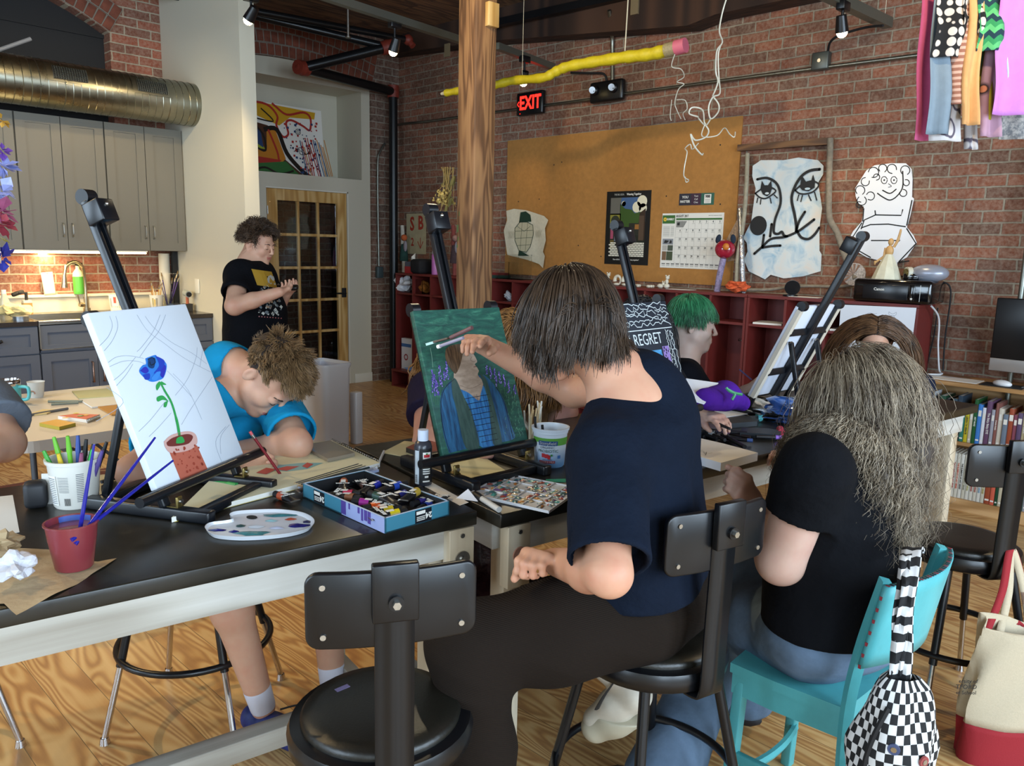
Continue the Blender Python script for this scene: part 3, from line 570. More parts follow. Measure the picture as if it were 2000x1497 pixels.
MB().lathe([(.0, .16), (.022, .155), (.03, .14), (.06, .08), (.09, .0), (.086, .0), (.055, .08), (.02, .14)], pm('tissue_dress', '#cfcdb8', .8, var=.1, vs=20), 9, smooth=False).build('dress', T)
MB().sph((.0, 0, .175), (.026, .018, .035), WD).sph((.004, 0, .232), (.017, .017, .023), WD).cyl((0, 0, .2), (.003, 0, .215), .008, WD).build('torso', T)
for pts in ([(.024, 0, .2), (.045, 0, .245), (.055, 0, .3)], [(-.024, 0, .195), (-.03, 0, .14), (-.075, -.02, .1)]): MB().tube(pts, [.009, .009, .007], WD).sph(pts[-1], (.007, .005, .014), WD, 8).sph(pts[1], .0095, WD, 8).build('arm', T)
T = thing('projector', 'small silver rounded projector with a brass lens on the printer', 'projector', (-1.62, 5.33, zt+.147)); SV = pm('silver_plastic', '#a4a8b6', .3, .3)
MB().sph((.03, 0, .045), (.11, .08, .055), SV, 20).build('housing', T); MB().cyl((-.07, -.03, .045), (-.09, -.05, .045), .035, pm('cream_ring', '#cfc9b4', .4), n=20).cyl((-.088, -.048, .045), (-.095, -.055, .045), .024, pm('brass_lens', '#6b5a2a', .2, .9), n=20).build('lens', T); MB().box((-.06, -.02, .02), (.09, .09, .04), GB, .01).build('foot', T)
T = thing('pinned_drawing', 'large white pencil sketch of a costume taped to the front of the cubbies', 'drawing', T=BW(-1.83, 1.015, 5.195))
MB().prism([(-.232, .165), (.228, .175), (.222, -.155), (-.225, -.165)], .002, PAPERB).build('paper', T); PCL = pm('pencil_line', '#9da0aa', .8); mb = MB()
for pts in ([(.07, .14), (.075, .12), (.11, .12), (.115, .14), (.1, .13), (.085, .13), (.07, .14)], [(.09, .12), (.08, .08), (.1, .04), (.12, .08), (.1, .12)], [(.08, .07), (.05, 0), (.04, -.1)], [(.12, .07), (.15, 0), (.16, -.1)], [(.1, .04), (.09, -.05), (.11, -.1)], [(.06, .02), (.14, .02)], [(-.06, .12), (-.04, .125), (-.02, .12), (0, .125)]): mb.stroke([(p.x, p.y) for p in curve([(a, b, 0) for a, b in pts], 4)], .0022, .0024, PCL)
mb.build('pencil_lines', T)
# left part of the cubby top
T = thing('water_bottle', 'pink sports water bottle with grey cap on the red cubbies', 'bottle', (py(850, 540, 5.33).x, 5.33, zt)); PK = pm('bottle_pink', '#b569ae', .35)
MB().lathe([(0, 0), (.037, 0), (.038, .01), (.038, .19), (.03, .21)], PK).build('body', T); MB().lathe([(.031, .205), (.033, .21), (.033, .235), (.02, .25), (.012, .262), (0, .264)], pm('cap_grey', '#a9a4b4', .5)).build('cap', T)
MB().box((py(824, 540, 5.36).x, 5.36, zt+.075), (.17, .2, .15), pm('bag_black', '#15161b', .8, bump=.3), .03).build('cloth_bag', None, 'soft black bag on the cubbies left of the pink bottle', 'bag')
T = thing('tissue_box', 'red and grey tissue box with a white tissue sticking out', 'tissue box', (py(806, 540, 5.33).x, 5.33, zt)); MB().bx((-.06, -.06, 0), (.06, .06, .07), pm('box_red', '#a52024', .5)).bx((-.058, -.058, .07), (.058, .058, .12), pm('box_grey', '#4c4f5c', .5)).build('box', T); MB().add([(-.02, 0, .12), (.03, .01, .12), (.05, 0, .2), (.02, .02, .21), (-.01, -.01, .17)], [(0, 1, 2, 3, 4)], PAPER).build('tissue', T)
T = thing('clear_bin', 'frosted clear plastic bin of orange oddments in the top left cubby', 'bin', (py(823, 560, 5.3).x, 5.32, 1.003)); MB().prism([(-.1, -.09), (.1, -.09), (.1, .09), (-.1, .09)], .003, PLASTICC).bx((-.1, -.09, 0), (.1, -.086, .15), PLASTICC).bx((-.1, -.09, 0), (-.097, .09, .15), PLASTICC).bx((.097, -.09, 0), (.1, .09, .15), PLASTICC).bx((-.105, -.095, .145), (.105, -.085, .152), PLASTICC).build('tub', T)
lump('craft_scraps', None, None, (.01, .01, .004), (.07, .06, .05), pm('orange_scrap', '#b9722d', .8, var=.4, vs=30), 9, parent=T)
lump('crumpled_bag', 'crumpled white plastic bag in the far left cubby', 'bag', (py(790, 570, 5.28).x, 5.3, 1.003), (.09, .08, .07), PAPERB, 3, .5)
lump('crumpled_cloth', 'crumpled grey-white cloth in the cubby right of the timber post', 'cloth', (py(990, 580, 5.28).x, 5.32, 1.003), (.07, .06, .035), PAPERB, 4, .5)
for i, (x, l) in enumerate(((-2.6, 'stack of thin white papers in a cubby left of the tilted easel'), (-2.05, 'loose papers in the cubby left of the costume sketch'))): MB().bx((-.1, -.1, 0), (.1, .1, .012), PAPER).build('paper_stack', None, l, 'paper', loc=(x, 5.33, 1.003), rotz=.2)
T = thing('board_game_box', 'upright white game box with blue stripe in the left cubby', 'box', (-6.64, 5.24, .186)); MB().bx((-.09, 0, 0), (.075, .05, .33), PAPERB).bx((-.09, -.001, .24), (.075, 0, .275), C('#3f6fae')).ring((.0, 0), .028, .014, .002, C('#a03c48'), T=Matrix(((1, 0, 0, -.01), (0, 0, -1, 0), (0, 1, 0, .13), (0, 0, 0, 1)))).build('box', T)
MB().bx((0, 0, 0), (.03, .2, .34), PAPERB).build('binder', None, 'white ring binder standing beside the game box in the cubby', 'binder', loc=(-6.54, 5.22, .187), rotz=-.08)
MB().bx((0, 0, 0), (.16, .01, .48), C('#2b6b5c')).build('green_folder', None, 'tall teal green folder leaning in the left cubby', 'folder', loc=(-6.65, 5.44, .187))
MB().cyl((0, 0, 0), (.05, .0, .05), .022, C('#c95a26')).build('orange_bottle_cap', None, 'orange plastic cap on top of the white binder', 'cap', loc=(-6.56, 5.3, .53))
lump('black_helmet', 'glossy black helmet in the cubby behind the green painting', 'helmet', (-6.35, 5.3, .187), (.11, .1, .11), GB, 6, .1, flat=False); lump('blue_cloth', 'pale blue cloth on the cubby bench', 'cloth', (-6.42, 5.16, .187), (.12, .05, .02), C('#6f8fc4'), 8, .5)
# acrylic stands
T = thing('acrylic_stand', 'clear acrylic brochure stand on the cubbies right of the timber post', 'stand', (py(1002, 545, 5.32).x, 5.33, zt)); MB().bx((-.17, -.07, 0), (.17, .07, .006), PLASTICC).bx((-.17, .05, 0), (.17, .056, .23), PLASTICC).bx((-.003, -.07, 0), (.003, .06, .21), PLASTICC).bx((-.17, -.07, 0), (.17, -.064, .16), PLASTICC).build('stand', T)
MB().bx((-.1, -.08, 0), (.1, .08, .03), C('#23463f')).bx((-.1, -.07, .03), (.09, .07, .05), C('#7a2224')).build('book_pile', None, 'small pile of dark green and red books beside the timber post', 'books', loc=(py(968, 545, 5.35).x, 5.37, zt+.12)); bpy.data.objects['book_pile'].location.z = zt
# dried flowers hung on the post
T = thing('dried_bouquet', 'dried hydrangea bouquet hanging on the left of the timber post', 'dried flowers', pd(872, 385, 5.5)); mb = MB(); DR = pm('dried_stem', '#8c7440', .8); rr = random.Random(3)
for k in range(26): mb.tube([(rr.uniform(-.03, .06), rr.uniform(-.03, .03), .2), (rr.uniform(-.05, .05), rr.uniform(-.04, .04), .05), (rr.uniform(-.11, .05), rr.uniform(-.06, .06), rr.uniform(-.12, .02))], .0025, DR, 4)
mb.build('stems', T); mb = MB(); DF = pm('dried_petals', '#c0a45c', .85, var=.2, vs=40)
for k in range(90):
    c = Vector((rr.gauss(-.03, .025), rr.gauss(0, .025), rr.gauss(.0, .03))); mb.sph(c, (.01, .01, .004), DF, 6, rot=(rr.random()*3, rr.random()*3, 0))
mb.build('flower_head', T); mb = MB(); DLF = pm('dried_leaf', '#6c6232', .85)
for k in range(12): c = Vector((rr.uniform(-.03, .07), rr.uniform(-.03, .03), rr.uniform(-.1, .12))); mb.sph(c, (.012, .004, .04), DLF, 6, rot=(rr.random(), rr.random(), rr.random()*3))
mb.build('leaves', T)
# cloth dolls in the corner
for i, (a, b, l, cs) in enumerate(((786, 515, 'rag doll with dark green dress hanging in the corner by the black pipe', ('#b9b3a6', '#1c3f3a', '#b0572c')), (885, 450, 'patterned fabric hanging behind the timber post', ('#7a3b36', '#3c2d32', '#8c6a60')))):
    p = py(a, 535, 5.4); T = thing('rag_doll' if i == 0 else 'fabric_garland', l, 'doll' if i == 0 else 'garland', (p.x, 5.42, zt))
    mb = MB(); rr = random.Random(i); mb.tube([(0, 0, .0), (.01, 0, .12), (-.015, 0, .3), (-.03, 0, .5)], [.022, .03, .026, .02], pm('doll_a%d' % i, cs[0], .9, var=.2)).build('limb', T)
    MB().lathe([(.05, .12), (.045, .2), (.03, .3), (.0, .31)], pm('doll_b%d' % i, cs[1], .9, var=.2), 10).build('dress', T); MB().sph((.03, -.02, .37), .035, pm('doll_c%d' % i, cs[2], .9, var=.3), 10).build('head', T)
    MB().sph((.05, -.02, .28), (.03, .015, .06), pm('doll_d%d' % i, '#8f8890', .9), 8).build('sleeve', T)
# ---------------------------------------------------------------- bookcase
T = thing('bookcase', 'low pale wood bookcase against the brick wall', 'bookcase', (-1.575, 5.16, 0)); W = 2.4
MB().bx((0, -.01, .745), (W, .34, .768), WOODL, .003).build('top', T)
MB().bx((.03, 0, 0), (.05, .33, .745), TRIMW).build('side_panel', T); MB().bx((W-.05, 0, 0), (W-.03, .33, .745), TRIMW).build('side_panel', T); MB().bx((.03, .32, 0), (W-.03, .33, .745), WOODL).build('back_panel', T)
MB().bx((.05, .005, .395), (W-.05, .32, .415), WOODL).build('shelf', T); MB().bx((.05, 0, 0), (W-.05, .32, .07), WOODL).build('shelf', T)
bx = -1.50; rr = random.Random(11); cols = ['#e4e6ea', '#3f78c4', '#5b3a2c', '#17452f', '#14181c', '#5c6a58', '#3a4c56', '#283a4a', '#2f7a6a', '#c7b52a', '#c9bfa4', '#1f5a2f', '#3f7fc9', '#e0e0e6', '#6a4a68', '#a5a3ac', '#8c5a52', '#d5cdbd', '#6f7c8c', '#9c4a2f', '#8a4a5c', '#5c4a6a', '#b5a884', '#d8d8d0', '#1a1a1a', '#55679c', '#d0604a', '#4f8c5a', '#2c2c34', '#c9c9cf']
titles = {0: 'THE LOST ARTISTS BOOK', 3: 'Science Smart', 4: 'Our Corner of the World', 9: 'LEARN TO CREATE', 14: 'The Baby Baby EYE', 16: 'Drawing Studio', 22: 'HOMEMADE', 11: 'ART MAKE'}
def book(x, y, z, w, h, dp, c, title=None, lean=0, label='', group='', tc='#e6e2d8', y0=0):
    m = pm('cov'+c, c, .45); T = thing('book', label, 'book', T=Matrix.Translation((x, y, z)) @ Matrix.Rotation(lean, 4, 'Y')); T['group'] = group
    MB().bx((0, 0, 0), (w, .003, h), m, .001).bx((0, 0, 0), (.0018, dp, h), m).bx((w-.0018, 0, 0), (w, dp, h), m).build('cover', T)
    MB().bx((.0018, .003, .003), (w-.0018, dp-.003, h-.003), PAPER).build('pages', T)
    if title: MB().text(title, min(w*.62, .02), pm('ttl'+tc, tc, .5), T=Matrix.Translation((w/2, -.0008, h/2)) @ Matrix.Rotation(pi/2, 4, 'X') @ Matrix.Rotation(-pi/2, 4, 'Z'), bold=.0003).build('spine_title', T)
    elif w > .014: MB().bx((.003, -.0008, h*.7), (w-.003, 0, h*.85), pm('band%s' % tc, tc, .5)).bx((.003, -.0008, h*.08), (w-.003, 0, h*.12), pm('band%s' % tc, tc, .5)).build('spine_band', T)
hue = {'#e4e6ea': 'white', '#3f78c4': 'blue', '#5b3a2c': 'brown', '#17452f': 'dark green', '#14181c': 'black', '#5c6a58': 'grey-green', '#3a4c56': 'slate', '#283a4a': 'navy', '#2f7a6a': 'teal', '#c7b52a': 'yellow', '#c9bfa4': 'beige', '#1f5a2f': 'green', '#3f7fc9': 'bright blue', '#e0e0e6': 'pale grey', '#6a4a68': 'purple', '#a5a3ac': 'grey', '#8c5a52': 'dusty red', '#d5cdbd': 'cream', '#6f7c8c': 'steel grey', '#9c4a2f': 'rust', '#8a4a5c': 'plum', '#5c4a6a': 'violet', '#b5a884': 'khaki', '#d8d8d0': 'off-white', '#1a1a1a': 'jet black', '#55679c': 'denim blue', '#d0604a': 'coral', '#4f8c5a': 'leaf green', '#2c2c34': 'charcoal', '#c9c9cf': 'silver'}
x = -1.49; i = 0; prev = 'white side panel'
while x < -.62:
    c = cols[i % len(cols)]; w_ = (.034 if i in (0, 3) else .014+.012*rr.random()); h_ = .2+.075*rr.random() if i not in (0, 3, 1) else (.27, .23, 0, .26)[i]
    book(x, 5.18+.01*rr.random(), .4155, w_, h_, .19, c, titles.get(i), 0, '%s book on the upper shelf, right of the %s' % (hue[c], prev+' book' if i else prev), 'books on the upper shelf', '#d8c24a' if i == 3 else '#e6e2d8' if i not in (0, 9) else '#2a2a34'); prev = hue[c]+(' second' if i > 29 else ''); x += w_+.0015; i += 1
x = -1.40; i = 0; c2 = ['#d8d3c4', '#d3cdbc', '#dcd8cc', '#cfc8b4', '#d9d5c8']
bt = ['#5f8fae', '#a89a4a', '#3a4a7a', '#1c1c20', '#a33c34', '#a33c34', '#c94a2f', '#1c1c20', '#8a8a7a', '#b0a85c', '#9a2f34', '#a33c34']
for k in range(14):
    book(x, 5.18, .0705, .019, .27, .19, c2[k % 5], 'THE ELEMENTS OF ART SERIES' if k else None, 0, 'cream series volume with %s lettering, %d%s from the left on the lower shelf' % (('blue', 'olive', 'navy', 'black', 'red', 'red', 'orange', 'black', 'grey', 'yellow', 'crimson', 'red', 'blue', 'olive')[k], k+1, 'st' if k == 0 else 'nd' if k == 1 else 'rd' if k == 2 else 'th'), 'series books on the lower shelf', bt[k % 12]); x += .0205
for k in range(20):
    c = cols[(k*7+19) % len(cols)]; w_ = .014+.014*rr.random(); book(x, 5.18, .0705, w_, .19+.07*rr.random(), .18, c, None, 0, '%s book on the lower shelf, %s right of the cream series' % (hue[c], ('first', 'second', 'third', 'fourth', 'fifth', 'sixth', 'seventh', 'eighth', 'ninth', 'tenth')[k] if k < 10 else 'number %d' % (k+1)), 'books on the lower shelf'); x += w_+.0015
T = thing('desktop_computer', 'silver all-in-one desktop computer with a black screen on the bookcase', 'computer', (-1.2, 5.3, .769), -.03)
MB().box((.265, 0, .32), (.53, .012, .37), BLACK, .006).build('screen', T); MB().box((.265, -.001, .115), (.53, .014, .075), pm('alu', '#b3afac', .35, .6), .004).build('chin', T)
MB().bx((.2, .01, .0), (.33, .02, .2), pm('alu2', '#a9a9ad', .35, .8)).bx((.19, -.05, 0), (.34, .1, .006), pm('alu2', '#a9a9ad', .35, .8)).build('stand', T)
MB().bx((0, 0, 0), (.32, .16, .003), PAPER).build('paper_sheet', None, 'printed white sheets at the left end of the bookcase top', 'paper', loc=(-1.55, 5.2, .7685), rotz=-.02)
MB().bx((0, 0, 0), (.22, .15, .003), BLKM).build('mouse_pad', None, 'black mouse pad on the bookcase top', 'mouse pad', loc=(-1.215, 5.18, .7685), rotz=-.03); MB().sph((0, 0, .006), (.035, .055, .022), pm('white_gloss', '#e8e8ea', .15)).build('computer_mouse', None, 'white computer mouse on the black pad', 'computer mouse', loc=(-1.11, 5.25, .775), rotz=1.2)
WC = pm('cable_white', '#d5d5d5', .4)
MB().tube(curve([(-1.55, 5.3, 1.2), (-1.535, 5.42, 1.12), (-1.53, 5.45, .95), (-1.5, 5.42, .8), (-1.47, 5.36, .78), (-1.55, 5.18, .78), (-1.565, 5.14, .7), (-1.56, 5.13, .5)], 8), .006, WC).build('power_cable', None, 'white cable from the printer curling over the bookcase', 'cable')
MB().tube(curve([(-1.56, 5.4, 1.35), (-1.5, 5.47, 1.3), (-1.5, 5.47, 1.0), (-1.485, 5.45, .79)], 8), .005, BLKM).build('power_cable', None, 'black cable down the brick beside the printer', 'cable'); MB().tube(curve([(-1.57, 5.497, 1.18), (-1.575, 5.5, 1.0), (-1.6, 5.5, .78)], 8), .004, BLKM).build('power_cable', None, 'thin black cable hugging the cubby side', 'cable')
MB().cyl((-1.115, 5.45, 0), (-1.115, 5.45, ZC), .016, GALV).build('conduit_pipe', None, 'bright metal conduit rising behind the computer screen', 'pipe')
# ================================================================ kitchen along the left wall (local x -> world y)
KT = lambda x, y, z: Matrix(((0, -1, 0, x), (1, 0, 0, y), (0, 0, 1, z), (0, 0, 0, 1)))    # local x right (+Y), local -y out of the wall (+X), z up
def shaker(mb, x0, z0, w, h, m, y=-.0, fw=.065):
    mb.bx((x0, y-.012, z0), (x0+w, y, z0+h), m)
    for a, b in (((x0, z0), (x0+fw, z0+h)), ((x0+w-fw, z0), (x0+w, z0+h)), ((x0+fw, z0), (x0+w-fw, z0+fw)), ((x0+fw, z0+h-fw), (x0+w-fw, z0+h))): mb.bx((a[0], y-.022, a[1]), (b[0], y-.012, b[1]), m)
for i, (y0, l) in enumerate(((2.343, 'grey wall cabinet touching the white partition, above the brush pots'), (1.733, 'grey wall cabinet above the sink and faucet'), (1.123, 'grey wall cabinet at the left edge behind the tissue flowers'))):
    T = thing('wall_cabinet', l, 'cabinet', T=KT(-6.74, y0, 1.405)); T['group'] = 'grey wall cabinets'
    MB().bx((0, 0, 0), (.605, .3, .985), GREYU).build('body', T)
    for j in (0, 1):
        mb = MB(); shaker(mb, .003+j*.302, .003, .297, .979, GREYU); dr = mb.build('door', T); hx = .27 if j == 0 else .335
        MB().tube(curve([(hx, -.022, .1), (hx, -.045, .11), (hx, -.048, .15), (hx, -.045, .19), (hx, -.022, .2)], 4), .005, STEEL, 6).build('handle', dr)
T = thing('under_cabinet_light', 'long glowing strip light under the grey wall cabinets', 'light', T=KT(-6.72, 1.15, 1.38)); LED = pm('led_glow', '#fff0c8', .5, emit='#ffe29a', es=14)
MB().bx((0, -.01, .014), (1.47, .05, .024), TRIMW).build('housing', T); MB().box((.735, .02, .006), (1.46, .045, .014), LED, .006).build('diffuser', T)
lamp('AREA', 'strip_lamp', (-6.78, 1.95, 1.375), (-6.8, 1.95, 0), 30, (1, .76, .42), shape='RECTANGLE', size=.05, size_y=1.7)
CNT = pm('dark_counter', '#2a211c', .25, var=.15, vs=40, coat=.3)
T = thing('countertop', 'dark stone countertop along the kitchen wall', 'countertop', (0, 0, 0)); MB().bx((XK+.002, .6, .878), (-6.29, 1.67, .91), CNT).bx((XK+.002, 1.67, .878), (-6.88, 2.44, .91), CNT).bx((XK+.002, 2.44, .878), (-6.29, YW-.003, .91), CNT).build('slab', T)
MB().bx((XK+.002, .6, .9105), (XK+.02, YW-.002, 1.03), pm('white_splash', '#e4dcc4', .35, var=.05, vs=8)).bx((XK+.002, .6, 1.03), (XK+.05, YW-.002, 1.05), pm('white_splash', '#e4dcc4', .35)).build('backsplash', T)
T = thing('farmhouse_sink', 'stainless apron front sink under the faucet', 'sink', T=KT(-6.29, 1.672, .7)); SS = pm('stainless', '#c9c6bd', .22, 1., var=.05, vs=60)
mb = MB().bx((.002, -.008, .2), (.764, .03, .212), SS, .004).bx((.002, .03, .0), (.764, .036, .212), SS).bx((.002, -.0, 0), (.764, .56, .008), SS).bx((.002, 0, 0), (.01, .56, .212), SS).bx((.756, 0, 0), (.764, .56, .212), SS).bx((.002, .552, 0), (.764, .56, .212), SS); mb.build('basin', T)
def base(y0, w, name, label, parts):
    T = thing(name, label, 'cabinet', T=KT(-6.32, y0, 0)); T['group'] = 'blue-grey base cabinets'; MB().bx((0, 0, .1), (w, .55, .69), GREYP).bx((0, 0, .69), (w, .012, .876 if name != 'sink_cabinet' else .88), GREYP).bx((.0, .06, 0), (w, .07, .1), BLKM).build('body', T)
    for kind, x0, z0, w_, h_, hs in parts:
        mb = MB(); shaker(mb, x0, z0, w_, h_, GREYP, fw=.05 if kind == 'drawer' else .06); p = mb.build(kind, T)
        for (hx, hz, vert) in hs:
            q = [(hx, -.022, hz), (hx, -.045, hz), (hx, -.045, hz+.15), (hx, -.022, hz+.15)] if vert else [(hx, -.022, hz), (hx+.03, -.04, hz+.02)]
            MB().tube(q, .007 if vert else .011, pm('copper_handle', '#a08070', .25, 1.) if vert else BLKM, 8).build('handle' if vert else 'knob', p)
base(1.07, .60, 'base_cabinet', 'blue-grey base cabinet left of the sink with a dark drawer knob', [('drawer', .003, .68, .594, .19, [(.34, .765, 0)]), ('door', .003, .11, .594, .56, [])])
base(1.675, .755, 'sink_cabinet', 'blue-grey cabinet under the sink with two copper bar handles', [('drawer', .003, .685, .749, .19, [(.42, .79, 0)]), ('door', .003, .11, .372, .565, [(.335, .44, 1)]), ('door', .379, .11, .373, .565, [(.41, .44, 1)])])
base(2.435, .515, 'base_cabinet', 'blue-grey base cabinet with drawers at the partition end', [('drawer', .003, .69, .509, .185, []), ('drawer', .003, .4, .509, .28, []), ('drawer', .003, .11, .509, .28, [])])
# faucet
T = thing('faucet', 'brushed gooseneck kitchen faucet behind the sink', 'faucet', T=KT(-6.93, 2.2, .911)); NK = pm('nickel', '#b7a88e', .25, 1.)
MB().cyl((0, 0, 0), (0, 0, .03), .028, NK).cyl((0, 0, .03), (0, 0, .12), .02, NK).tube(curve([(0, 0, .1), (.0, 0, .26), (-.02, -.02, .36), (-.08, -.05, .4), (-.15, -.08, .37), (-.175, -.09, .29)], 8), .0125, NK, 12).cyl((-.175, -.09, .3), (-.182, -.093, .2), .014, NK, r2=.024).build('spout', T)
MB().cyl((-.02, 0, .055), (-.055, -.01, .06), .018, NK).cyl((-.05, -.01, .06), (-.065, -.012, .14), .006, NK).build('lever', T)
T = thing('spray_bottle', 'clear spray bottle of green cleaner behind the faucet', 'spray bottle', T=KT(-6.99, 2.17, 1.051)); 
MB().lathe([(0, 0), (.038, 0), (.04, .02), (.04, .14), (.036, .17), (.015, .2), (.014, .225)], pm('bottle_milk', '#cfe0b4', .3), mats=[pm('green_liquid', '#4f9a3c', .3)]*3+[pm('bottle_milk', '#cfe0b4', .3)]*3).text('Simple', .022, PAPER, T=KT(.0, 0, 0) @ Matrix(((0, 0, -1, 0), (-1, 0, 0, 0), (0, 1, 0, 0), (0, 0, 0, 1)))).build('bottle', T)
MB().box((0, -.01, .24), (.03, .05, .03), BLKM, .006).box((-.03, -.01, .25), (.09, .022, .022), BLKM, .005).box((.03, -.012, .225), (.01, .012, .05), BLKM, .003).build('trigger', T)
T = thing('notice_frame', 'small white rounded notice leaning on the brick above the sink', 'notice', T=KT(-6.995, 1.96, 1.051) @ Matrix.Rotation(-.08, 4, 'Y'))
MB().box((0, 0, .088), (.085, .006, .175), pm('frame_gold', '#c9c2a4', .4), .003).box((.0, -.004, .088), (.07, .002, .155), pm('lit_paper', '#efe9cf', .6)).box((0, -.0052, .165), (.02, .001, .004), INK).text('QR', .0001, INK).text('9.8.8', .02, pm('p#8d8d88', '#8d8d88'), T=Matrix(((1, 0, 0, 0), (0, 0, -1, -.0054), (0, 1, 0, .125), (0, 0, 0, 1)))).build('notice', T)
mb = MB(); G8 = pm('p#8d8d88', '#8d8d88')
def tub(name, label, loc, h, r, cols, T0=None, lid=False):
    T = thing(name, label, 'tub', T=T0 or Matrix.Translation(loc)); WT = pm('tub_white', '#d9d6cc', .35)
    MB().lathe([(0, 0), (r*.82, 0), (r*.85, .004), (r*.98, h*.93), (r*1.04, h*.93), (r*1.05, h), (r*.97, h), (r*.93, h*.9), (r*.8, .02), (0, .02)], WT, 32).build('tub', T); return T
T = tub('yogurt_tub', 'white printed tub on the counter right of the faucet', (-6.85, 2.42, .911), .14, .075, 0)
def wrap(mb, r0, r1, z0, z1, a0, a1, m, n=8, h=1.0, off=.0012):
    """printed patch wrapped on a tapering tub"""
    R = lambda z: r0+(r1-r0)*z/h+off
    f = lambda u, v: (R(z0+(z1-z0)*v)*cos(a0+(a1-a0)*u), R(z0+(z1-z0)*v)*sin(a0+(a1-a0)*u), z0+(z1-z0)*v)
    return mb.grid(f, n, 1, m)
mb = MB(); a_ = -.7
for (z0, z1, a0, a1, c) in ((.02, .045, -1.3, .3, '#6c8a4a'), (.07, .12, -.9, -.6, '#b0483a'), (.03, .11, -1.4, -1.15, '#8f949a'), (.05, .11, -.35, .0, '#9aa0a2')): wrap(mb, .0615, .0735, z0, z1, a0, a1, C(c), h=.13)
mb.build('label_print', T)
T = tub('brush_tub', 'small cream printed tub holding gold and white brushes', (-6.86, 2.73, .911), .125, .055, 0); mb = MB(); rr = random.Random(5)
for (z0, z1, a0, a1, c) in ((.02, .1, -1.1, -.8, '#a39a6a'), (.02, .1, -.5, -.2, '#8f8a7c'), (.03, .09, -.75, -.55, '#c9a83c')): wrap(mb, .045, .053, z0, z1, a0, a1, C(c), h=.115)
mb.build('label_print', T)
def brushes(n, c, r, z, h, cols, group, lab, sd=1, lean=.25):
    rr = random.Random(sd)
    for i in range(n):
        a = rr.uniform(0, 6.28); t = rr.uniform(.3, 1)*lean; d = Vector((cos(a)*t, sin(a)*t, 1)).normalized(); L = h*rr.uniform(.8, 1.1); T = thing('paint_brush', lab[i % len(lab)], 'brush', Vector(c)+Vector((cos(a)*r*.3, sin(a)*r*.3, z)), 0, group)
        MB().cyl((0, 0, 0), d*L*.8, .004, pm('hd'+cols[i % len(cols)], cols[i % len(cols)], .4), n=6).build('handle', T); MB().cyl(d*L*.8, d*L*.9, .005, STEEL, n=6).build('ferrule', T); MB().cyl(d*L*.9, d*L, .005, pm('bristle', '#8c7044', .9), r2=.002, n=6).build('bristles', T)
brushes(7, (-6.86, 2.73, .911), .04, .03, .2, ['#c99a4a', '#e2d9c0', '#b8843a'], 'brushes in the cream tub', ['%s brush in the small cream tub, %s' % (c_, w_) for c_, w_ in (('gold', 'leaning left'), ('white', 'leaning forward'), ('amber', 'upright'), ('gold', 'leaning right'), ('white', 'at the back'), ('amber', 'leaning back'), ('gold', 'tallest of them'))])
T = thing('glass_jar', 'glass jar of purple handled brushes beside the cream tub', 'jar', (-6.86, 2.83, .911)); MB().lathe([(0, 0), (.04, 0), (.042, .01), (.042, .1), (.034, .12), (.034, .13), (.031, .13), (.031, .118), (.039, .1), (.039, .012), (0, .008)], GLASS, 20).build('jar', T)
brushes(7, (-6.86, 2.83, .911), .03, .02, .3, ['#5a3f8c', '#4a3f7c', '#2b2b3a'], 'purple brushes in the glass jar', ['%s brush in the glass jar, %s' % (c_, w_) for c_, w_ in (('purple', 'leaning left'), ('violet', 'leaning forward'), ('dark', 'upright'), ('purple', 'leaning right'), ('violet', 'at the back'), ('dark', 'leaning back'), ('purple', 'tallest of them'))], 3, .35)
tag(MB().cyl((0, 0, 0), (0, 0, .47), .045, pm('roll_white', '#dcd3bd', .7), n=24).build('paper_roll', loc=(-6.98, 2.86, .911)), 'tall white roll of paper standing against the partition', 'paper roll')
T = thing('carpenter_level', 'black long level standing upright beside the paper roll', 'level', (-6.93, 2.925, .911)); MB().bx((-.02, -.02, 0), (.02, .02, .49), BLACK).text('EMPIRE', .04, PAPER, T=Matrix(((0, 1, 0, .0203), (1, 0, 0, 0), (0, 0, -1, .3), (0, 0, 0, 1)))).build('bar', T)
T = thing('hot_glue_gun', 'white and black glue gun with orange grip on the counter end', 'glue gun', (-6.62, 2.89, .911)); MB().box((0, 0, .03), (.07, .06, .06), pm('dk_box', '#2d2b28', .6)).build('base', T); MB().cyl((0, 0, .06), (.0, .0, .13), .012, C('#a8542c')).cyl((-.03, 0, .15), (.03, 0, .14), .028, pm('gun_grey', '#a4a9a0', .4)).cyl((.03, 0, .14), (.045, 0, .138), .02, BLKM).build('body', T)
T = thing('wall_outlet', 'white wall outlet on the partition above the counter end', 'outlet', (-6.55, YW-.006, 1.12)); MB().box((0, 0, 0), (.075, .01, .12), TRIMW, .003).build('plate', T)
T = thing('soap_bottle', 'clear dish soap bottle with white cap at the left end of the counter', 'bottle', (-6.9, 1.62, .911)); MB().lathe([(0, 0), (.034, 0), (.036, .02), (.034, .1), (.02, .14), (.018, .16)], pm('soap_clear', '#b9b8a2', .2)).build('body', T); MB().cyl((0, 0, .16), (0, 0, .19), .016, TRIMW).build('cap', T)
T = thing('soap_dispenser', 'amber soap dispenser with black pump at the sink', 'dispenser', (-6.87, 1.76, .911)); MB().bx((-.03, -.03, 0), (.03, .03, .09), pm('amber', '#9c7a48', .3)).bx((-.028, -.028, .09), (.028, .028, .11), pm('cream_ring', '#cfc9b4', .4)).build('body', T); MB().cyl((0, 0, .11), (0, 0, .16), .011, BLKM).box((.0, -.02, .165), (.018, .06, .014), BLKM, .003).build('pump', T)
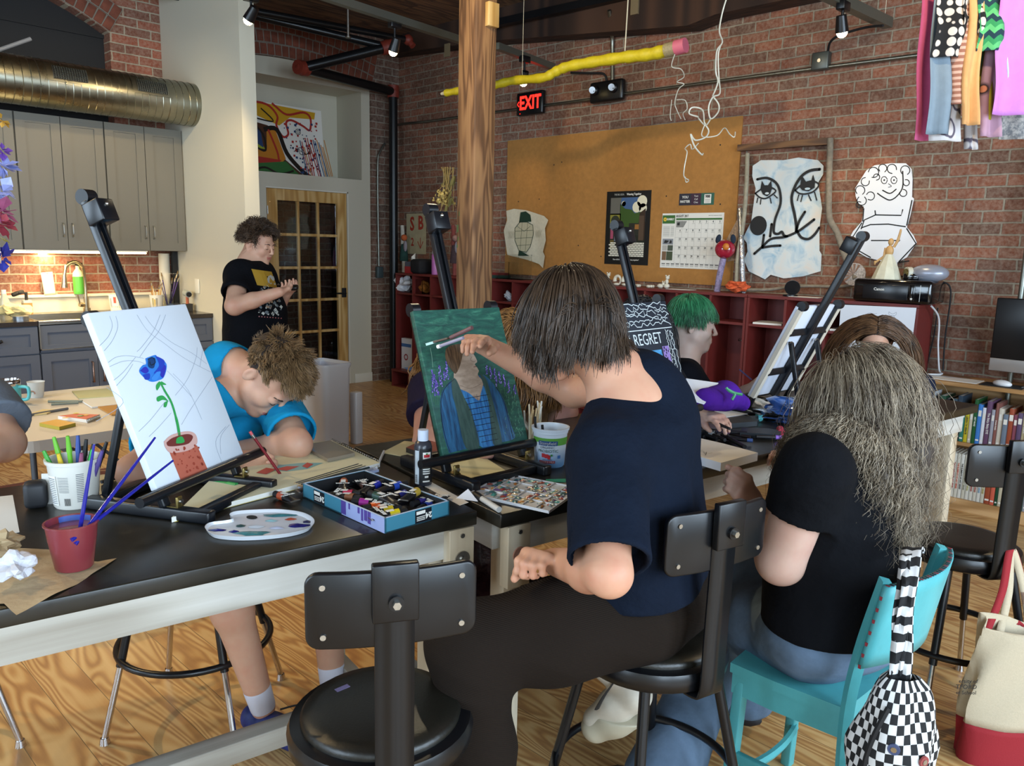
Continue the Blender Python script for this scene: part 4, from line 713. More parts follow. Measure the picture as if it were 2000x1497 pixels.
T = thing('scrub_brush', 'dark scrub brush resting on the soap things', 'brush', (-6.93, 1.72, 1.051)); MB().box((0, 0, .02), (.03, .09, .03), BLKM, .008, rot=(.3, 0, .2)).build('head', T)
lump('crumpled_cloth', 'crumpled cream dish cloth on the counter left of the sink', 'cloth', (-6.6, 1.6, .911), (.06, .1, .045), pm('cream_cloth', '#dccf9a', .9, bump=.4), 12, .45)
MB().cyl((0, 0, 0), (0, 0, .03), .05, pm('steel_dish', '#8f9296', .3, .8), n=18).build('small_dish', None, 'small metal dish on the counter edge', 'dish', loc=(-6.42, 1.6, .911)); MB().cyl((0, 0, .055), (0, .14, .055), .055, pm('slate_cup', '#3a4650', .4), n=20).build('tumbler', None, 'dark slate tumbler lying at the far left of the counter', 'tumbler', loc=(-6.45, 1.3, .911))
tag(MB().bx((0, 0, 0), (.2, .28, .012), pm('board_wood', '#8c6a44', .5)).build('cutting_board', loc=(-6.62, 2.44, .911)), 'thin wooden board on the counter under the printed tub', 'board')
# spiral duct
T = thing('spiral_duct', 'round galvanised spiral air duct above the kitchen cabinets', 'duct', (-6.5, 0, 2.57)); r = .165; n_ = NT('duct_metal'); c_ = n_.co(); n_.set(Base__Color=n_.ramp(n_.noise(c_, 3, 4).outputs[0], ((.3, '#7d7f72'), (.7, '#a19d8c'))), Metallic=1., Roughness=n_.math('MULTIPLY_ADD', n_.noise(c_, 14, 3).outputs[0], .2, .2)); DM = n_.m
mb = MB(); mb.cyl((0, -3, 0), (0, YW+.01, 0), r, DM, n=48)
pts = []
N_ = 80*34
for k in range(N_): a = 2*pi*k/40; y = -.6+k/40*.0525; pts.append((r*cos(a), y, -r*sin(a)))
mb.tube(pts[:int((YW+.6)/.0525*40)], .0032, DM, 4); mb.build('duct', T)
for i, y0 in enumerate((1.86, 2.43, 1.2)):
    g = MB(); a0, a1 = .02, .78; f = lambda u, v, rr_=r+.006: (rr_*cos(a0+(a1-a0)*v), y0+.3*u, rr_*sin(a0+(a1-a0)*v)); g.grid(f, 1, 10, DM)
    g2 = MB(); b0, b1 = .12, .66; gp = g.build('saddle_plate', T)
    g2.grid(lambda u, v: ((r+.008)*cos(b0+(b1-b0)*v), y0+.04+.22*u, (r+.008)*sin(b0+(b1-b0)*v)), 1, 8, BLKM)
    for k in range(15): g2.tube([((r+.011)*cos(b0+(b1-b0)*q/8), y0+.04+.22*k/14, (r+.011)*sin(b0+(b1-b0)*q/8)) for q in range(9)], .0022, GALV, 4)
    for k in range(9): q = b0+(b1-b0)*k/8; g2.tube([((r+.012)*cos(q), y0+.04, (r+.012)*sin(q)), ((r+.012)*cos(q), y0+.26, (r+.012)*sin(q))], .0022, GALV, 4)
    g2.build('grille', T)
# abstract canvas in the niche
nx = XL-.2; T = thing('abstract_painting', 'colourful abstract canvas leaning in the niche above the door', 'painting', T=Matrix(((0, 0, 1, XL-.27), (1, 0, 0, 3.92), (0, 1, 0, 2.166), (0, 0, 0, 1))) @ Matrix.Rotation(-.09, 4, 'X'))
MB().bx((0, 0, -.03), (.86, .7, 0), PAPER).build('canvas', T); mb = MB(); Y_, R_, B_, K_, G_ = C('#c99a1e'), C('#a82c24'), C('#1f3f6b'), C('#14120f'), C('#2f6a34'); z = .001
def PT(pts): return [((a-200)/530*.84+.0+.01, .7-(b-720-(a-200)*.12)/500*.68) for a, b in pts]      # traced from the photo's canvas
mb.flat(PT([(200, 720), (690, 800), (680, 850), (500, 840), (420, 900), (200, 800)]), z, Y_); z += .0005
mb.flat(PT([(200, 860), (340, 900), (450, 1150), (600, 1290), (200, 1250)]), z, C('#4a2a1a')); z += .0005
mb.flat(PT([(200, 880), (260, 960), (310, 1070), (200, 1050)]), z, C('#9aa82c')).flat(PT([(200, 780), (250, 860), (290, 960), (300, 1060), (220, 1000)]), z+.0004, B_)
mb.flat(PT([(205, 1060), (320, 1080), (330, 920), (390, 930), (450, 1140), (420, 1170), (205, 1110)]), z, C('#c07a22')).flat(PT([(205, 1110), (420, 1150), (380, 1190), (220, 1160)]), z+.0005, R_); z += .001
mb.flat(PT([(210, 1170), (450, 1160), (560, 1280), (210, 1240)]), z, G_); z += .0005
for pts, w_, m in (([(200, 730), (340, 750), (410, 830), (400, 900), (440, 980), (480, 960), (470, 880), (510, 860), (590, 900), (640, 930), (650, 840), (600, 800), (480, 820), (400, 760), (380, 740)], .022, R_), ([(210, 860), (300, 960), (310, 1080), (230, 1040)], .02, K_), ([(310, 930), (400, 930), (460, 1100), (560, 1230), (620, 1280)], .045, K_), ([(220, 1220), (300, 1200), (400, 1250), (500, 1230)], .02, K_), ([(340, 930), (390, 1080), (400, 1150)], .02, R_), ([(300, 780), (380, 870), (260, 850)], .014, K_)):
    mb.stroke([(p.x, p.y) for p in curve([(a, b, 0) for a, b in PT(pts)], 5)], w_, z, m); z += .0004
rr = random.Random(2)
for k in range(120):
    a = rr.uniform(430, 700); b = rr.uniform(880, 1250)
    if a < 430+(b-900)*.35: continue
    p, q = PT([(a, b)])[0]; s_ = rr.uniform(.006, .014); mb.flat([(p-s_, q-s_*.6), (p+s_*.8, q-s_), (p+s_, q+s_*.8), (p-s_*.7, q+s_)], z+.0002*(k % 3), rr.choice([R_, B_, B_, R_, C('#2a2038')]))
for k in range(14): a = 560+k*14; mb.stroke(PT([(a, 1000+rr.uniform(-20, 60)), (a+30+rr.uniform(0, 30), 1280)]), .009, z+.001, rr.choice([R_, B_, C('#c07a22')]))
mb.ring(PT([(550, 945)])[0], .028, .006, z+.0012, K_).ring(PT([(550, 945)])[0], .014, .005, z+.0012, K_)
for k in range(3): mb.stroke([(p.x, p.y) for p in curve([(a, b, 0) for a, b in PT([(510+k*20, 1090), (560, 1060+k*25), (600, 1110), (640, 1060+k*20)])], 5)], .006, z+.0014, K_)
mb.build('paint', T)
# pipes, conduits and boxes in the corner
BPIPE = pm('black_pipe', '#15171a', .3, .3); RF = pm('red_fitting', '#7c2f22', .5); zt2 = 3.09
def pipe(name, label, pts, r, m, cat='pipe', n=12): return MB().tube(pts, r, m, n).build(name, None, label, cat)
T = thing('sprinkler_pipe', 'black sprinkler pipe with red couplings running down the corner', 'pipe', (0, 0, 0)); A_ = Vector((-6.98, 5.33, 3.08)); B_2 = px(590, 133, -6.55); C_2 = pz(757, 92, 3.3)
MB().cyl((A_.x, A_.y, 0), A_, .045, BPIPE).cyl(A_, B_2, .045, BPIPE).cyl(B_2, C_2, .045, BPIPE).build('pipe', T)
for p, q in ((A_, Vector((0, 0, 1))), (B_2, A_-B_2), (C_2, B_2-C_2)): d = q.normalized()*.06; MB().sph(p, .066, RF, 14).cyl(p-d, p+d, .062, RF, n=14).build('coupling', T)
C3 = C_2+Vector((-.9, -1.9, .25)); MB().cyl(C_2, C3, .035, BPIPE).build('branch_pipe', T)
T = thing('sprinkler_pipe', 'second black pipe with a red end fitting under the ceiling planks', 'pipe', (0, 0, 0)); E_ = pz(797, 78, 3.42); MB().cyl(E_, E_+Vector((-.6, -3.2, .0)), .03, BPIPE).build('pipe', T); MB().sph(E_, .05, RF, 12).cyl(E_, E_+Vector((.05, .02, -.06)), .03, RF).build('coupling', T)
D_ = pz(680, 57, 3.3); MB().cyl(D_+Vector((0, 0, -.06)), D_+Vector((0, 0, .3)), .012, STEEL).cyl(D_+Vector((0, 0, -.07)), D_+Vector((0, 0, -.06)), .025, STEEL).build('sprinkler', None, 'small sprinkler head above the white niche', 'sprinkler')
T = thing('corner_conduit', 'thin metal conduit down the corner brick to a grey switch box', 'conduit', (0, 0, 0)); cy = lambda a, b: px(a, b, XL+.06)
MB().tube(curve([cy(752, 280), cy(742, 297), cy(738, 315), cy(738, 400), cy(740, 520)], 6), .011, GALV).build('pipe', T); MB().box(cy(741, 532), (.05, .075, .12), pm('box_grey2', '#4f5f63', .4, .5), .005).build('switch_box', T)
Z_ = lambda a, b, y=YB-.03: py(a, b, y)
T = thing('wall_conduit', 'long thin metal conduit crossing the brick wall above the cork board', 'conduit', (0, 0, 0))
MB().tube(curve([Z_(763, 262), Z_(768, 250), Z_(782, 243), Z_(830, 238)], 6)+[Z_(960, 220), Z_(1156, 194), Z_(1222, 183), Z_(1409, 158), Z_(1622, 130), Z_(1840, 102), Z_(1995, 80)], .013, GALV).build('pipe', T)
MB().box(Z_(1604, 120), (.115, .06, .115), pm('junction_grey', '#565a56', .4, .6), .008).cyl(Z_(1604, 120)+Vector((0, -.035, 0)), Z_(1604, 120)+Vector((0, -.04, 0)), .012, STEEL).build('junction_box', T)
MB().tube(curve([Z_(1190, 20, 5.3), Z_(1194, 50, 5.38), Z_(1196, 80), Z_(1196, 165)], 6), .016, GALV).build('drop_pipe', T)
MB().tube(curve([Z_(1617, 102), Z_(1622, 82, 5.4), Z_(1642, 68, 5.35), Z_(1690, 54, 5.3), Z_(1725, 50, 5.25)], 6), .008, BLKM).build('cable', T); MB().tube(curve([Z_(1185, 168), Z_(1180, 145), Z_(1150, 143), Z_(1115, 142)], 6), .009, BLKM).build('cable', T)
# exit sign and emergency light
p = Z_(1037, 202, 5.47); T = thing('exit_sign', 'black exit sign with glowing red EXIT letters on the brick wall', 'exit sign', T=BW(p.x, p.z, 5.49)); ER = pm('exit_glow', '#ff2018', .5, emit='#ff1c14', es=5)
MB().box((0, 0, .02), (.32, .2, .05), BLACK, .012).build('housing', T); MB().text('EXIT', .165, ER, T=Matrix.Translation((.012, 0, .046)), bold=.004, sx=.78).stroke([(-.125, .022), (-.145, 0), (-.125, -.022)], .008, .046, ER).disc((-.11, -.085), .004, .046, ER, 8).build('letters', T)
p = Z_(1188, 179, 5.47); T = thing('emergency_light', 'black two-headed emergency light on the brick wall', 'emergency light', T=BW(p.x, p.z, 5.49))
MB().box((0, 0, .03), (.34, .17, .06), BLACK, .02).build('housing', T)
for a in (-.11, .09): MB().sph((a, .015, .07), (.042, .042, .03), BLACK, 16).cyl((a, .015, .09), (a+.004, .012, .102), .028, pm('lamp_lens', '#b9bec4', .15, .6), n=14).build('lamp_head', T)
# ceiling: tracks with spots, pipe, steel channel
SPOT = pm('spot_glow', '#fff3cf', .5, emit='#ffe3a0', es=40)
def spot(p, tgt, label, e=18, drop=.14, size=1.1, blend=.6):
    p = Vector(p); T = thing('track_spot', label, 'spotlight', p); T['group'] = 'track spotlights'; d = (Vector(tgt)-p).normalized()
    MB().box((0, 0, 0), (.05, .09, .05), BLACK, .005).cyl((0, 0, -.02), (0, 0, -drop), .008, BLACK).build('adapter', T)
    q = Vector((0, 0, -drop)); MB().cyl(q-d*.05, q+d*.04, .028, BLACK, r2=.038).build('can', T); MB().sph(q+d*.042, (.031, .031, .031), SPOT, 12).build('bulb', T)
    lamp('SPOT', 'spot_beam', p+q+d*.08, tgt, e, WARM, spot_size=size, spot_blend=blend, shadow_soft_size=.03)
TRK = pm('track_metal', '#77796f', .4, .7)
def track(name, label, a, b, w=.05, h=.05, m=None): return MB().beam(a, b, w, h, m or TRK).build(name, None, label, 'track')
t0 = pz(658, 0, 3.05); t1 = pz(889, 75, 3.05); dv = (t1-t0).normalized(); TE = pz(1085, 134, 3.05)
track('light_track', 'long grey light track left of the timber post', t0-dv*5, t1+dv*.25)
track('light_track', 'dark light track in front of the exit sign', pz(970, 90, 3.04), pz(1080, 131, 3.04))
track('light_track', 'dark light track at the upper right of the brick wall', (-2.14, 3.8, 2.95), (-2.03, 5.45, 2.95), .06, .06)
track('steel_pipe', 'dark pipe running under the ceiling along the brick wall', pz(940, 52, 3.45), pz(1260, -18, 3.45), .06, .06, BPIPE)
spot(pz(771, 48, 3.02), (-6.2, 3.6, 0), 'lit spotlight between the black pipe and the timber post', 22)
spot(pz(1025, 116, 3.0), (-5.4, 5.3, 1.6), 'lit spotlight just above the exit sign', 16)
spot(pz(1647, 12, 2.91), (-2.1, 5.5, 1.2), 'lit spotlight at the upper right in front of the brick', 30, .1)
spot(pd(490, -5, 5.0), (-6.4, 2.2, 1.2), 'lit spotlight in front of the white partition', 60, .1, 1.5)
lamp('SPOT', 'spot_beam', (-4.6, .3, 3.3), (-2.5, 1.0, 0), 150, (1, .72, .36), spot_size=1.0, spot_blend=.5, shadow_soft_size=.02)
lamp('SPOT', 'spot_beam', (-3.9, -.6, 3.3), (-2.2, .9, 0), 110, (1, .72, .36), spot_size=1.0, spot_blend=.5, shadow_soft_size=.02)
lamp('SPOT', 'spot_beam', (-3.6, 1.6, 3.3), (-3.5, 1.2, .7), 45, (1, .76, .42), spot_size=1.1, spot_blend=.7, shadow_soft_size=.03)
lamp('SPOT', 'spot_beam', (.9, 3.6, 3.3), (-.6, 2.9, 0), 95, (1, .76, .44), spot_size=1.1, spot_blend=.6, shadow_soft_size=.02)
lamp('SPOT', 'spot_beam', (-3.4, 3.4, 3.3), (-2.0, 2.2, .9), 60, (1, .84, .56), spot_size=1.1, spot_blend=.7, shadow_soft_size=.03)
lamp('SPOT', 'spot_beam', (-4.6, 1.6, 3.3), (-6.9, 2.3, 1.7), 110, (1, .76, .42), spot_size=1.3, spot_blend=.8, shadow_soft_size=.05)  # unseen spot without a fixture, added for more warm light on the kitchen
lamp('SPOT', 'spot_beam', (-3.3, 2.6, 3.3), (-4.0, 5.5, 1.9), 90, (1, .8, .48), spot_size=1.5, spot_blend=.8, shadow_soft_size=.05)
lamp('SPOT', 'spot_beam', (-.6, 2.6, 3.3), (-1.6, 5.5, 2.0), 70, (1, .78, .46), spot_size=1.5, spot_blend=.8, shadow_soft_size=.05)
T = thing('tube_fixture', 'slim fluorescent fixture hanging in the dark arched recess', 'light', (0, 0, 0)); MB().cyl(px(-60, 118, -6.6), px(60, 76, -6.6), .014, pm('tube_grey', '#7d8086', .3)).build('tube', T)
# yellow branch pencil hung from the ceiling
T = thing('giant_pencil', 'crooked branch painted as a yellow pencil with pink eraser, hung by strings', 'hanging sculpture', (0, 0, 0)); D0, D1 = 6.1, 5.0
pp = [(870, 182), (905, 176), (960, 168), (1000, 158), (1060, 152), (1085, 140), (1110, 130), (1160, 121), (1220, 112), (1270, 106), (1303, 98)]
pts = curve([pd(a, b, D0+(D1-D0)*(a-860)/475) for a, b in pp], 6); YL = pm('pencil_yellow', '#c9b41c', .5, var=.12, vs=30, bump=.4, bs=60)
MB().tube(pts, [.026+.016*i/len(pts)+.003*sin(i*1.7) for i in range(len(pts))], YL, 14).build('shaft', T); e = pts[-1]; d = (e-pts[-4]).normalized()
MB().cyl(e-d*.01, e+d*.06, .044, pm('ferrule_tan', '#9a8c6a', .5, var=.2, vs=80)).build('ferrule', T); MB().cyl(e+d*.06, e+d*.13, .046, pm('eraser_pink', '#d0697c', .6)).build('eraser', T)
s_ = pts[0]; d0 = (pts[0]-pts[2]).normalized(); MB().cyl(s_, s_+d0*.04, .018, pm('tip_wood', '#cfc3a4', .6), r2=.01).cyl(s_+d0*.04, s_+d0*.055, .01, INK, r2=.002).build('tip', T)
STR = pm('string', '#cfc6ae', .7); g_ = pts[48]; MB().tube([g_+Vector((0, 0, .03)), Vector((g_.x+.02, g_.y, ZC))], .004, STR, 5).tube([(g_.x+.04*cos(k), g_.y, g_.z+.04*sin(k)) for k in range(7)], .003, STR, 5, True).build('string', T)
g_ = pts[20]; MB().tube([g_, (g_.x, g_.y, ZC)], .002, STR, 4).build('string', T)
# wire tangles
T = thing('wire_sculpture', 'tangled white wire sculpture dangling in front of the cork board', 'hanging sculpture', (0, 0, 0)); WR = pm('white_wire', '#d9d2bd', .4)
def wire(l, D, r=.0035): return MB().tube(curve([pd(a, b, D+.05*sin(i)) for i, (a, b) in enumerate(l)], 5), r, WR, 5)
wire([(1425, -20), (1412, 20), (1405, 60), (1411, 82), (1400, 100), (1398, 140), (1402, 160), (1392, 188)], 3.6).build('wire', T)
wire([(1411, 82), (1403, 105), (1404, 150), (1406, 182), (1392, 190), (1384, 210), (1388, 232), (1402, 220), (1404, 205), (1394, 190)], 3.6).build('wire', T)
wire([(1388, 232), (1378, 245), (1365, 232), (1362, 228), (1346, 222), (1352, 210), (1372, 215), (1376, 240), (1384, 255), (1378, 268), (1358, 274), (1349, 262), (1356, 285), (1370, 302), (1373, 300)], 3.6).build('wire', T)
wire([(1378, 240), (1371, 266), (1400, 265), (1415, 250), (1425, 262), (1434, 268), (1436, 258)], 3.6, .0025).build('wire', T)
wire([(1364, 280), (1352, 292), (1348, 282), (1338, 290), (1342, 298), (1337, 325), (1336, 345), (1345, 352), (1340, 356), (1338, 346)], 3.6, .0025).build('wire', T)
T = thing('wire_sculpture', 'thin curly wire hanging below the pencil eraser', 'hanging sculpture', (0, 0, 0))
wire([(1318, 106), (1312, 130), (1330, 135), (1336, 150), (1322, 160), (1336, 164), (1325, 175), (1318, 200), (1322, 215), (1330, 232)], 4.0, .0025).build('wire', T); wire([(1322, 195), (1338, 196), (1342, 212), (1334, 222), (1338, 234)], 4.0, .0025).build('wire', T); wire([(1312, 195), (1309, 225), (1311, 236)], 4.0, .002).build('wire', T)
# fabric strips, upper right
fs = [(1822, 1808, 34, 275, '#c95a86', 'pink'), (1842, 1832, 30, 262, '#7b8a96', 'grey-blue'), (1862, 1855, 42, 110, 'dots', 'black and white dotted'), (1858, 1850, 40, 275, 'bikes', 'white bicycle print'), (1888, 1884, 34, 205, 'stripe', 'peach striped'), (1912, 1890, 22, 245, '#d6a066', 'orange'), (1926, 1904, 34, 235, '#9a8e22', 'mustard'), (1904, 1900, 30, 66, 'dots', 'second dotted'), (1932, 1938, 34, 98, 'zig', 'green zigzag'), (1948, 1918, 20, 235, '#5f9a94', 'teal'), (1915, 1897, 16, 292, 'bikes', 'long bicycle print'), (1952, 1930, 26, 268, 'mauve', 'mauve with record print'), (1962, 1955, 10, 160, '#b8cfd6', 'pale blue lace'), (1985, 1975, 52, 225, '#c77fc9', 'bright lilac'), (1990, 1985, 40, 272, 'grit', 'grey speckled'), (1965, 1960, 20, 236, '#6a9ab8', 'sky blue')]
def pat(kind):
    if kind[0] == '#': return pm('fab'+kind, kind, .9, bump=.2, bs=300, var=.05)
    if 'fab'+kind in MC: return MC['fab'+kind]
    n = NT('fab'+kind); co = n.co(rot=(0, 0, .785)) 
    if kind == 'dots': v = n.n('ShaderNodeTexVoronoi', Vector=co, Scale=26, Randomness=0.); c = n.ramp(v.outputs[0], ((.43, '#cbbdb2'), (.47, '#121214')))
    elif kind == 'bikes': v = n.n('ShaderNodeTexVoronoi', Vector=co, Scale=9); c = n.ramp(n.math('ABSOLUTE', n.math('SUBTRACT', v.outputs[0], .33)), ((.03, '#5a5260'), (.06, '#cdc6c4')))
    elif kind == 'stripe': v = n.n('ShaderNodeTexWave', _bands_direction='Z', Vector=n.co(), Scale=14); c = n.ramp(v.outputs[0], ((.4, '#c9a08c'), (.5, '#96624e')))
    elif kind == 'zig':
        sp = n.n('ShaderNodeSeparateXYZ', i0=n.co()); xx = n.math('PINGPONG', sp.outputs[0], .018); v = n.math('FRACT', n.math('MULTIPLY', n.math('ADD', sp.outputs[2], xx), 16)); c = n.ramp(v, ((.0, '#2f8a52'), (.33, '#14343f'), (.66, '#5ab06c')), 'CONSTANT')
    elif kind == 'mauve': v = n.n('ShaderNodeTexVoronoi', Vector=co, Scale=10); c = n.ramp(v.outputs[0], ((.12, '#d98a6a'), (.16, '#18161c'), (.3, '#b08a9c')))
    else: v = n.noise(co, 60, 4); c = n.ramp(v.outputs[0], ((.4, '#6a6a6c'), (.6, '#a8a29c')))
    n.set(Base__Color=c, Roughness=.9); MC['fab'+kind] = n.m; return n.m
for i, (xt, xb, w_, yb, c, l) in enumerate(fs):
    D = 3.0+.014*(9, 3, 1, 5, 2, 1, 6, 1, 0, 7, 8, 4, 2, 0, 7, 9)[i]; t = pd(xt, -40, D); b = pd(xb, yb, D); b.x = t.x+(b.x-t.x); w2 = w_*1.25*D/1545; r_ = Vector((RGT.x, RGT.y, 0)).normalized(); n_ = Vector((-FWD.x, -FWD.y, 0)).normalized()
    f = lambda u, v: tuple(t.lerp(b, v)+r_*((u-.5)*w2*(1+.25*v))+n_*(.012*sin(u*7+i+v*2)*(.3+v)+.01*sin(v*9+i)))
    MB().grid(f, 8, 24, pat(c)).build('fabric_strip', None, '%s fabric strip hanging at the upper right corner' % l, 'fabric strip', 'fabric strips of the hanging curtain', solid=.0015)
pt = pd(1900, -42, 3.05); tag(MB().cyl(pt-_r*.25, pt+_r*.35, .012, BARK).build('hanging_rod'), 'rod carrying the hanging fabric strips', 'rod')

MB().cyl((-2.035, 5.4, 2.95), (-2.035, 5.4, ZC), .002, STR, n=5).build('track_wire', None, 'thin wire holding the end of the upper right light track', 'wire')
lump('maroon_jacket', 'dark glossy maroon jacket bundled under the work tables', 'jacket', pz(935, 1330, .0), (.12, .16, .3), pm('maroon_gloss', '#2a1016', .25, var=.5, vs=40, bump=1., bs=50, coat=.4), 41, .3, flat=False)
# ================================================================ work tables, stools, chair, easels
TZ = .86
EPOX = NT('black_resin'); co = EPOX.co(); nz = EPOX.noise(co, 9, 6, .7); n2 = EPOX.noise(co, 55, 3, .6, 0); EPOX.set(Base__Color=EPOX.mix(EPOX.ramp(n2.outputs[0], ((.74, (0, 0, 0)), (.78, (.4, .4, .4)))), EPOX.ramp(nz.outputs[0], ((.3, '#14130f'), (.8, '#262219'))), '#8a8474'), Roughness=EPOX.math('MULTIPLY_ADD', nz.outputs[0], .25, .2)); EPOX.b.inputs['Specular IOR Level'].default_value = .55; EPOX = EPOX.m
def work_table(o, rot, L, W, label, x0=0., block=None, z=TZ):
    T = thing('work_table', label, 'table', (o[0], o[1], 0), rot); T['group'] = 'maple work tables with black tops'
    MB().bx((x0, 0, z-.036), (x0+L, W, z), EPOX, .003).build('tabletop', T)
    for y in (.028, W-.05): MB().bx((x0+.07, y, z-.118), (x0+L-.07, y+.022, z-.037), MAPLEX).build('apron', T)
    for x in (x0+.028, x0+L-.05): MB().bx((x, .07, z-.118), (x+.022, W-.07, z-.037), MAPLE).build('apron', T)
    for x in (x0+.05, x0+L-.108):
        for y in (.05, W-.108): MB().bx((x, y, 0), (x+.058, y+.058, z-.037), MAPLEZ, .003).build('leg', T)
        MB().bx((x+.01, .1, .13), (x+.048, W-.1, .19), MAPLE).build('end_rail', T)
    MB().bx((x0+.08, W/2-.03, .15), (x0+L-.08, W/2+.03, .21), MAPLEX, .003).build('stretcher', T)
    if block is not None:
        lg = MB().bx((block, .0, z-.2), (block+.07, .034, z-.038), MAPLEZ, .002).build('corner_block', T); mb = MB()
        mb.cyl((block+.035, .001, z-.115), (block+.035, -.004, z-.115), .021, pm('bolt_plug', '#9c6c58', .5) if x0 == 0 else STEEL, n=20).cyl((block+.035, -.003, z-.115), (block+.035, -.008, z-.115), .008, STEEL, n=10); mb.build('bolt_plug', lg)
        for q in (.055, .17): MB().cyl((block+.035, .001, z-q), (block+.035, -.004, z-q), .006, STEEL, n=10).build('screw', lg)
    return T
T1 = work_table((-1.350, 1.284), radians(79.8), 1.83, .80, 'black-topped maple work table in the left foreground', -1.83, -.078)
T2 = work_table((-1.290, 1.306), radians(81.6), 1.52, .79, 'black-topped maple work table in front of the person painting', 0., .025)
e2 = Vector((-1.290, 1.306, 0))+Vector((cos(radians(81.6)), sin(radians(81.6)), 0))*1.53
T3 = work_table((e2.x, e2.y), radians(81.6), 1.1, .79, 'far black-topped work table under the tilted easel')
# stools
SEATB = pm('seat_vinyl', '#15140f', .38, bump=.15, bs=180, spec=.6)
def stool(loc, rz, label, seat=.57, ring=.25, chrome=0., back=True, foot=.19):
    """local +y = rear"""
    T = thing('bar_stool', label, 'stool', (loc[0], loc[1], 0), rz, 'black metal studio stools')
    MB().lathe([(0, seat-.052), (.165, seat-.052), (.177, seat-.044), (.18, seat-.02), (.174, seat-.005), (.155, seat-.002), (0, seat-.006)], BLACK, 44).build('seat_pan', T)
    MB().lathe([(.152, seat-.008), (.155, seat+.004), (.148, seat+.014), (.12, seat+.019), (0, seat+.016)], SEATB, 44).build('cushion', T)
    for sx in (-1, 1):
        for sy in (-1, 1):
            top = Vector((sx*.105, sy*.105, seat-.05)); ft = Vector((sx*foot, sy*foot, 0)); mid = top.lerp(ft, 1-chrome)
            l = MB().cyl(top, mid if chrome else ft+Vector((0, 0, .02)), .0125, BLACK, n=14).build('leg', T)
            if chrome: MB().cyl(mid, ft+Vector((0, 0, .015)), .0095, CHROME, n=12).build('chrome_extension', l)
            MB().cyl(ft, ft+Vector((0, 0, .02)), .016, CHROME if chrome else BLKM, r2=.012, n=12).build('foot_cap', l)
    t = (seat-.05-ring)/(seat-.05); rr = (.105+(foot-.105)*t)*1.414+.006
    MB().tube([(rr*cos(2*pi*k/48), rr*sin(2*pi*k/48), ring) for k in range(48)], .0105, BLACK, 10, True).build('foot_ring', T)
    if back:
        w = .033; pts = [(0, .10, seat-.058), (0, .175, seat-.056), (0, .197, seat-.03), (0, .20, seat+.1), (0, .206, seat+.37)]
        mb = MB(); c = [(p.y, p.z) for p in curve([(0, a, b) for _, a, b in pts], 6)]
        vs = [(x, a, b) for a, b in c for x in (-w, w)]; n = len(c); mb.add(vs, [(2*i, 2*i+1, 2*i+3, 2*i+2) for i in range(n-1)], BLACK, True)
        s = mb.build('back_strut', T, solid=.006)
        MB().box((0, .216, seat+.345), (.076, .018, .1), BLACK, .003).cyl((0, .222, seat+.33), (0, .232, seat+.33), .013, BLACK, n=16).cyl((0, .230, seat+.33), (0, .240, seat+.33), .007, STEEL, n=6).build('bracket', T)
        W, H, R = .142, .066, .022; o = []
        for (cx, cy, a0) in ((W-R, H-R, 0), (-W+R, H-R, pi/2), (-W+R, -H+R, pi), (W-R, -H+R, 1.5*pi)): o += [(cx+R*cos(a0+pi/2*k/6), cy+R*sin(a0+pi/2*k/6)) for k in range(7)]
        bm_ = bmesh.new(); f = bm_.faces.new([bm_.verts.new((a, 0, b+seat+.31)) for a, b in o])
        for k in range(1, 10): bmesh.ops.bisect_plane(bm_, geom=bm_.verts[:]+bm_.edges[:]+bm_.faces[:], plane_co=(-W+2*W*k/10, 0, 0), plane_no=(1, 0, 0))
        for v in bm_.verts: v.co.y = .198-.9*(v.co.x**2)+.0
        mb = MB(); mb.bm(bm_, BLACK, True); b = mb.build('backrest', T, solid=.014); bv = b.modifiers.new('b', 'BEVEL'); bv.width = .004; bv.segments = 2; bv.limit_method = 'ANGLE'
        for a in (-.115, .115):
            for q in (-.043, .043): MB().cyl((a, .203-.9*a*a, seat+.31+q), (a, .208-.9*a*a, seat+.31+q), .005, STEEL, n=10).build('screw', b)
    return T
rzv = lambda v: atan2(v[1], v[0])-pi/2
S1 = stool((-1.157, .85), rzv((.866, -.5)), 'empty black stool in the centre foreground with its backrest to the camera', .60)
MB().box((-.06, -.05, .6183), (.016, .01, .0012), pm('paint_dot', '#b5b48a', .6), rot=(0, 0, .4)).box((.07, -.07, .6185), (.03, .012, .0008), pm('paint_lilac', '#6a5f80', .6), rot=(0, 0, .5)).build('paint_mark', S1)
S2 = stool((-.968, 1.497), rzv((.965, -.26)), 'black stool carrying the painter in the navy shirt', .60)
S3 = stool((-.66, 2.84), rzv((.75, -.66)), 'empty black stool at the right edge in front of the bookcase', .575, .25, .42)
S4 = stool((-2.345, 1.0), rzv((-.9, -.4))+.3, 'black stool with chrome feet behind the left table, under the boy in turquoise', .6, .25, .42, foot=.20, back=False)
S5 = stool((-2.68, .30), .2, 'black stool with chrome feet at the bottom left corner', .6, .25, .42, foot=.2, back=False)
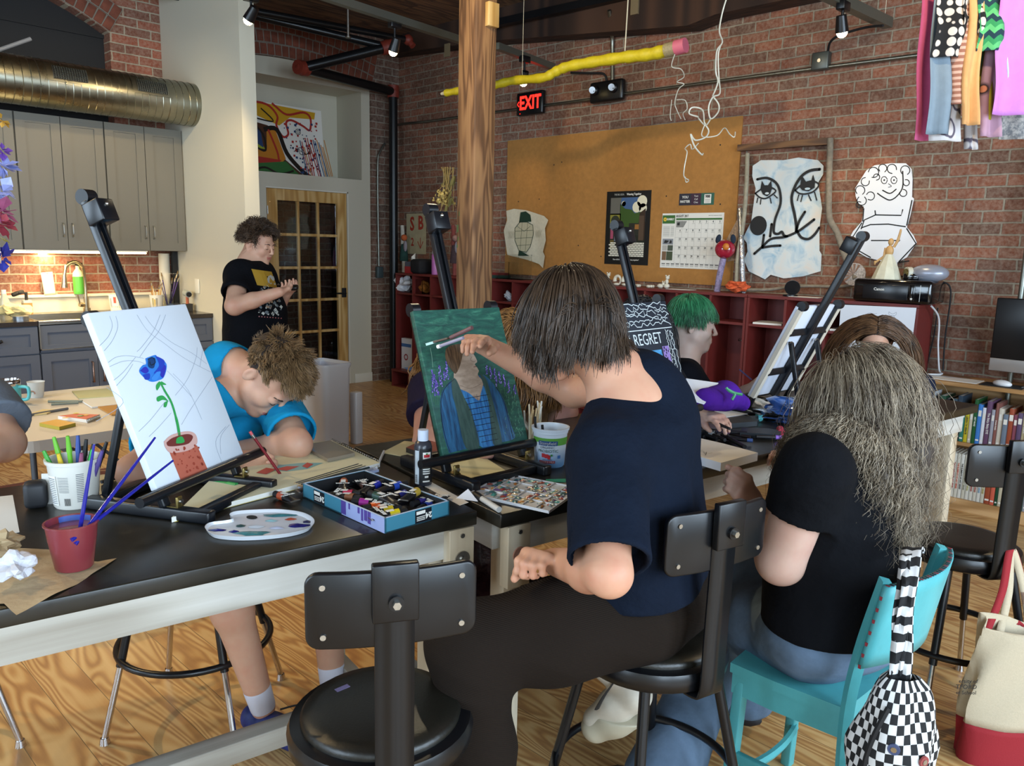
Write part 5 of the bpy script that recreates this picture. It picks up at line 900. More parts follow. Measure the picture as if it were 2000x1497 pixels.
# turquoise wooden chair; local +y = front
TQ = pm('turquoise_paint', '#4fa3a8', .42, var=.08, vs=12, bump=.12, bs=60, spec=.4); TQD = pm('turquoise_dark', '#3f878c', .5)
CH_T = thing('wooden_chair', 'turquoise painted wooden chair with dotted backrest edge', 'chair', (-.737, 1.949, 0), radians(86)); T = CH_T; T.scale = (.86, .80, 1)
def bow(y0, z, w, d=.0): return [(-w+2*w*k/10, y0-.03*(1-((k-5)/5)**2)*1., z) for k in range(11)]
o = [(-.175, -.17), (-.2, .05), (-.205, .2), (-.1, .215), (.1, .215), (.205, .2), (.2, .05), (.175, -.17)]
MB().prism(o, .026, TQ, z0=.418).build('seat', T); MB().prism([(a*.97, b*.97) for a, b in o], .055, TQ, z0=.361).build('seat_apron', T)
for s in (-1, 1):
    MB().tube(curve([(s*.205, -.22, .0), (s*.192, -.19, .2), (s*.183, -.178, .43), (s*.183, -.2, .60), (s*.187, -.25, .79)], 6), .021, TQ, 4, flat=.8).build('rear_post', T)
    MB().beam((s*.18, .17, .40), (s*.19, .19, .0), .036, .036, TQ, .004).build('leg', T)
    for (y, z) in ((-.205, .39), (-.21, .33), (-.205, .6), (-.215, .66), (-.235, .73)): MB().sph((s*.19, y-.012, z), .006, TQD, 8).build('rivet', T)
    MB().beam((s*.187, -.19, .20), (s*.187, .18, .18), .02, .03, TQ, .003).build('side_rail', T)
MB().tube([(a, b-.0, .13) for a, b, _ in bow(.17, 0, .185)], .014, TQ, 6).build('front_rail', T)
g = lambda u, v: (-.215+.43*u, -.215-.055*(4*u*(1-u))*1.0-(.045*v), .58+.205*v)
MB().grid(g, 14, 6, TQ).build('backrest', T, solid=.018)
mb = MB()
for k in range(34):
    u = .02+.96*k/33; p = g(u, 1); mb.box((p[0], p[1], p[2]+.001), (.006, .012, .001), pm('dot_dark', '#2a1a22', .6) if k % 3 else pm('dot_red', '#8a2430', .6))
for k in range(7): p = g(0, k/7); mb.box((p[0]-.001, p[1], p[2]), (.001, .009, .009), pm('dot_red', '#8a2430', .6))
mb.build('painted_dots', T)
# bags
def chk(name, sc=.03):
    n = NT(name); uv = n.n('ShaderNodeUVMap'); c = n.n('ShaderNodeTexChecker', Vector=uv.outputs[0], Scale=1/sc, Color1=lin('#101012'), Color2=lin('#c9c8c6')); n.set(Base__Color=c.outputs[0], Roughness=.85); n.bump(n.noise(n.co(), 9, 3).outputs[0], .3, .02); return n.m
CHK = chk('checker_cloth', .019)
def uvgrid(mb, f, nu, nv, m, su, sv, name, parent, solid=.002, **k):
    mb.grid(f, nu, nv, m); o = mb.build(name, parent, solid=solid, **k); uv = o.data.uv_layers.new(name='uv'); K = nv+1
    for p in o.data.polygons:
        for li, vi in zip(p.loop_indices, p.vertices): uv.data[li].uv = (vi//K/nu*su, (vi % K)/nv*sv)
    return o
bt = pd(1775, 1098, 1.80); bb = pd(1752, 1325, 1.76); T = thing('checkered_backpack', 'black and white checkered cloth backpack hung on the turquoise chair back', 'backpack', (0, 0, 0)); ax = _r; 
def strap(pts, w, name, tw=0.):
    c = curve(pts, 8); n = len(c)-1
    return uvgrid(MB(), lambda u, v: tuple(c[int(round(v*n))]+ax*((u-.5)*w*(1+.2*sin(v*9+tw)))+Vector((.3, -.9, 0))*(.006*sin(u*9+v*14))), 4, n, CHK, w*.5, .34, name, T)
strap([pd(1790, 1080, 1.88), pd(1782, 1072, 1.78), pd(1778, 1130, 1.68), pd(1768, 1200, 1.65), pd(1762, 1260, 1.64), pd(1758, 1330, 1.64)], .04, 'strap')
strap([pd(1775, 1085, 1.82), pd(1768, 1090, 1.72), pd(1762, 1170, 1.67), pd(1757, 1240, 1.645), pd(1752, 1320, 1.64)], .03, 'strap', 2)
bc = pd(1748, 1440, 1.66)
def bagf(u, v):
    a = 2*pi*u; z = .14-.42*v; r = .033+.058*min(1, (v*2.6)**.6)*(1-.12*v); k = 1+.1*sin(3*a+v*7)+.06*sin(5*a-v*11)
    return tuple(bc+ax*(r*cos(a)*k)+Vector((-FWD.x, -FWD.y, 0))*(r*.75*sin(a)*k)+Vector((0, 0, z)))
uvgrid(MB(), bagf, 36, 26, CHK, .62, .40, 'bag_body', T, solid=0)
zp = MB(); zp.tube([bagf(.32+.1*sin(v*3), v) for v in [.12+.07*k for k in range(12)]], .006, BLKM, 6); zp.build('zipper', T)
for k, (u, v, c, r) in enumerate(((.24, .42, '#b9b4ac', .016), (.2, .36, '#8a3a3a', .012), (.31, .3, '#3f4a6a', .012), (.26, .62, '#c9c2b4', .018), (.2, .7, '#2a5a3a', .013), (.3, .5, '#6f6f76', .014))):
    p = Vector(bagf(u, v)); nrm = (p-(bc+Vector((0, 0, p.z-bc.z)))).normalized(); mb = MB().cyl(p, p+nrm*.004, r, C(c), n=14); mb.cyl(p+nrm*.004, p+nrm*.0055, r*.5, STEEL, n=8).build('pin_badge', T)
# canvas tote hung on the right stool
T = thing('tote_bag', 'cream and red canvas tote bag hanging from the right stool', 'tote bag', (0, 0, 0)); TC = pm('canvas_cream', '#b9aa90', .9, var=.05, vs=200, bump=.2, bs=400); TR = pm('canvas_red', '#8e1620', .85, bump=.2, bs=300)
D = 2.38; tc = pd(2012, 1352, D); rt = Vector((RGT.x, RGT.y, 0)).normalized(); nn = Vector((-FWD.x, -FWD.y, 0)).normalized()
def tote(u, v, z0, z1, k=1.):
    a = 2*pi*u; zz = z0+(z1-z0)*v; t = (zz+.22)/.42; w = .19-.05*max(0, t-.5); d = .075*(1-.6*t)*k
    return tuple(tc+rt*(w*max(-1, min(1, 1.15*cos(a)))+.008*sin(7*a+zz*20))+nn*(d*sin(a)+.006*sin(5*a+zz*30))+Vector((0, 0, zz-.03*cos(a)*t+(.02*sin(2*a) if v > .98 and z1 > .1 else 0))))
MB().grid(lambda u, v: tote(u, v, -.10, .2), 40, 14, TC).build('canvas_upper', T, solid=.003); mb = MB().grid(lambda u, v: tote(u, v, -.23, -.10, 1.02), 40, 8, TR); mb.flat([(Vector(tote(k/40, 0, -.23, -.1))).to_2d()[:] for k in range(40)], tc.z-.23, TR); mb.build('canvas_base', T, solid=.003)
hk = pd(1975, 1078, 2.42)
for (xo, yo, c, nm) in ((1927, 1235, TR, 1), (1952, 1240, TC, 2)):
    a = pd(xo, yo, D-.03); c_ = curve([a, a.lerp(hk, .5)+rt*.01, hk+Vector((0, 0, .01)), pd(2003, 1170, D+.02), pd(2010, 1250, D+.05)], 8); n = len(c_)-1
    MB().grid(lambda u, v: tuple(c_[int(round(v*n))]+rt*((u-.5)*.024)), 1, n, c).build('handle', T, solid=.002)
Tt = Matrix(((rt.x, 0, nn.x, 0), (rt.y, 0, nn.y, 0), (0, 1, 0, 0), (0, 0, 0, 1))); Tt.translation = pd(1908, 1343, D-.09)
MB().text('ersity of', .0165, INK, T=Tt @ Matrix.Translation((0, .018, 0)), align='RIGHT').text('TFORD', .019, INK, T=Tt, align='RIGHT').text('et School', .0155, INK, T=Tt @ Matrix.Translation((0, -.018, 0)), align='RIGHT').build('lettering', T)
MB().grid(lambda u, v: tuple(pd(1990, 1240, D+.03)+Vector((0, 0, .03))+rt*((u-.5)*.12)+Vector((0, 0, .03*sin(u*6)-.06*v))+nn*(.03*sin(v*3+u*4))), 10, 6, TR).build('inner_cloth', T, solid=.003)
# easels
BRASS = pm('brass', '#8f7c4a', .35, .9); EB = pm('easel_black', '#0e1116', .33, spec=.55)
def easel(o, yaw, tilt, label, mast=.73, cw=.33, cz=.08, off=.0, knob=True):
    """o = middle of the canvas' bottom edge; local x along the ledge, y backwards, z up"""
    T = thing('table_easel', label, 'easel', (o[0], o[1], TZ), yaw); T['group'] = 'black tabletop easels'
    t = tilt; U = lambda u, v, d=0.: Vector((u, v*sin(t)+d*cos(t), cz+v*cos(t)-d*sin(t)))     # point on the canvas plane, d behind it
    rx = off
    for s in (-.13, .13): MB().bx((rx+s-.015, -.115, .0), (rx+s+.015, .23, .03), EB, .005).build('base_runner', T)
    MB().bx((rx-.115, .19, .003), (rx+.115, .22, .027), EB, .003).build('base_crossbar', T); MB().bx((rx-.115, -.085, .003), (rx+.115, -.06, .025), EB, .003).build('base_crossbar', T)
    for s in (-.14, .14):
        a = Vector((rx+s, .0, .03)); p = MB().beam(U(s, -.045, .02), U(s, .41, .02), .026, .017, EB, .004).cyl(U(s-.013, .415, .02), U(s+.013, .415, .02), .019, EB, n=20).build('upright', T)
        h = MB().bx((rx+s*.93-.009, -.03, .028), (rx+s*.93+.009, -.024, .056), BRASS, .002).bx((rx+s*.93-.009, -.03, .028), (rx+s*.93+.012, .0, .032), BRASS).cyl((rx+s*.93, -.03, .045), (rx+s*.93, -.037, .045), .005, STEEL, n=10).build('hinge', T)
    for v in (.12, .30): MB().beam(U(-.14, v, .022), U(.14, v, .022), .014, .026, EB, .002).build('crossbar', T)
    m = MB().beam(U(-.011, .0, .03), U(-.011, mast-.02, .03), .011, .022, EB, .002, up=(0, 0, 1)).beam(U(.011, .0, .03), U(.011, mast-.02, .03), .011, .022, EB, .002).beam(U(0, .0, .036), U(0, mast-.02, .036), .022, .008, BLKM).cyl(U(-.016, mast-.01, .03), U(.016, mast-.01, .03), .019, EB, n=20).build('mast', T)
    c = MB().beam(U(0, mast-.085, .008), U(0, mast-.03, .008), .052, .05, EB, .003).build('canvas_clamp', T); MB().sph(U(0, mast-.045, -.018), (.006, .006, .006), STEEL, 10).build('clamp_screw', c)
    MB().cyl(U(-.24, -.012, -.01), U(.235, -.012, -.01), .0125, EB, n=14).build('ledge', T)
    for s in (-.1, .1): MB().beam(U(s, .26, .03), (rx+s, .205, .02), .014, .018, EB, .002).cyl(U(s-.006, .26, .03), U(s+.012, .26, .03), .005, STEEL, n=8).build('back_strut', T)
    M = Matrix.Translation((o[0], o[1], TZ)) @ Matrix.Rotation(yaw, 4, 'Z'); p0 = M @ U(0, 0, 0); x = M.to_3x3() @ Vector((1, 0, 0)); y = (M.to_3x3() @ (U(0, 1, 0)-U(0, 0, 0))).normalized()
    return T, fr(p0, x, y)
E1, M1 = easel((-1.855, .831), radians(118.8), radians(21.9), 'black tabletop easel at the left holding the blue flower canvas')
E2, M2 = easel((-1.56, 1.52), radians(85.5), radians(20.7), 'black tabletop easel in front of the painter holding the green portrait')
E3, M3 = easel((-1.47, 2.30), radians(91.4), radians(18.8), 'black tabletop easel behind the painter holding the dark patterned canvas', .70)
E4, M4 = easel((-1.47, 3.035), radians(85.7+180), radians(25.5), 'black tabletop easel seen from behind beside the curly haired person', .72)
def canvas(M, w, h, name, label, mat, d=.018):
    T = thing(name, label, 'painting', T=M); MB().bx((-w/2, 0, -d), (w/2, h, 0), mat, .002).build('canvas', T); return T
def on(M, pts):
    Mi = M.inverted(); n = M.to_3x3() @ Vector((0, 0, 1)); o = M.translation; out = []
    for a, b in pts: d = ray(a, b); s = (o-CAM).dot(n)/d.dot(n); q = Mi @ (CAM+d*s); out.append((q.x, q.y))
    return out
CW = pm('canvas_white', '#d3dae2', .75, bump=.1, bs=900)
def sm(pts, n=5, cl=False): q = [(p.x, p.y) for p in curve([(a, b, 0) for a, b in pts], n)]; return q
def blob(mb, pts, z, m): mb.flat(sm(list(pts)+[pts[0]])[:-1], z, m)
# 1: blue flower in a terracotta pot
T = canvas(M1, .333, .425, 'flower_painting', 'white canvas with a blue rose in a spotted terracotta pot and pencil curves', CW)
mb = MB(); z = .0006; O = lambda p: on(M1, p); GP = pm('graphite', '#9aa2b0', .8)
P5 = lambda l: [(x/3.742, 380+y/3.742) for x, y in l]
for l in ([(800, 890), (820, 960), (790, 1040), (725, 1110)], [(845, 890), (860, 970), (820, 1070), (760, 1145)], [(1000, 880), (1080, 1000), (1200, 1090), (1350, 1200), (1540, 1300)], [(1060, 890), (1120, 970), (1250, 1080), (1400, 1160), (1510, 1240)], [(1170, 880), (1120, 1000), (1040, 1110), (1000, 1150)], [(1210, 880), (1160, 1000), (1090, 1090), (1020, 1190)], [(790, 1230), (850, 1190), (940, 1180), (1050, 1200)], [(800, 1260), (900, 1220), (1000, 1220), (1060, 1240)], [(990, 1190), (900, 1300), (830, 1360)], [(970, 1240), (920, 1320), (850, 1400)], [(1220, 1290), (1300, 1370), (1400, 1480)], [(1440, 1120), (1430, 1200), (1370, 1350), (1280, 1470)], [(1480, 1140), (1460, 1260)]):
    mb.stroke(sm(O(P5(l))), .0011, z, GP)
P2 = lambda l: [(x/2.993, 720+y/2.993) for x, y in l]
for l in ([(620, 110), (720, 200), (560, 310)], [(960, 200), (880, 300), (810, 370)], [(1000, 260), (930, 340), (870, 400)], [(1340, 330), (1290, 400), (1290, 500)], [(1320, 340), (1260, 430), (1300, 560)], [(1010, 30), (1100, 130), (1180, 300)], [(1240, 50), (1120, 230), (1060, 330)]): mb.stroke(sm(O(P2(l))), .0011, z, GP)
BL = [C('#1f3fb0'), C('#2f7ad0'), C('#2a2fa8'), C('#3a86d8'), C('#123a6a')]
blob(mb, O(P5([(1060, 1200), (1130, 1175), (1150, 1190), (1215, 1240), (1200, 1330), (1160, 1360), (1100, 1370), (1040, 1330), (1015, 1290), (1040, 1250), (1065, 1240)])), z+.0003, BL[1])
for i, (l, c) in enumerate((([(1020, 1290), (1060, 1260), (1085, 1290), (1060, 1310)], 2), ([(1040, 1320), (1090, 1310), (1090, 1350), (1060, 1355)], 0), ([(1180, 1240), (1210, 1260), (1190, 1340), (1165, 1310)], 2), ([(1130, 1180), (1200, 1220), (1170, 1290), (1120, 1310), (1160, 1250)], 0), ([(1080, 1200), (1130, 1200), (1120, 1270), (1080, 1260)], 4), ([(1140, 1300), (1170, 1300), (1140, 1360), (1100, 1350)], 3))): blob(mb, O(P5(l)), z+.0005+.0002*i, BL[c])
mb.stroke(sm(O(P5([(1075, 1210), (1110, 1195), (1130, 1230), (1100, 1250), (1090, 1225)]))), .002, z+.002, C('#0b1f2c'))
LG = C('#2f9a4c'); mb.stroke(sm(O(P2([(935, 80), (960, 130), (1000, 200), (1030, 300), (1045, 380), (1048, 430)]))), [.006]*5+[.007]*10+[.009]*11, z+.0006, LG)
blob(mb, O(P2([(930, 75), (910, 100), (915, 130), (935, 100)])), z+.0008, LG); blob(mb, O(P2([(940, 75), (970, 95), (945, 95)])), z+.0008, LG); blob(mb, O(P2([(985, 195), (950, 160), (915, 170), (920, 195), (950, 185)])), z+.0008, LG); blob(mb, O(P2([(980, 190), (960, 200), (955, 225), (970, 225)])), z+.0008, LG); blob(mb, O(P2([(1025, 440), (1030, 410), (1060, 400), (1075, 430), (1050, 440)])), z+.0016, LG)
mb.flat(O(P2([(985, 480), (1150, 450), (1215, 595), (1055, 655)])), z+.0002, C('#b5604c'))
blob(mb, O(P2([(955, 430), (1000, 390), (1090, 368), (1140, 385), (1150, 440), (1100, 480), (1000, 495), (965, 465)])), z+.0006, C('#cfa49a')); blob(mb, O(P2([(970, 435), (1010, 405), (1090, 385), (1125, 400), (1100, 440), (1030, 455), (980, 455)])), z+.001, C('#6e2f2a'))
rr = random.Random(4)
for k in range(34):
    u, v = rr.random(), rr.random(); a = (1000+u*150+v*50, 470+v*150-u*35); q = O(P2([a]))[0]; mb.disc(q, rr.uniform(.0015, .0045), z+.0011, C('#9a4030'), 7)
mb.build('paint', T)
# 2: portrait in a green field
n = NT('green_ground'); c_ = n.co(scale=(1, 3.2, 1)); nz = n.noise(c_, 22, 6, .65, .6); n3 = n.noise(n.co(), 6, 2)
n.set(Base__Color=n.mix(n3.outputs[0], n.ramp(nz.outputs[0], ((.35, '#17423a'), (.55, '#2a6a55'), (.72, '#5aa582'))), '#1d4a44'), Roughness=.55); n.bump(nz.outputs[0], .25); GF = n.m
T = canvas(M2, .312, .408, 'portrait_painting', 'green canvas with a portrait of a brown haired man in a blue jacket and lupins', GF)
def streak(name, a, b, sc=(40, 4, 1)): n = NT(name); nz = n.noise(n.co(scale=sc), 3, 4, .6); n.set(Base__Color=n.ramp(nz.outputs[0], ((.35, a), (.65, b))), Roughness=.55); return n.m
mb = MB(); O = lambda p: on(M2, [(780+x/3.4025, 580+y/3.4025) for x, y in p]); SKC = streak('paint_skin', '#a08a76', '#bfa894', (8, 20, 1)); HRC = streak('paint_hair', '#3d2c1e', '#7a5f44', (60, 8, 1)); BJ = streak('paint_jacket', '#173a5c', '#2f6f9c'); BS = streak('paint_shirt', '#1f5a9c', '#3f8fc8'); STp = streak('paint_strap', '#2f4a44', '#45605a', (30, 5, 1))
blob(mb, O([(330, 1040), (290, 900), (270, 720), (290, 620), (360, 550), (480, 540), (560, 520), (640, 600), (700, 700), (740, 850), (760, 945), (560, 985)]), z, BJ)
blob(mb, O([(385, 590), (470, 560), (555, 590), (610, 700), (650, 970), (530, 990), (480, 800)]), z+.0003, BS)
blob(mb, O([(360, 490), (365, 430), (410, 400), (520, 480), (520, 520), (555, 570), (540, 640), (525, 690), (460, 640), (370, 590)]), z+.0006, SKC)
blob(mb, O([(400, 350), (450, 330), (490, 380), (515, 430), (500, 450), (520, 480), (515, 515), (480, 525), (410, 500), (375, 460)]), z+.0008, SKC)
blob(mb, O([(305, 350), (340, 325), (400, 315), (430, 330), (420, 380), (400, 460), (375, 510), (355, 500), (320, 450), (303, 400)]), z+.0011, HRC)
blob(mb, O([(345, 545), (375, 550), (420, 650), (480, 780), (530, 990), (440, 1005), (380, 760), (350, 640)]), z+.0007, STp); blob(mb, O([(530, 510), (570, 540), (610, 660), (680, 960), (620, 975), (590, 700)]), z+.0007, STp)
for i in range(9): mb.stroke(O([(430+i*14, 680+i*36), (590+i*8, 650+i*37)]), .0016, z+.0012, INK)
for i in range(3): mb.stroke(O([(450+i*60, 650), (530+i*50, 985)]), .0012, z+.0012, C('#1a3a66'))
mb.stroke(O([(440, 350), (455, 345)]), .003, z+.0013, INK).disc(O([(440, 370)])[0], .002, z+.0013, C('#2f5a9a'), 8).stroke(sm(O([(480, 400), (470, 420), (490, 432), (505, 425)])), .0014, z+.0013, C('#7a5f50')).stroke(O([(490, 468), (512, 464)]), .002, z+.0013, C('#6a3a38')).stroke(sm(O([(400, 590), (470, 610), (540, 580)])), .0014, z+.0013, C('#85705f'))
mb.stroke(sm(O([(360, 550), (300, 610), (275, 700), (285, 850), (330, 1030)])), .0016, z+.0013, INK).stroke(sm(O([(640, 600), (700, 720), (755, 940)])), .0016, z+.0013, INK)
rr = random.Random(8); PUR = [C('#5a3fa8'), C('#7a5fc8'), C('#9a86d8'), C('#4a3a8c')]
for (x, y, hgt) in ((215, 490, 150), (230, 520, 140), (262, 460, 140), (308, 435, 120), (295, 500, 60), (575, 460, 60), (600, 470, 80), (630, 480, 90), (660, 500, 80), (690, 520, 80), (720, 560, 80), (760, 590, 60), (245, 560, 100), (640, 540, 60)):
    mb.stroke(O([(x, y+hgt*.6), (x+12, y+hgt+60)]), .0012, z, C('#3f7a4a'))
    for k in range(int(hgt/4)): v = k*4; mb.disc(O([(x+rr.uniform(-1, 1)*(4+v*.07)+v*.08, y+v)])[0], rr.uniform(.0012, .0026), z+.0014+.0001*(k % 3), rr.choice(PUR), 6)
for k in range(90): x, y = rr.uniform(700, 840), rr.uniform(640, 930); x = min(x, 740+(y-600)*.3); mb.stroke(O([(x, y), (x+rr.uniform(-8, 8), y-rr.uniform(10, 22))]), .001, z+.0002, C('#6fae8c' if k % 2 else '#1d3f36'))
mb.stroke(sm(O([(205, 340), (215, 400), (222, 470)])), .001, z, C('#9ac8b0')); mb.build('paint', T)
# 3: dark canvas with white wavy lines
T = canvas(M3, .302, .403, 'pattern_painting', 'dark canvas lettered I REGRET with white squiggles and a starry blue panel', pm('canvas_navy', '#1b2430', .6))
mb = MB(); O = lambda p: on(M3, [(1200+x/3.742, 380+y/3.742) for x, y in p]); WL = C('#cfd8d8'); rr = random.Random(6); w3, h3 = .151, .403
def squig(x0, y0, x1, y1, n=26, a=.008):
    mb.stroke([(x0+(x1-x0)*k/n+rr.uniform(-a, a), y0+(y1-y0)*k/n+rr.uniform(-a, a)) for k in range(n+1)], .0026, z, WL)
for k in range(6): squig(-w3+.01, .395-.014*k, w3-.008, .392-.014*k, 24, .009)
mb.stroke([(-w3, .305), (w3, .305)], .003, z, WL).text('I REGRET', .058, WL, T=Matrix.Translation((-.03, .27, z)), sx=.85, ext=.0002)
for k in range(4): squig(w3-.008-.013*k, .30, w3-.008-.013*k, .01, 40, .007)
SB_ = NT('starry'); nz = SB_.noise(SB_.co(), 16, 5, .7, 1.); SB_.set(Base__Color=SB_.ramp(nz.outputs[0], ((.3, '#1f5a9c'), (.55, '#4f9fd0'), (.7, '#a8d0e8'))), Roughness=.6)
mb.flat([(-.07, .03), (.05, .03), (.05, .23), (-.07, .23)], z+.0002, SB_.m).flat([(.058, .04), (.095, .04), (.1, .24), (.06, .24)], z+.0002, C('#8f78b8'))
for k in range(46): x, y = rr.uniform(.062, .094), rr.uniform(.05, .235); mb.flat([(x, y), (x+.006, y+.002), (x+.005, y+.009), (x-.001, y+.007)], z+.0005, C('#2a2440'))
for k in range(26): mb.stroke([(-.145+.07*u/6, .235-k*.008+.003*sin(u*2+k)) for u in range(7)], .0022, z, C('#6fa8c8') if k % 2 else WL)
mb.build('paint', T)
T = canvas(M4, .307, .408, 'drawing_board', 'white canvas board on the easel seen from behind', pm('canvas_back', '#c9cdd8', .7), .014)
for a in (-.145, .145): MB().bx((a-.012, .005, -.03), (a+.012, .4, -.014), pm('stretcher_pine', '#c9bfae', .6)).build('stretcher_bar', T)
# white folding table and things on it
T = thing('folding_table', 'white plastic folding table by the kitchen', 'table', (0, 0, 0)); WP = pm('white_plastic', '#c9c2b8', .5, bump=.08, bs=300); x0, x1, y0, y1, r = -4.36, -3.30, .76, 2.0, .09; o = []
for (cx, cy, a0) in ((x1-r, y1-r, 0), (x0+r, y1-r, pi/2), (x0+r, y0+r, pi), (x1-r, y0+r, 1.5*pi)): o += [(cx+r*cos(a0+pi/2*k/7), cy+r*sin(a0+pi/2*k/7)) for k in range(8)]
MB().prism(o, .045, WP, z0=.695).build('tabletop', T); GL = pm('grey_leg', '#5d646c', .4, .5)
for y in (1.05, 1.8):
    for x in (-4.2, -3.5): MB().cyl((x, y, 0), (x, y, .695), .014, GL).build('leg', T)
    MB().beam((-4.2, y, .6), (-3.5, y, .6), .02, .03, GL).build('brace', T)
MB().beam((-3.55, 1.1, .66), (-3.55, 1.45, .3), .03, .012, GL).build('brace', T)
W74 = lambda a, b: pz(a, b, .74)
def rot_to(a, b): return atan2(b.y-a.y, b.x-a.x)
T = thing('insulated_mug', 'turquoise insulated mug with steel rim at the left edge of the white table', 'mug', W74(20, 791)); MT = pm('mug_teal', '#5fc0c4', .4)
MB().lathe([(0, 0), (.04, 0), (.042, .004), (.042, .012), (.047, .02), (.047, .09)], MT, 32).build('body', T); MB().lathe([(.047, .09), (.048, .093), (.048, .115), (.045, .118), (.043, .112), (.043, .05), (0, .05)], CHROME, 32).build('rim', T)
hd = Vector((RGT.x, RGT.y, 0)).normalized(); MB().tube(curve([hd*.045+Vector((0, 0, .085)), hd*.085+Vector((0, 0, .082)), hd*.09+Vector((0, 0, .05)), hd*.08+Vector((0, 0, .028)), hd*.045+Vector((0, 0, .025))], 6), .0075, MT).build('handle', T)
Tm = Matrix(((hd.x, 0, -FWD.x, 0), (hd.y, 0, -FWD.y, 0), (0, 1, 0, 0), (0, 0, 0, 1))); MB().text('YETI', .014, INK, T=Tm @ Matrix.Translation((.012, .026, .0475)), bold=.0006).build('lettering', T)
T = thing('paper_cup', 'small white paper cup with rainbows behind the turquoise mug', 'cup', W74(72, 776)); MB().lathe([(0, 0), (.027, 0), (.03, .01), (.037, .075), (.039, .076), (.036, .074), (.029, .01), (0, .01)], PAPER, 24).build('cup', T)
mb = MB(); [mb.stroke([(x_, y_) for x_, y_ in [(.014*(1-.16*i)*cos(t), .02+.016*(1-.16*i)*sin(t)) for t in [k*.35 for k in range(10)]]], .0018, .034, C(c), T=Tm) for i, c in enumerate(('#b5483a', '#c99a3c', '#3f7a9c'))]; mb.build('rainbow_print', T)
def slab(name, label, cat, px4, h, mt, z=.74, side=None, group=None, base=None, lift=.0008):
    P4 = [pz(a, b, z+h) for a, b in px4]; c = sum(P4, Vector())/4; T = thing(name, label, cat, (c.x, c.y, z+lift), 0, group)
    MB().prism([(p.x-c.x, p.y-c.y) for p in P4], h, mt, side=side).build(base or 'sheet', T); return T
q7 = lambda l: [(x/7.69, 700+y/7.69) for x, y in l]
slab('paper_sheet', 'pale yellow paper sheet at the far side of the white table', 'paper', q7([(1185, 605), (1080, 495), (2100, 420), (2100, 550)])[::-1], .004, pm('yellow_paper', '#cfcf9c', .7))
slab('paper_sheet', 'white paper sheet overlapping the yellow one on the white table', 'paper', q7([(1380, 735), (1190, 620), (2000, 560), (2000, 670)])[::-1], .006, PAPER, lift=.001)
slab('paper_folder', 'brown folder under the white sheet on the white table', 'folder', q7([(1680, 850), (1470, 730), (1850, 690), (1950, 820)])[::-1], .006, pm('kraft', '#b58442', .7))
T = slab('small_book', 'thin yellow book at the near corner of the white table', 'book', q7([(590, 975), (850, 920), (1135, 975), (890, 1035)])[::-1], .014, pm('book_yellow', '#d0a03c', .5), side=pm('book_olive', '#a89a34', .5), base='cover')
T = slab('spiral_notebook', 'red and yellow patterned spiral notebook on the white table', 'notebook', q7([(870, 870), (1150, 835), (1500, 850), (1300, 925)])[::-1], .014, pm('nb_red', '#c04a34', .5), side=PAPER, base='cover')
mb = MB()
for k in range(12): p = pz(*(q7([(1310+k*17, 925-k*6)])[0]), .755); mb.tube([(p.x-T.location.x+.007*cos(t), p.y-T.location.y, .008+.01*sin(t)) for t in [j*.9 for j in range(7)]], .0012, STEEL, 4, True)
mb.build('spiral_binding', T); mb = MB(); [mb.disc(((rr.uniform(-.07, .05)), rr.uniform(-.06, .06)), .014, .0152, C(c), 5) for c in ('#d0a83c', '#4f9a4c', '#d0a83c', '#c9c04a')]; mb.build('cover_pattern', T)
for l, a, b, c in (('upper of two grey markers on the white table', (725, 668), (1240, 665), '#7d8272'), ('lower of two grey markers on the white table', (770, 712), (1180, 685), '#7d8272'), ('grey pencil lying in front of the markers on the white table', (420, 880), (1020, 775), '#6a6d70')):
    A, B = [W74(*p)+Vector((0, 0, .006)) for p in q7([a, b])]; MB().cyl(A, B, .0058 if 'marker' in l else .004, C(c), n=10).build('marker' if 'marker' in l else 'pencil', None, l, 'marker' if 'marker' in l else 'pencil')
slab('wood_offcut', 'pale wood offcut by the pencil on the white table', 'wood piece', q7([(370, 860), (640, 770), (840, 770), (700, 830)])[::-1], .006, pm('pale_wood', '#d8c48c', .6))
# rug, trash bin
n = NT('rug'); co = n.co(rot=(0, 0, .5)); b = n.n('ShaderNodeTexBrick', _offset=.5, Vector=co, Color1=lin('#6b3a2e'), Color2=lin('#5a2a22'), Mortar=lin('#a58c6c'), Scale=1., Mortar__Size=.008, Brick__Width=.24, Row__Height=.16); n.set(Base__Color=b.outputs[0], Roughness=.95); n.bump(n.noise(co, 150).outputs[0], .3)
tag(MB().bx((-5.4, .7, .001), (-3.15, 2.15, .012), n.m, .003).build('area_rug'), 'red and beige patterned rug under the white table', 'rug')
T = thing('trash_bin', 'tall white open bin with a liner behind the boy in turquoise', 'bin', (-5.0, 3.17, 0), radians(8)); WB = pm('bin_white', '#c9c6c4', .45); s_ = lambda w, d, z: [(-w, -d, z), (w, -d, z), (w, d, z), (-w, d, z)]
def shell(mb, lv, m):
    vs = []; K = 28
    for w_, d_, z_ in lv:
        for k in range(K): a = 2*pi*k/K; e = .3; c, s = cos(a), sin(a); vs.append((w_*math.copysign(abs(c)**e, c), d_*math.copysign(abs(s)**e, s), z_))
    return mb.add(vs, [(i*K+k, i*K+(k+1) % K, (i+1)*K+(k+1) % K, (i+1)*K+k) for i in range(len(lv)-1) for k in range(K)], m, True)
shell(MB(), [(.0, .0, .01), (.16, .12, .005), (.17, .13, .60), (.18, .14, .62), (.18, .14, .64), (.168, .128, .635), (.15, .11, .05), (0, 0, .05)], WB).build('bin', T)
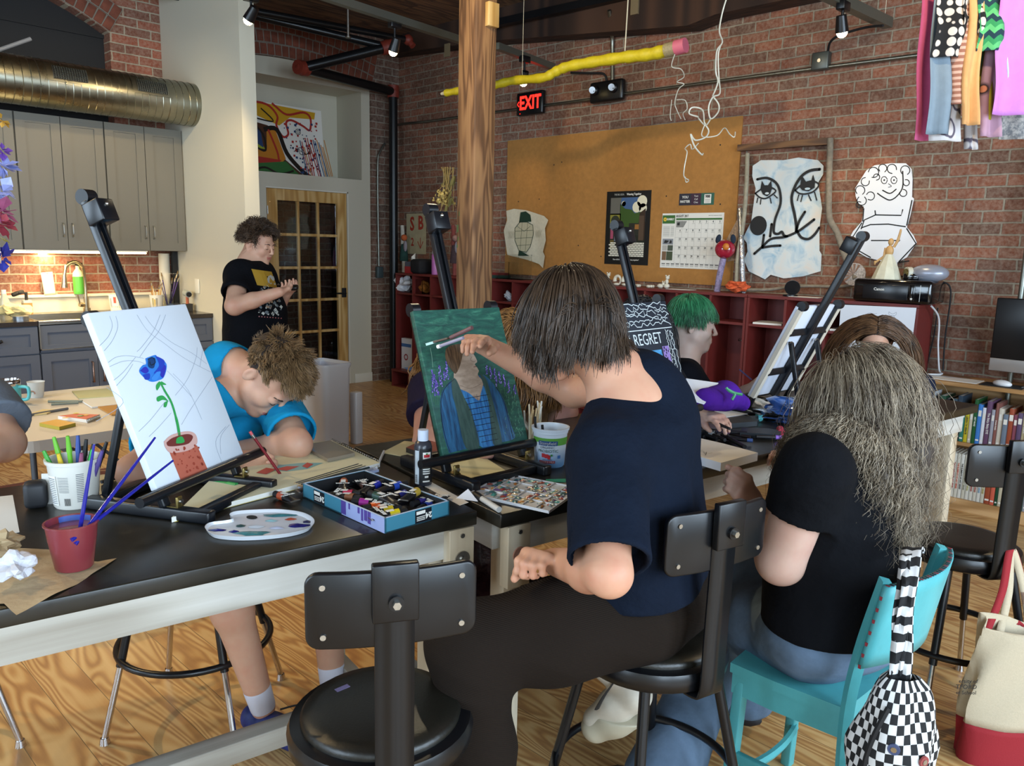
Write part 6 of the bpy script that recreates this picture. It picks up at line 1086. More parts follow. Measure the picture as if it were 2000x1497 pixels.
shell(MB(), [(.171, .131, .642), (.162, .122, .58), (.16, .12, .2), (0, 0, .2)], pm('liner', '#b5b2b8', .3)).tube([(.09, -.16, .42), (.03, -.165, .425), (0, -.166, .415), (-.05, -.163, .43)], .002, INK, 4).build('bin_liner', T)
MB().bx((0, 0, 0), (.07, .07, .40), WB, .008).build('white_box', None, 'narrow white container standing right of the white bin', 'container', loc=(-4.95, 3.36, 0), rotz=.2)
# ================================================================ figures: sculpted as blended volumes, skinned by surface nets
A = lambda v: np.array(v, dtype=np.float64)
class Vol:
    def __init__(s, h=.004): s.p = []; s.h = h; s.noise = None
    def cone(s, a, b, ra, rb=None, k=.012, op='u'): s.p.append(('c', A(a), A(b), ra, ra if rb is None else rb, k, op)); return s
    def chain(s, pts, rs, k=.012, op='u'):
        for i in range(len(pts)-1): s.cone(pts[i], pts[i+1], rs[i], rs[i+1], k, op)
        return s
    def ell(s, c, r, F=None, k=.012, op='u'):
        r = A((r, r, r) if isinstance(r, (int, float)) else r); s.p.append(('e', A(c), r, np.eye(3) if F is None else A(F), 0, k, op)); return s
    def cyl(s, a, b, r, k=.004, op='s'): s.p.append(('y', A(a), A(b), r, r, k, op)); return s
    def bb(s, q):
        if q[0] == 'e': m = max(q[2]); return q[1]-m, q[1]+m
        m = max(q[3], q[4]); return np.minimum(q[1], q[2])-m, np.maximum(q[1], q[2])+m
    def ev(s, P, mg=.03):
        d = np.full(len(P), .3)
        for q in s.p:
            lo, hi = s.bb(q); lo = lo-mg-q[5]; hi = hi+mg+q[5]; m = np.all((P > lo) & (P < hi), 1)
            if not m.any(): continue
            X = P[m]
            if q[0] == 'c':
                ba = q[2]-q[1]; pa = X-q[1]; t = np.clip(pa @ ba/max(ba @ ba, 1e-12), 0, 1); v = np.linalg.norm(pa-t[:, None]*ba, axis=1)-(q[3]+(q[4]-q[3])*t)
            elif q[0] == 'e':
                L = (X-q[1]) @ q[3]; k0 = np.linalg.norm(L/q[2], axis=1); k1 = np.linalg.norm(L/q[2]**2, axis=1); v = k0*(k0-1)/np.maximum(k1, 1e-9)
            else:
                ba = q[2]-q[1]; L = np.linalg.norm(ba); ba = ba/L; pa = X-q[1]; t = pa @ ba; v = np.maximum(np.linalg.norm(pa-t[:, None]*ba, axis=1)-q[3], np.maximum(-t, t-L))
            k = q[5]; D = d[m]
            if q[6] == 'u': hh = np.maximum(k-np.abs(D-v), 0)/k; d[m] = np.minimum(D, v)-hh*hh*k*.25
            else: v = -v; hh = np.maximum(k-np.abs(D-v), 0)/k; d[m] = np.maximum(D, v)+hh*hh*k*.25
        if s.noise: d = d+s.noise(P)
        return d
    def mesh(s):
        h = s.h; bbs = [s.bb(q) for q in s.p if q[6] == 'u']; lo = np.min([b[0] for b in bbs], 0)-.02; hi = np.max([b[1] for b in bbs], 0)+.02; C4 = 4
        n = (np.ceil((hi-lo)/h/C4).astype(int)+1); cs = h*C4
        g = np.stack(np.meshgrid(*[lo[i]+cs*(np.arange(n[i])+.5) for i in range(3)], indexing='ij'), -1).reshape(-1, 3); dc = s.ev(g, .09).reshape(n)
        sel = np.abs(dc) < cs*1.25+.004; D = np.repeat(np.repeat(np.repeat(np.where(dc < 0, -1., 1.).astype(np.float32), C4, 0), C4, 1), C4, 2)
        I = np.argwhere(sel); off = np.stack(np.meshgrid(*[np.arange(C4)]*3, indexing='ij'), -1).reshape(-1, 3)
        N = (I[:, None, :]*C4+off[None]).reshape(-1, 3); val = np.concatenate([s.ev(lo+h*c) for c in np.array_split(N, max(1, len(N)//400000))]); D[N[:, 0], N[:, 1], N[:, 2]] = val
        S = D < 0; c8 = [S[i:S.shape[0]-1+i, j:S.shape[1]-1+j, k:S.shape[2]-1+k] for i in (0, 1) for j in (0, 1) for k in (0, 1)]
        al = c8[0].copy(); an = c8[0].copy()
        for c in c8[1:]: al &= c; an |= c
        act = an & ~al; Cc = np.argwhere(act); idx = np.full(act.shape, -1, np.int32); idx[act] = np.arange(len(Cc))
        acc = np.zeros((len(Cc), 3)); cnt = np.zeros(len(Cc)); g = lambda o: D[Cc[:, 0]+o[0], Cc[:, 1]+o[1], Cc[:, 2]+o[2]]
        for ax in range(3):
            for u in (0, 1):
                for v in (0, 1):
                    o = [0, 0, 0]; o[(ax+1) % 3] = u; o[(ax+2) % 3] = v; o2 = list(o); o2[ax] = 1; a = g(o); b = g(o2); m = (a < 0) != (b < 0); t = a[m]/(a[m]-b[m]); p = np.tile(A(o), (m.sum(), 1)); p[:, ax] = t; acc[m] += p; cnt[m] += 1
        V = lo+h*(Cc+acc/cnt[:, None]); F = []
        for ax in range(3):
            b, c = (ax+1) % 3, (ax+2) % 3; sl = [slice(1, -1)]*3; s1 = list(sl); s2 = list(sl); s1[ax] = slice(0, -1); s2[ax] = slice(1, None)
            a_ = S[tuple(s1)]; b_ = S[tuple(s2)]; E = np.argwhere(a_ != b_)
            E0 = E.copy(); E0[:, b] += 1; E0[:, c] += 1; fl = S[E0[:, 0], E0[:, 1], E0[:, 2]]; q = []
            for (u, v) in ((0, 0), (1, 0), (1, 1), (0, 1)): e = E0.copy(); e[:, b] -= u; e[:, c] -= v; q.append(idx[e[:, 0], e[:, 1], e[:, 2]])
            q = np.stack(q, 1); q[~fl] = q[~fl][:, ::-1]; F.append(q[(q >= 0).all(1)])
        return V, np.concatenate(F)
    def build(s, name, mats, parent=None, region=None, **kw):
        V, F = s.mesh(); o = npmesh(name, V, F, mats, parent)
        if region is not None:
            c = V[F].mean(1); o.data.polygons.foreach_set('material_index', region(c).astype(np.int32))
        return tag(o, **kw) if kw else o
def npmesh(name, V, F, mats, parent=None, smooth=True):
    me = bpy.data.meshes.new(name); me.vertices.add(len(V)); me.vertices.foreach_set('co', np.ascontiguousarray(V, np.float32).ravel()); n = F.shape[1]
    me.loops.add(F.size); me.loops.foreach_set('vertex_index', np.ascontiguousarray(F, np.int32).ravel()); me.polygons.add(len(F)); me.polygons.foreach_set('loop_start', np.arange(0, F.size, n, dtype=np.int32))
    me.polygons.foreach_set('use_smooth', np.full(len(F), smooth)); me.update(calc_edges=True); me.validate()
    for m in (mats if isinstance(mats, (list, tuple)) else [mats]): me.materials.append(m)
    o = bpy.data.objects.new(name, me); COL.objects.link(o)
    if parent: o.parent = parent; o.matrix_parent_inverse = Matrix.Translation(parent.location).inverted() if parent.location.length else Matrix()
    return o
def nrm(v): v = A(v); return v/np.linalg.norm(v)
def joint(par, p, L, far=True):
    """point on the sight line through pixel p at bone length L from the parent joint"""
    o = A(CAM); d = A(ray(*p)); dn = d/np.linalg.norm(d); w = A(par)-o; t0 = w @ dn; q = L*L-(w @ w-t0*t0)
    t = t0 if q <= 0 else t0+(sqrt(q) if far else -sqrt(q)); return o+dn*t
def at(p, D): return A(CAM)+A(ray(*p))*D
def frame(f, u): f = nrm(f); r = nrm(np.cross(f, u)); return np.stack([r, f, np.cross(r, f)], 1)       # columns right, forward, up
def head(v, c, F, s=1., ears=True, nk=None, nr=.052, chub=0.):
    W = lambda x, y, z: A(c)+F @ (A((x, y, z))*s)
    v.ell(W(0, -.012, .035), A((.076, .096, .078))*s, F).ell(W(0, .03, -.03), A((.060+chub, .062, .075))*s, F, .03)
    for q in (-1, 1): v.cone(W(q*(.045+chub), .015, -.055), W(q*.008, .072, -.095), .022*s, .017*s, .03).ell(W(q*.036, .062, -.028), (.024+chub)*s, F, .025)
    v.ell(W(0, .078, -.098), .017*s, F, .015).cone(W(-.03, .084, .024), W(.03, .084, .024), .011*s, None, .018)
    for q in (-1, 1): v.ell(W(q*.031, .106, .004), .017*s, F, .012, 's')
    for q in (-1, 1): v.ell(W(q*.031, .081, .002), A((.0165, .0145, .0135))*s, F, .004)
    v.cone(W(0, .094, .014), W(0, .117, -.026), .0065*s, .0095*s, .010).ell(W(0, .086, -.06), A((.028, .017, .022))*s, F, .02)
    for q in (-1, 1): v.ell(W(q*.0095, .107, -.031), .0068*s, F, .006)
    v.cone(W(-.017, .0965, -.0575), W(.017, .0965, -.0575), .0055*s, None, .007).cone(W(-.014, .0965, -.0665), W(.014, .0965, -.0665), .006*s, None, .007).cone(W(-.022, .106, -.062), W(.022, .106, -.062), .003*s, None, .003, 's')
    if ears:
        for q in (-1, 1): v.ell(W(q*.081, -.012, -.006), A((.0075, .018, .031))*s, F @ rotz3(q*.45), .008).ell(W(q*.090, -.007, -.002), A((.006, .009, .017))*s, F, .004, 's')
    if nk is not None: v.cone(W(0, -.03, -.055), nk, nr*s, nr*1.12, .03)
    return W
def rotz3(a): return np.array(((cos(a), -sin(a), 0), (sin(a), cos(a), 0), (0, 0, 1)))
def hand(v, w, f, n, side, curl=(.5, .6, .7, .8), thumb=(.5, .6), s=1., spread=.0, k=.006):
    """w wrist, f towards the fingers, n out of the palm, side +1/-1: thumb lies at side * (f x n)"""
    f = nrm(f); n = nrm(A(n)-f*(A(n) @ f)); l = np.cross(f, n)*side; w = A(w)
    P = lambda a, b, c=0: w+(f*a+l*b+n*c)*s
    for i, (b, L) in enumerate(((.029, .073), (.010, .081), (-.009, .074), (-.027, .058))):
        kn = P(.088-abs(i-1)*.004, b); v.cone(P(.0, b*.45), kn, .0155*s, .0118*s, .014); q = kn; a = curl[i]*.7; r = (.0096, .0098, .0092, .0080)[i]
        dd = f+l*(1.5-i)*spread
        for j, fr_ in enumerate((.45, .31, .24)):
            d = nrm(dd*cos(a)+n*sin(a)); q2 = q+d*L*fr_*s; v.cone(q, q2, r*s, r*.9*s, k if j else .009); q = q2; a += curl[i]; r *= .9
        # fingertip
    t0, t1 = thumb; a0 = P(.018, .022, .004); a1 = P(.052, .022+.022*cos(t0), .022*sin(t0)+.006); d = nrm(f*cos(t1)+(-l*.35+n)*sin(t1)*.8+l*.25); a2 = a1+d*.034*s; a3 = a2+nrm(d-l*.25+n*.1)*.026*s
    v.chain([a0, a1, a2, a3], [.0165*s, .0125*s, .0105*s, .0088*s], .010); return P
def skin_mat(name, c, red='#b8624c'):
    n = NT(name); co = n.co(); nz = n.noise(co, 14, 3); n2 = n.noise(co, 160, 3)
    n.set(Base__Color=n.mix(n.ramp(nz.outputs[0], ((.42, (0, 0, 0)), (.75, (.32, .32, .32)))), c, red), Roughness=.5, Subsurface__Weight=.12, Subsurface__Scale=.012); n.b.inputs['Subsurface Radius'].default_value = (1, .35, .2); n.b.inputs['Specular IOR Level'].default_value = .35
    n.bump(n2.outputs[0], .08, .001); return n.m
def cloth(name, c, var=.12, fold=.25, rib=None):
    n = NT(name); co = n.co(); nz = n.noise(co, 8, 4, .6); n2 = n.noise(co, 500, 2); c = lin(c); d = tuple(x*(1-var) for x in c[:3]); l = tuple(min(1, x*(1+var)) for x in c[:3])
    n.set(Base__Color=n.ramp(nz.outputs[0], ((.3, d), (.7, l))), Roughness=.92); n.b.inputs['Specular IOR Level'].default_value = .12
    if rib:
        w = n.n('ShaderNodeTexWave', _bands_direction='DIAGONAL', Vector=n.co(rot=rib[1]), Scale=rib[0], Distortion=.6); n.bump(n.math('ADD', w.outputs[1], n.math('MULTIPLY', nz.outputs[0], 2.)), .3, .004)
        n.set(Base__Color=n.mix(w.outputs[1], d, l))
    else: n.bump(n.math('ADD', nz.outputs[0], n.math('MULTIPLY', n2.outputs[0], .05)), fold, .03)
    return n.m
def hair_mat(name, dark, light, rough=.38):
    n = NT(name); g = n.n('ShaderNodeNewGeometry'); nz = n.noise(n.co(scale=(1, 1, .45)), 26, 2); f = n.math('MULTIPLY', n.math('ADD', g.outputs['Random Per Island'], n.math('MULTIPLY_ADD', nz.outputs[0], 2.4, -.8)), .62); n.set(Base__Color=n.ramp(f, ((.1, dark), (.8, light))), Roughness=rough); n.b.inputs['Specular IOR Level'].default_value = .45
    n.b.inputs['Anisotropic'].default_value = .4; return n.m
def wrinkle(amp, seeds, fr=34.):
    rs = np.random.RandomState(seeds); K = [(rs.normal(size=3)*fr*A((.8, .8, 1.2)), rs.uniform(0, 6)) for _ in range(5)]
    def f(P):
        v = np.zeros(len(P)); w = .35*np.sin(P @ A((9, 7, 5))+seeds)
        for i, (k, ph) in enumerate(K): v += np.abs(np.sin(P @ k*.5+ph+w*2))
        return amp*(v/5-.6)*2
    return f
def strands(n, c, F, R, mask, length, seed=0, seg=12, grav=.35, comb=None, lift=.006, rad=.0011, wave=0., wfreq=40., noise=.25, colls=(), body=None, s=1., clump=.5, tang=None):
    """hair: roots on the scalp ellipsoid R (head frame F, centre c), combed, pulled down, kept outside the head and the collider capsules"""
    rs = np.random.RandomState(seed); c = A(c); R = A(R)*s; d = rs.normal(size=(n*6, 3)); d /= np.linalg.norm(d, axis=1)[:, None]; m = mask(d[:, 0], d[:, 1], d[:, 2]); d = d[m][:n]; n = len(d)
    P = d*R; L = length(d, rs) if callable(length) else np.full(n, length); L = L*rs.uniform(.85, 1.08, n); up = np.linalg.inv(F) @ A((0, 0, 1))
    nc = max(8, n//26); cc = d[rs.choice(n, nc)]; near = np.argmax(d @ cc.T, 1); cr = rs.normal(size=(nc, 3))
    D = d*.6 if comb is None else comb(d, rs); D = D+cr[near]*noise*clump+rs.normal(size=(n, 3))*noise*(1-clump); D /= np.linalg.norm(D, axis=1)[:, None]
    if tang is not None: q_ = nrmr(P/(R**2)); D = nrmr(nrmr(D-q_*(D*q_).sum(1)[:, None])+q_*tang)
    st = [P.copy()]; lay = rs.uniform(0, 1, n)**1.3*lift*4+.001; ph = rs.uniform(0, 6.28, nc)[near]+rs.normal(size=n)*.25; ax1 = nrmr(np.cross(cr[near], D)); 
    for i in range(seg):
        step = (L/seg)[:, None]; D = D-up*grav*(.4+.6*i/seg); D += rs.normal(size=(n, 3))*noise*.12; D /= np.linalg.norm(D, axis=1)[:, None]; P = P+D*step
        q = np.linalg.norm(P/(R+lay[:, None]), axis=1); ins = q < 1; 
        P[ins] = P[ins]/q[ins][:, None]; nn = nrmr(P/(R**2)); dt = (D*nn).sum(1); t = ins & (dt < 0); D[t] -= nn[t]*dt[t][:, None]; D = nrmr(D)
        Wd = P @ F.T+c
        for (a, b, ra) in colls:
            a = A(a); b = A(b); ba = b-a; t_ = np.clip((Wd-a) @ ba/(ba @ ba), 0, 1); v = Wd-(a+t_[:, None]*ba); l = np.linalg.norm(v, axis=1); r_ = ra+lay; m_ = l < r_
            if m_.any(): Wd[m_] += v[m_]/l[m_][:, None]*(r_[m_]-l[m_])[:, None]; P = (Wd-c) @ F
        st.append(P.copy())
    S = np.stack(st, 1)
    if wave:
        sp = np.linspace(0, 1, seg+1)[None, :, None]; wv = wave*(sp**1.5)*1.4
        S = S+ax1[:, None, :]*wv*np.sin(ph[:, None, None]+wfreq*sp*L[:, None, None])+nrmr(np.cross(ax1, D))[:, None, :]*wv*np.cos(ph[:, None, None]+wfreq*sp*L[:, None, None])
    W = S @ F.T+c; T_ = np.gradient(W, axis=1); T_ /= np.linalg.norm(T_, axis=2)[..., None]+1e-9; a1 = np.cross(T_, A((.3, .2, 1.))); a1 /= np.linalg.norm(a1, axis=2)[..., None]+1e-9; a2 = np.cross(T_, a1)
    rr_ = rad*(1-.75*np.linspace(0, 1, seg+1)**2)[None, :, None]*rs.uniform(.7, 1.3, n)[:, None, None]
    V = np.stack([W+a1*rr_*cos(t)+a2*rr_*sin(t) for t in (0, 2.094, 4.188)], 2).reshape(-1, 3); K = (seg+1)*3; b = np.arange(n)[:, None, None]*K+np.arange(seg)[None, :, None]*3; j = np.arange(3)[None, None, :]; j2 = (j+1) % 3
    return V, np.stack([b+j, b+j2, b+3+j2, b+3+j], -1).reshape(-1, 4)
def nrmr(v): return v/(np.linalg.norm(v, axis=-1)[..., None]+1e-9)
def hair(T, mat, sets, cap=None, capmat=None, name='hair', h=.005):
    Vs = []; Fs = []; o = 0; mi = []
    for V, F in sets: Vs.append(V); Fs.append(F+o); o += len(V); mi += [0]*len(F)
    if cap is not None: cap.h = h; V, F = cap.mesh(); Vs.append(V); Fs.append(F+o); mi += [1]*len(F)
    ob = npmesh(name, np.concatenate(Vs), np.concatenate(Fs), [mat, capmat or mat], T); ob.data.polygons.foreach_set('material_index', np.array(mi, np.int32)); return ob
def brows(T, W, m, s=1., r=.0028, lash=True, lc=None):
    for q in (-1, 1):
        b = MB().tube([tuple(A(W(q*x, y, z))-A(T.location)) for x, y, z in ((.014, .0955, .022), (.024, .0965, .027), (.036, .091, .027), (.047, .080, .021))], [r*.7, r, r*.9, r*.4], m, 6).build('eyebrow', T)
        if lash: MB().tube([tuple(A(W(q*x, y, z))-A(T.location)) for x, y, z in ((.0175, .0915, -.0035), (.025, .0955, -.0065), (.034, .0955, -.0065), (.043, .088, -.003))], .0011, lc or m, 5).build('eyelashes', T)
def person(label, loc, group=None): return thing('person', label, 'person', loc, 0, group)
def lipreg(W, s=1., lip=1, extra=None):
    a, b, c2, d2 = W(-.018, .0985, -.0575), W(.018, .0985, -.0575), W(-.014, .0985, -.0665), W(.014, .0985, -.0665)
    def seg(P, a, b): ba = b-a; t = np.clip((P-a) @ ba/(ba @ ba), 0, 1); return np.linalg.norm(P-a-t[:, None]*ba, axis=1)
    def f(P):
        r = np.where((seg(P, a, b) < .0062*s) | (seg(P, c2, d2) < .0066*s), lip, 0); return r
    return f
SKIN1 = skin_mat('skin_fair', '#c9977b'); LIP = pm('lip', '#b0695c', .45, sub=.1); SNK = pm('sneaker_white', '#bdb4a4', .6, var=.1, vs=20); DENIM = cloth('denim', '#5f7288', .3)
SKIN2 = skin_mat('skin_pale', '#c8a493', '#b87868'); SKIN3 = skin_mat('skin_boy', '#c79a80', '#c0705c'); BLKT = cloth('black_shirt', '#0c0d11', .2, .5); SHORT = cloth('dark_shorts', '#1c1e26', .2)
# ---------------------------------------------------------------- the boy in turquoise, drawing
CYAN = cloth('turquoise_shirt', '#1687b5', .1, .35)
T = person('boy in a turquoise t-shirt bent over a sketchbook, drawing with a red pencil', (-2.35, 1.0, 0))
hd_ = at((528, 735), 2.42); nkb = at((447, 712), 2.50); sm_ = at((452, 735), 2.56); sL = at((540, 785), 2.55); sR = sm_*2-sL; pel = A((-2.42, 1.0, .70)); sR = at((428, 770), 2.42)
eL = joint(sL, (580, 868), .25, False); wL = joint(eL, (470, 878), .21, True)
eR = A((-2.10, .75, .90)); wR = at((462, 925), 2.23); wR[2] = .895
0 and print('P2', [np.round(q, 2).tolist() for q in (hd_, nkb, sL, sR, eL, wL, eR, wR)])
hL = pel+A((.0, .09, 0)); hR = pel+A((.0, -.09, 0)); aL = A(pz(650, 1350, .11)); kL = A((-2.05, 1.28, .60)); aR = at((515, 1410), 2.42); kR = A((-2.06, .95, .60)); aR[2] = .1; aL[2] = .12
FH = frame((.50, .08, -.90), (.80, .35, .48)); v = Vol(.0032); W = head(v, hd_, FH, .97, nk=nkb, nr=.05); v.cone(nkb, sm_, .055, .07, .04).cone(sm_, pel, .07, .09, .04).cone(sL, sR, .04, None, .05)
v.chain([sL, eL], [.046, .044], .02).chain([eL, eL+(wL-eL)*.4, wL], [.040, .039, .027], .02); v.chain([sR, eR], [.045, .04], .02).chain([eR, eR+(wR-eR)*.4, wR], [.039, .037, .026], .02)
for a, b, c in ((hL, kL, aL), (hR, kR, aR)): v.chain([a, b, b+(c-b)*.3, c], [.07, .055, .056, .036], .03)
fR = nrm(A((.25, .9, -.12))); hand(v, wR, fR, (.75, -.2, -.45), 1, (.55, .75, .95, 1.05), (.45, .75), .93)
v.ell(wL+nrm(wL-eL)*.05, (.04, .045, .02), None, .02)
v.build('body', [SKIN3, LIP], T, region=lipreg(W, .97))
s = Vol(.005); s.noise = wrinkle(.004, 7, 26); up_ = nrm(sm_-pel); bx_ = nrm(sR-sL)
for a, b, r0, r1 in ((sL, eL, .066, .078), (sR, eR, .064, .075)): e = a+(b-a)*.8; d = nrm(b-a); s.chain([a, e], [r0, r1], .03); s.cyl(e-d*.002, e+d*.25, .12, .004, 's'); s.cyl(e-d*.05, e+d*.02, r1-.012, .004, 's')
s.cone(sL, sR, .06, .06, .05).cone(sm_-up_*.1-bx_*.06, pel-bx_*.06, .105, .12, .05).cone(sm_-up_*.1+bx_*.06, pel+bx_*.06, .105, .12, .05).cone(nkb, sm_-up_*.06, .06, .11, .05)
dn = nrm(hd_-nkb); s.cone(nkb-dn*.02, nkb+dn*.04, .068, .069, .03).cone(nkb+dn*.02, nkb+dn*.1, .059, .064, .004, 's').cyl(nkb+dn*.042, nkb+dn*.2, .12, .004, 's'); s.build('t_shirt', CYAN, T)
p = Vol(.006); p.ell(pel, (.13, .16, .11), None, .05).chain([hL, hL+(kL-hL)*.8], [.09, .085], .04).chain([hR, hR+(kR-hR)*.8], [.09, .085], .04); p.build('shorts', SHORT, T)
for a, k_ in ((aL, kL), (aR, kR)): so_ = Vol(.004); so_.cone(a+(k_-a)*.02, a+(k_-a)*.14, .038, .041); so_.build('ankle_sock', pm('sock', '#d0d0dc', .9), T)
for a in (aL, aR):
    sh = Vol(.004); f_ = A((.75, .2, 0)) if a is aR else A((.6, -.3, 0)); sh.chain([a-A((0, 0, .045))-f_*.05, a-A((0, 0, .055))+f_*.06, a-A((0, 0, .065))+f_*.19], [.042, .042, .034], .02); sh.build('sneaker', pm('sneaker_blue', '#1c2a6a', .6, var=.3, vs=60), T)
MB().tube(curve([tuple(aR+A(q)-A(T.location)) for q in ((.03, .04, -.01), (.07, .09, .0), (.10, .07, -.03), (.05, .04, -.02))], 5), .003, INK, 5).build('shoelace', T)
HT = hair_mat('hair_tousled', '#3a2a1c', '#947450', .45); cp = pm('hair_cap_t', '#2c1f16', .7); cap = Vol(); cap.ell(W(0, -.03, .045), A((.083, .099, .084))*.96, FH, .02)
hm = lambda x, y, z: (z > -.28) & ~((y > .42) & (z < .42)) & ~((abs(x) > .7) & (z < .1) & (y > -.25))
sets = [strands(5200, W(0, -.012, .036), FH, A((.083, .102, .084))*.97, hm, lambda d, rs: .022+.036*np.clip(d[:, 2]+.1, 0, 1), 31, 8, .10, lambda d, rs: d*.55+np.stack([.3+0*d[:, 0], .75+0*d[:, 0], .1+0*d[:, 0]], 1)*.8, .0015, .0015, .003, 90, .32, (), clump=.8)]
hair(T, HT, sets, cap, cp); brows(T, W, cp, lc=cp)
B = thing('red_pencil', 'dark red pencil with eraser in the drawing hand', 'pencil', tuple(wR+fR*.10)); q = at((548, 905), 2.17)-A(B.location); q[2] = .868-B.location.z; t_ = at((497, 856), 2.12)-A(B.location)
MB().cyl(tuple(q), tuple(t_), .004, pm('pencil_red', '#7c1f26', .35), n=8).build('shaft', B); d_ = nrm(t_-q); MB().cyl(tuple(t_), tuple(t_+d_*.012), .0045, STEEL, n=8).build('ferrule', B); MB().cyl(tuple(t_+d_*.012), tuple(t_+d_*.022), .004, C('#c9565c'), n=8).build('eraser', B)
# ---------------------------------------------------------------- the painter in the navy shirt
NAVY = cloth('navy_shirt', '#0e1624', .15, .5); CORD = cloth('brown_corduroy', '#1d1611', .08, .5, rib=(105, (0, .9, .3)))
T = person('person painting in a navy t-shirt and brown corduroys, dark hair, on a black stool', (-.97, 1.5, .0))
pel = A((-.985, 1.50, .70)); sm_ = at((1232, 800), 1.80); hd_ = at((1112, 632), 1.80)
sL = at((1185, 880), 1.66); sR = sm_+(sm_-sL)*A((1, 1, .6)); eL = joint(sL, (1190, 1122), .28, False); wL = joint(eL, (1084, 1098), .25, True)
eR = joint(sR, (1120, 765), .30, True); wR = joint(eR, (944, 674), .255, False)
hL = pel+A((.03, -.10, -.02)); hR = pel+A((.0, .10, -.02)); kL = at((918, 1262), 1.64); aL = joint(kL, (935, 1640), .42, True)
kR = joint(hR, (1040, 1190), .42, True); aR = A((-1.07, 1.63, .40))
aL[2] = max(aL[2], .1)
nkb = at((1206, 738), 1.81); FH = frame((-.93, .12, -.38), (-.35, .05, .93))
v = Vol(.0032); W = head(v, hd_, FH, .97, nk=nkb, nr=.056)
v.cone(nkb, sm_+A((0, 0, -.03)), .062, .09, .04).cone(sL, sR, .05, None, .05).cone(sm_, pel, .09, .10, .04)
v.chain([sL, eL], [.053, .041], .02).chain([eL, eL+(wL-eL)*.35, wL], [.041, .043, .030], .02); v.chain([sR, eR], [.050, .043], .02).chain([eR, eR+(wR-eR)*.35, wR], [.042, .041, .027], .02)
for a, b, c in ((hL, kL, aL), (hR, kR, aR)): v.chain([a, b, c], [.07, .05, .035], .03)
fR = nrm(at((893, 633), 1.90)-wR); hand(v, wR, fR, A((-.25, .35, -.9)), 1, (.28, .42, .55, .62), (.2, .55), .98)
fL = nrm(at((1030, 1078), 1.62)-wL); hand(v, wL, fL, (0, .2, -1), -1, (1.1, 1.15, 1.2, 1.2), (.6, .9), .95)
v.build('body', [SKIN1, LIP], T, region=lipreg(W, .97))
s = Vol(.005); s.noise = wrinkle(.0045, 3, 26)
for a, b, r0, r1 in ((sL, eL, .075, .083), (sR, eR, .068, .072)):
    e = a+(b-a)*(.92 if a is sL else .55); s.chain([a, e], [r0, r1], .03); d = nrm(b-a); s.cyl(e-d*.004, e+d*.25, .12, .004, 's')
    s.cyl(e-d*.05, e+d*.02, r1-.012, .004, 's')
bx_ = nrm(sR-sL); up_ = nrm(sm_-pel); fwd_ = np.cross(up_, bx_)
cdn = nrm(A(_r)*-.62+A((0, 0, .75))+A(FWD)*.1)
s.cone(sL+A((0, 0, -.01)), sR+A((0, 0, -.01)), .068, .066, .04).cone(sm_-up_*.10-bx_*.07, pel-bx_*.075+up_*.02, .135, .150, .06).cone(sm_-up_*.10+bx_*.07, pel+bx_*.075+up_*.02, .125, .140, .06).cone(nkb-up_*.02, sm_-up_*.06, .066, .13, .05)
s.cyl(pel-up_*.3, pel+up_*.045, .3, .01, 's').ell(at((1268, 805), 1.86), .10, None, .06).ell(at((1248, 752), 1.84), .082, None, .05).cyl(nkb+cdn*.028, nkb+cdn*.2, .13, .006, 's').cone(nkb-cdn*.02, nkb+cdn*.08, .056, .060, .006, 's')
s.build('t_shirt', NAVY, T)
p = Vol(.005); p.noise = wrinkle(.006, 9, 24)
p.ell(pel+A((0, 0, .0)), (.15, .19, .12), None, .05); p.chain([hL, hL+(kL-hL)*.5, kL], [.105, .102, .088], .05).chain([kL, kL+(aL-kL)*.5, aL], [.086, .083, .095], .03).chain([hR, kR], [.10, .08], .05).chain([kR, aR+A((0, 0, .05))], [.075, .07], .03)
p.build('corduroy_trousers', CORD, T)
sh = Vol(.0035); toe = at((1165, 1412), 1.98); hl_ = at((1240, 1375), 1.93); u = A((0, 0, 1)); sh.chain([hl_+u*.02, (hl_+toe)/2+u*.022, toe+u*.008], [.038, .040, .034], .02).cone(hl_+u*.03, at((1185, 1300), 1.95), .036, .040, .02); sh.build('sneaker', SNK, T)
so = Vol(.0035); so.chain([hl_-u*.015, (hl_+toe)/2-u*.012, toe-u*.012], [.042, .043, .038], .02); so.cyl((hl_+toe)/2+u*.0, (hl_+toe)/2+u*.2, .3, .003, 's'); so.build('sneaker_sole', pm('sole', '#b0a892', .7), T)
sw = [tuple(at(p_, D)-A(T.location)) for p_, D in (((1168, 1375), 1.925), ((1163, 1362), 1.925), ((1166, 1385), 1.92), ((1180, 1360), 1.905), ((1203, 1328), 1.90))]
MB().tube(curve(sw[2:], 5), [.010, .0095, .009, .0085, .008, .007, .006, .0055, .005, .0045, .004], INK, 6, flat=.35).build('sneaker_stripe', T)
MB().cyl(tuple(aL-A(T.location)-A((0, 0, .02))), tuple(aL-A(T.location)-A((.0, 0, .075))), .045, BLKM).sph(tuple(aL-A(T.location)+A((-.06, 0, -.06))), (.12, .045, .04), BLKM).build('shoe', T)
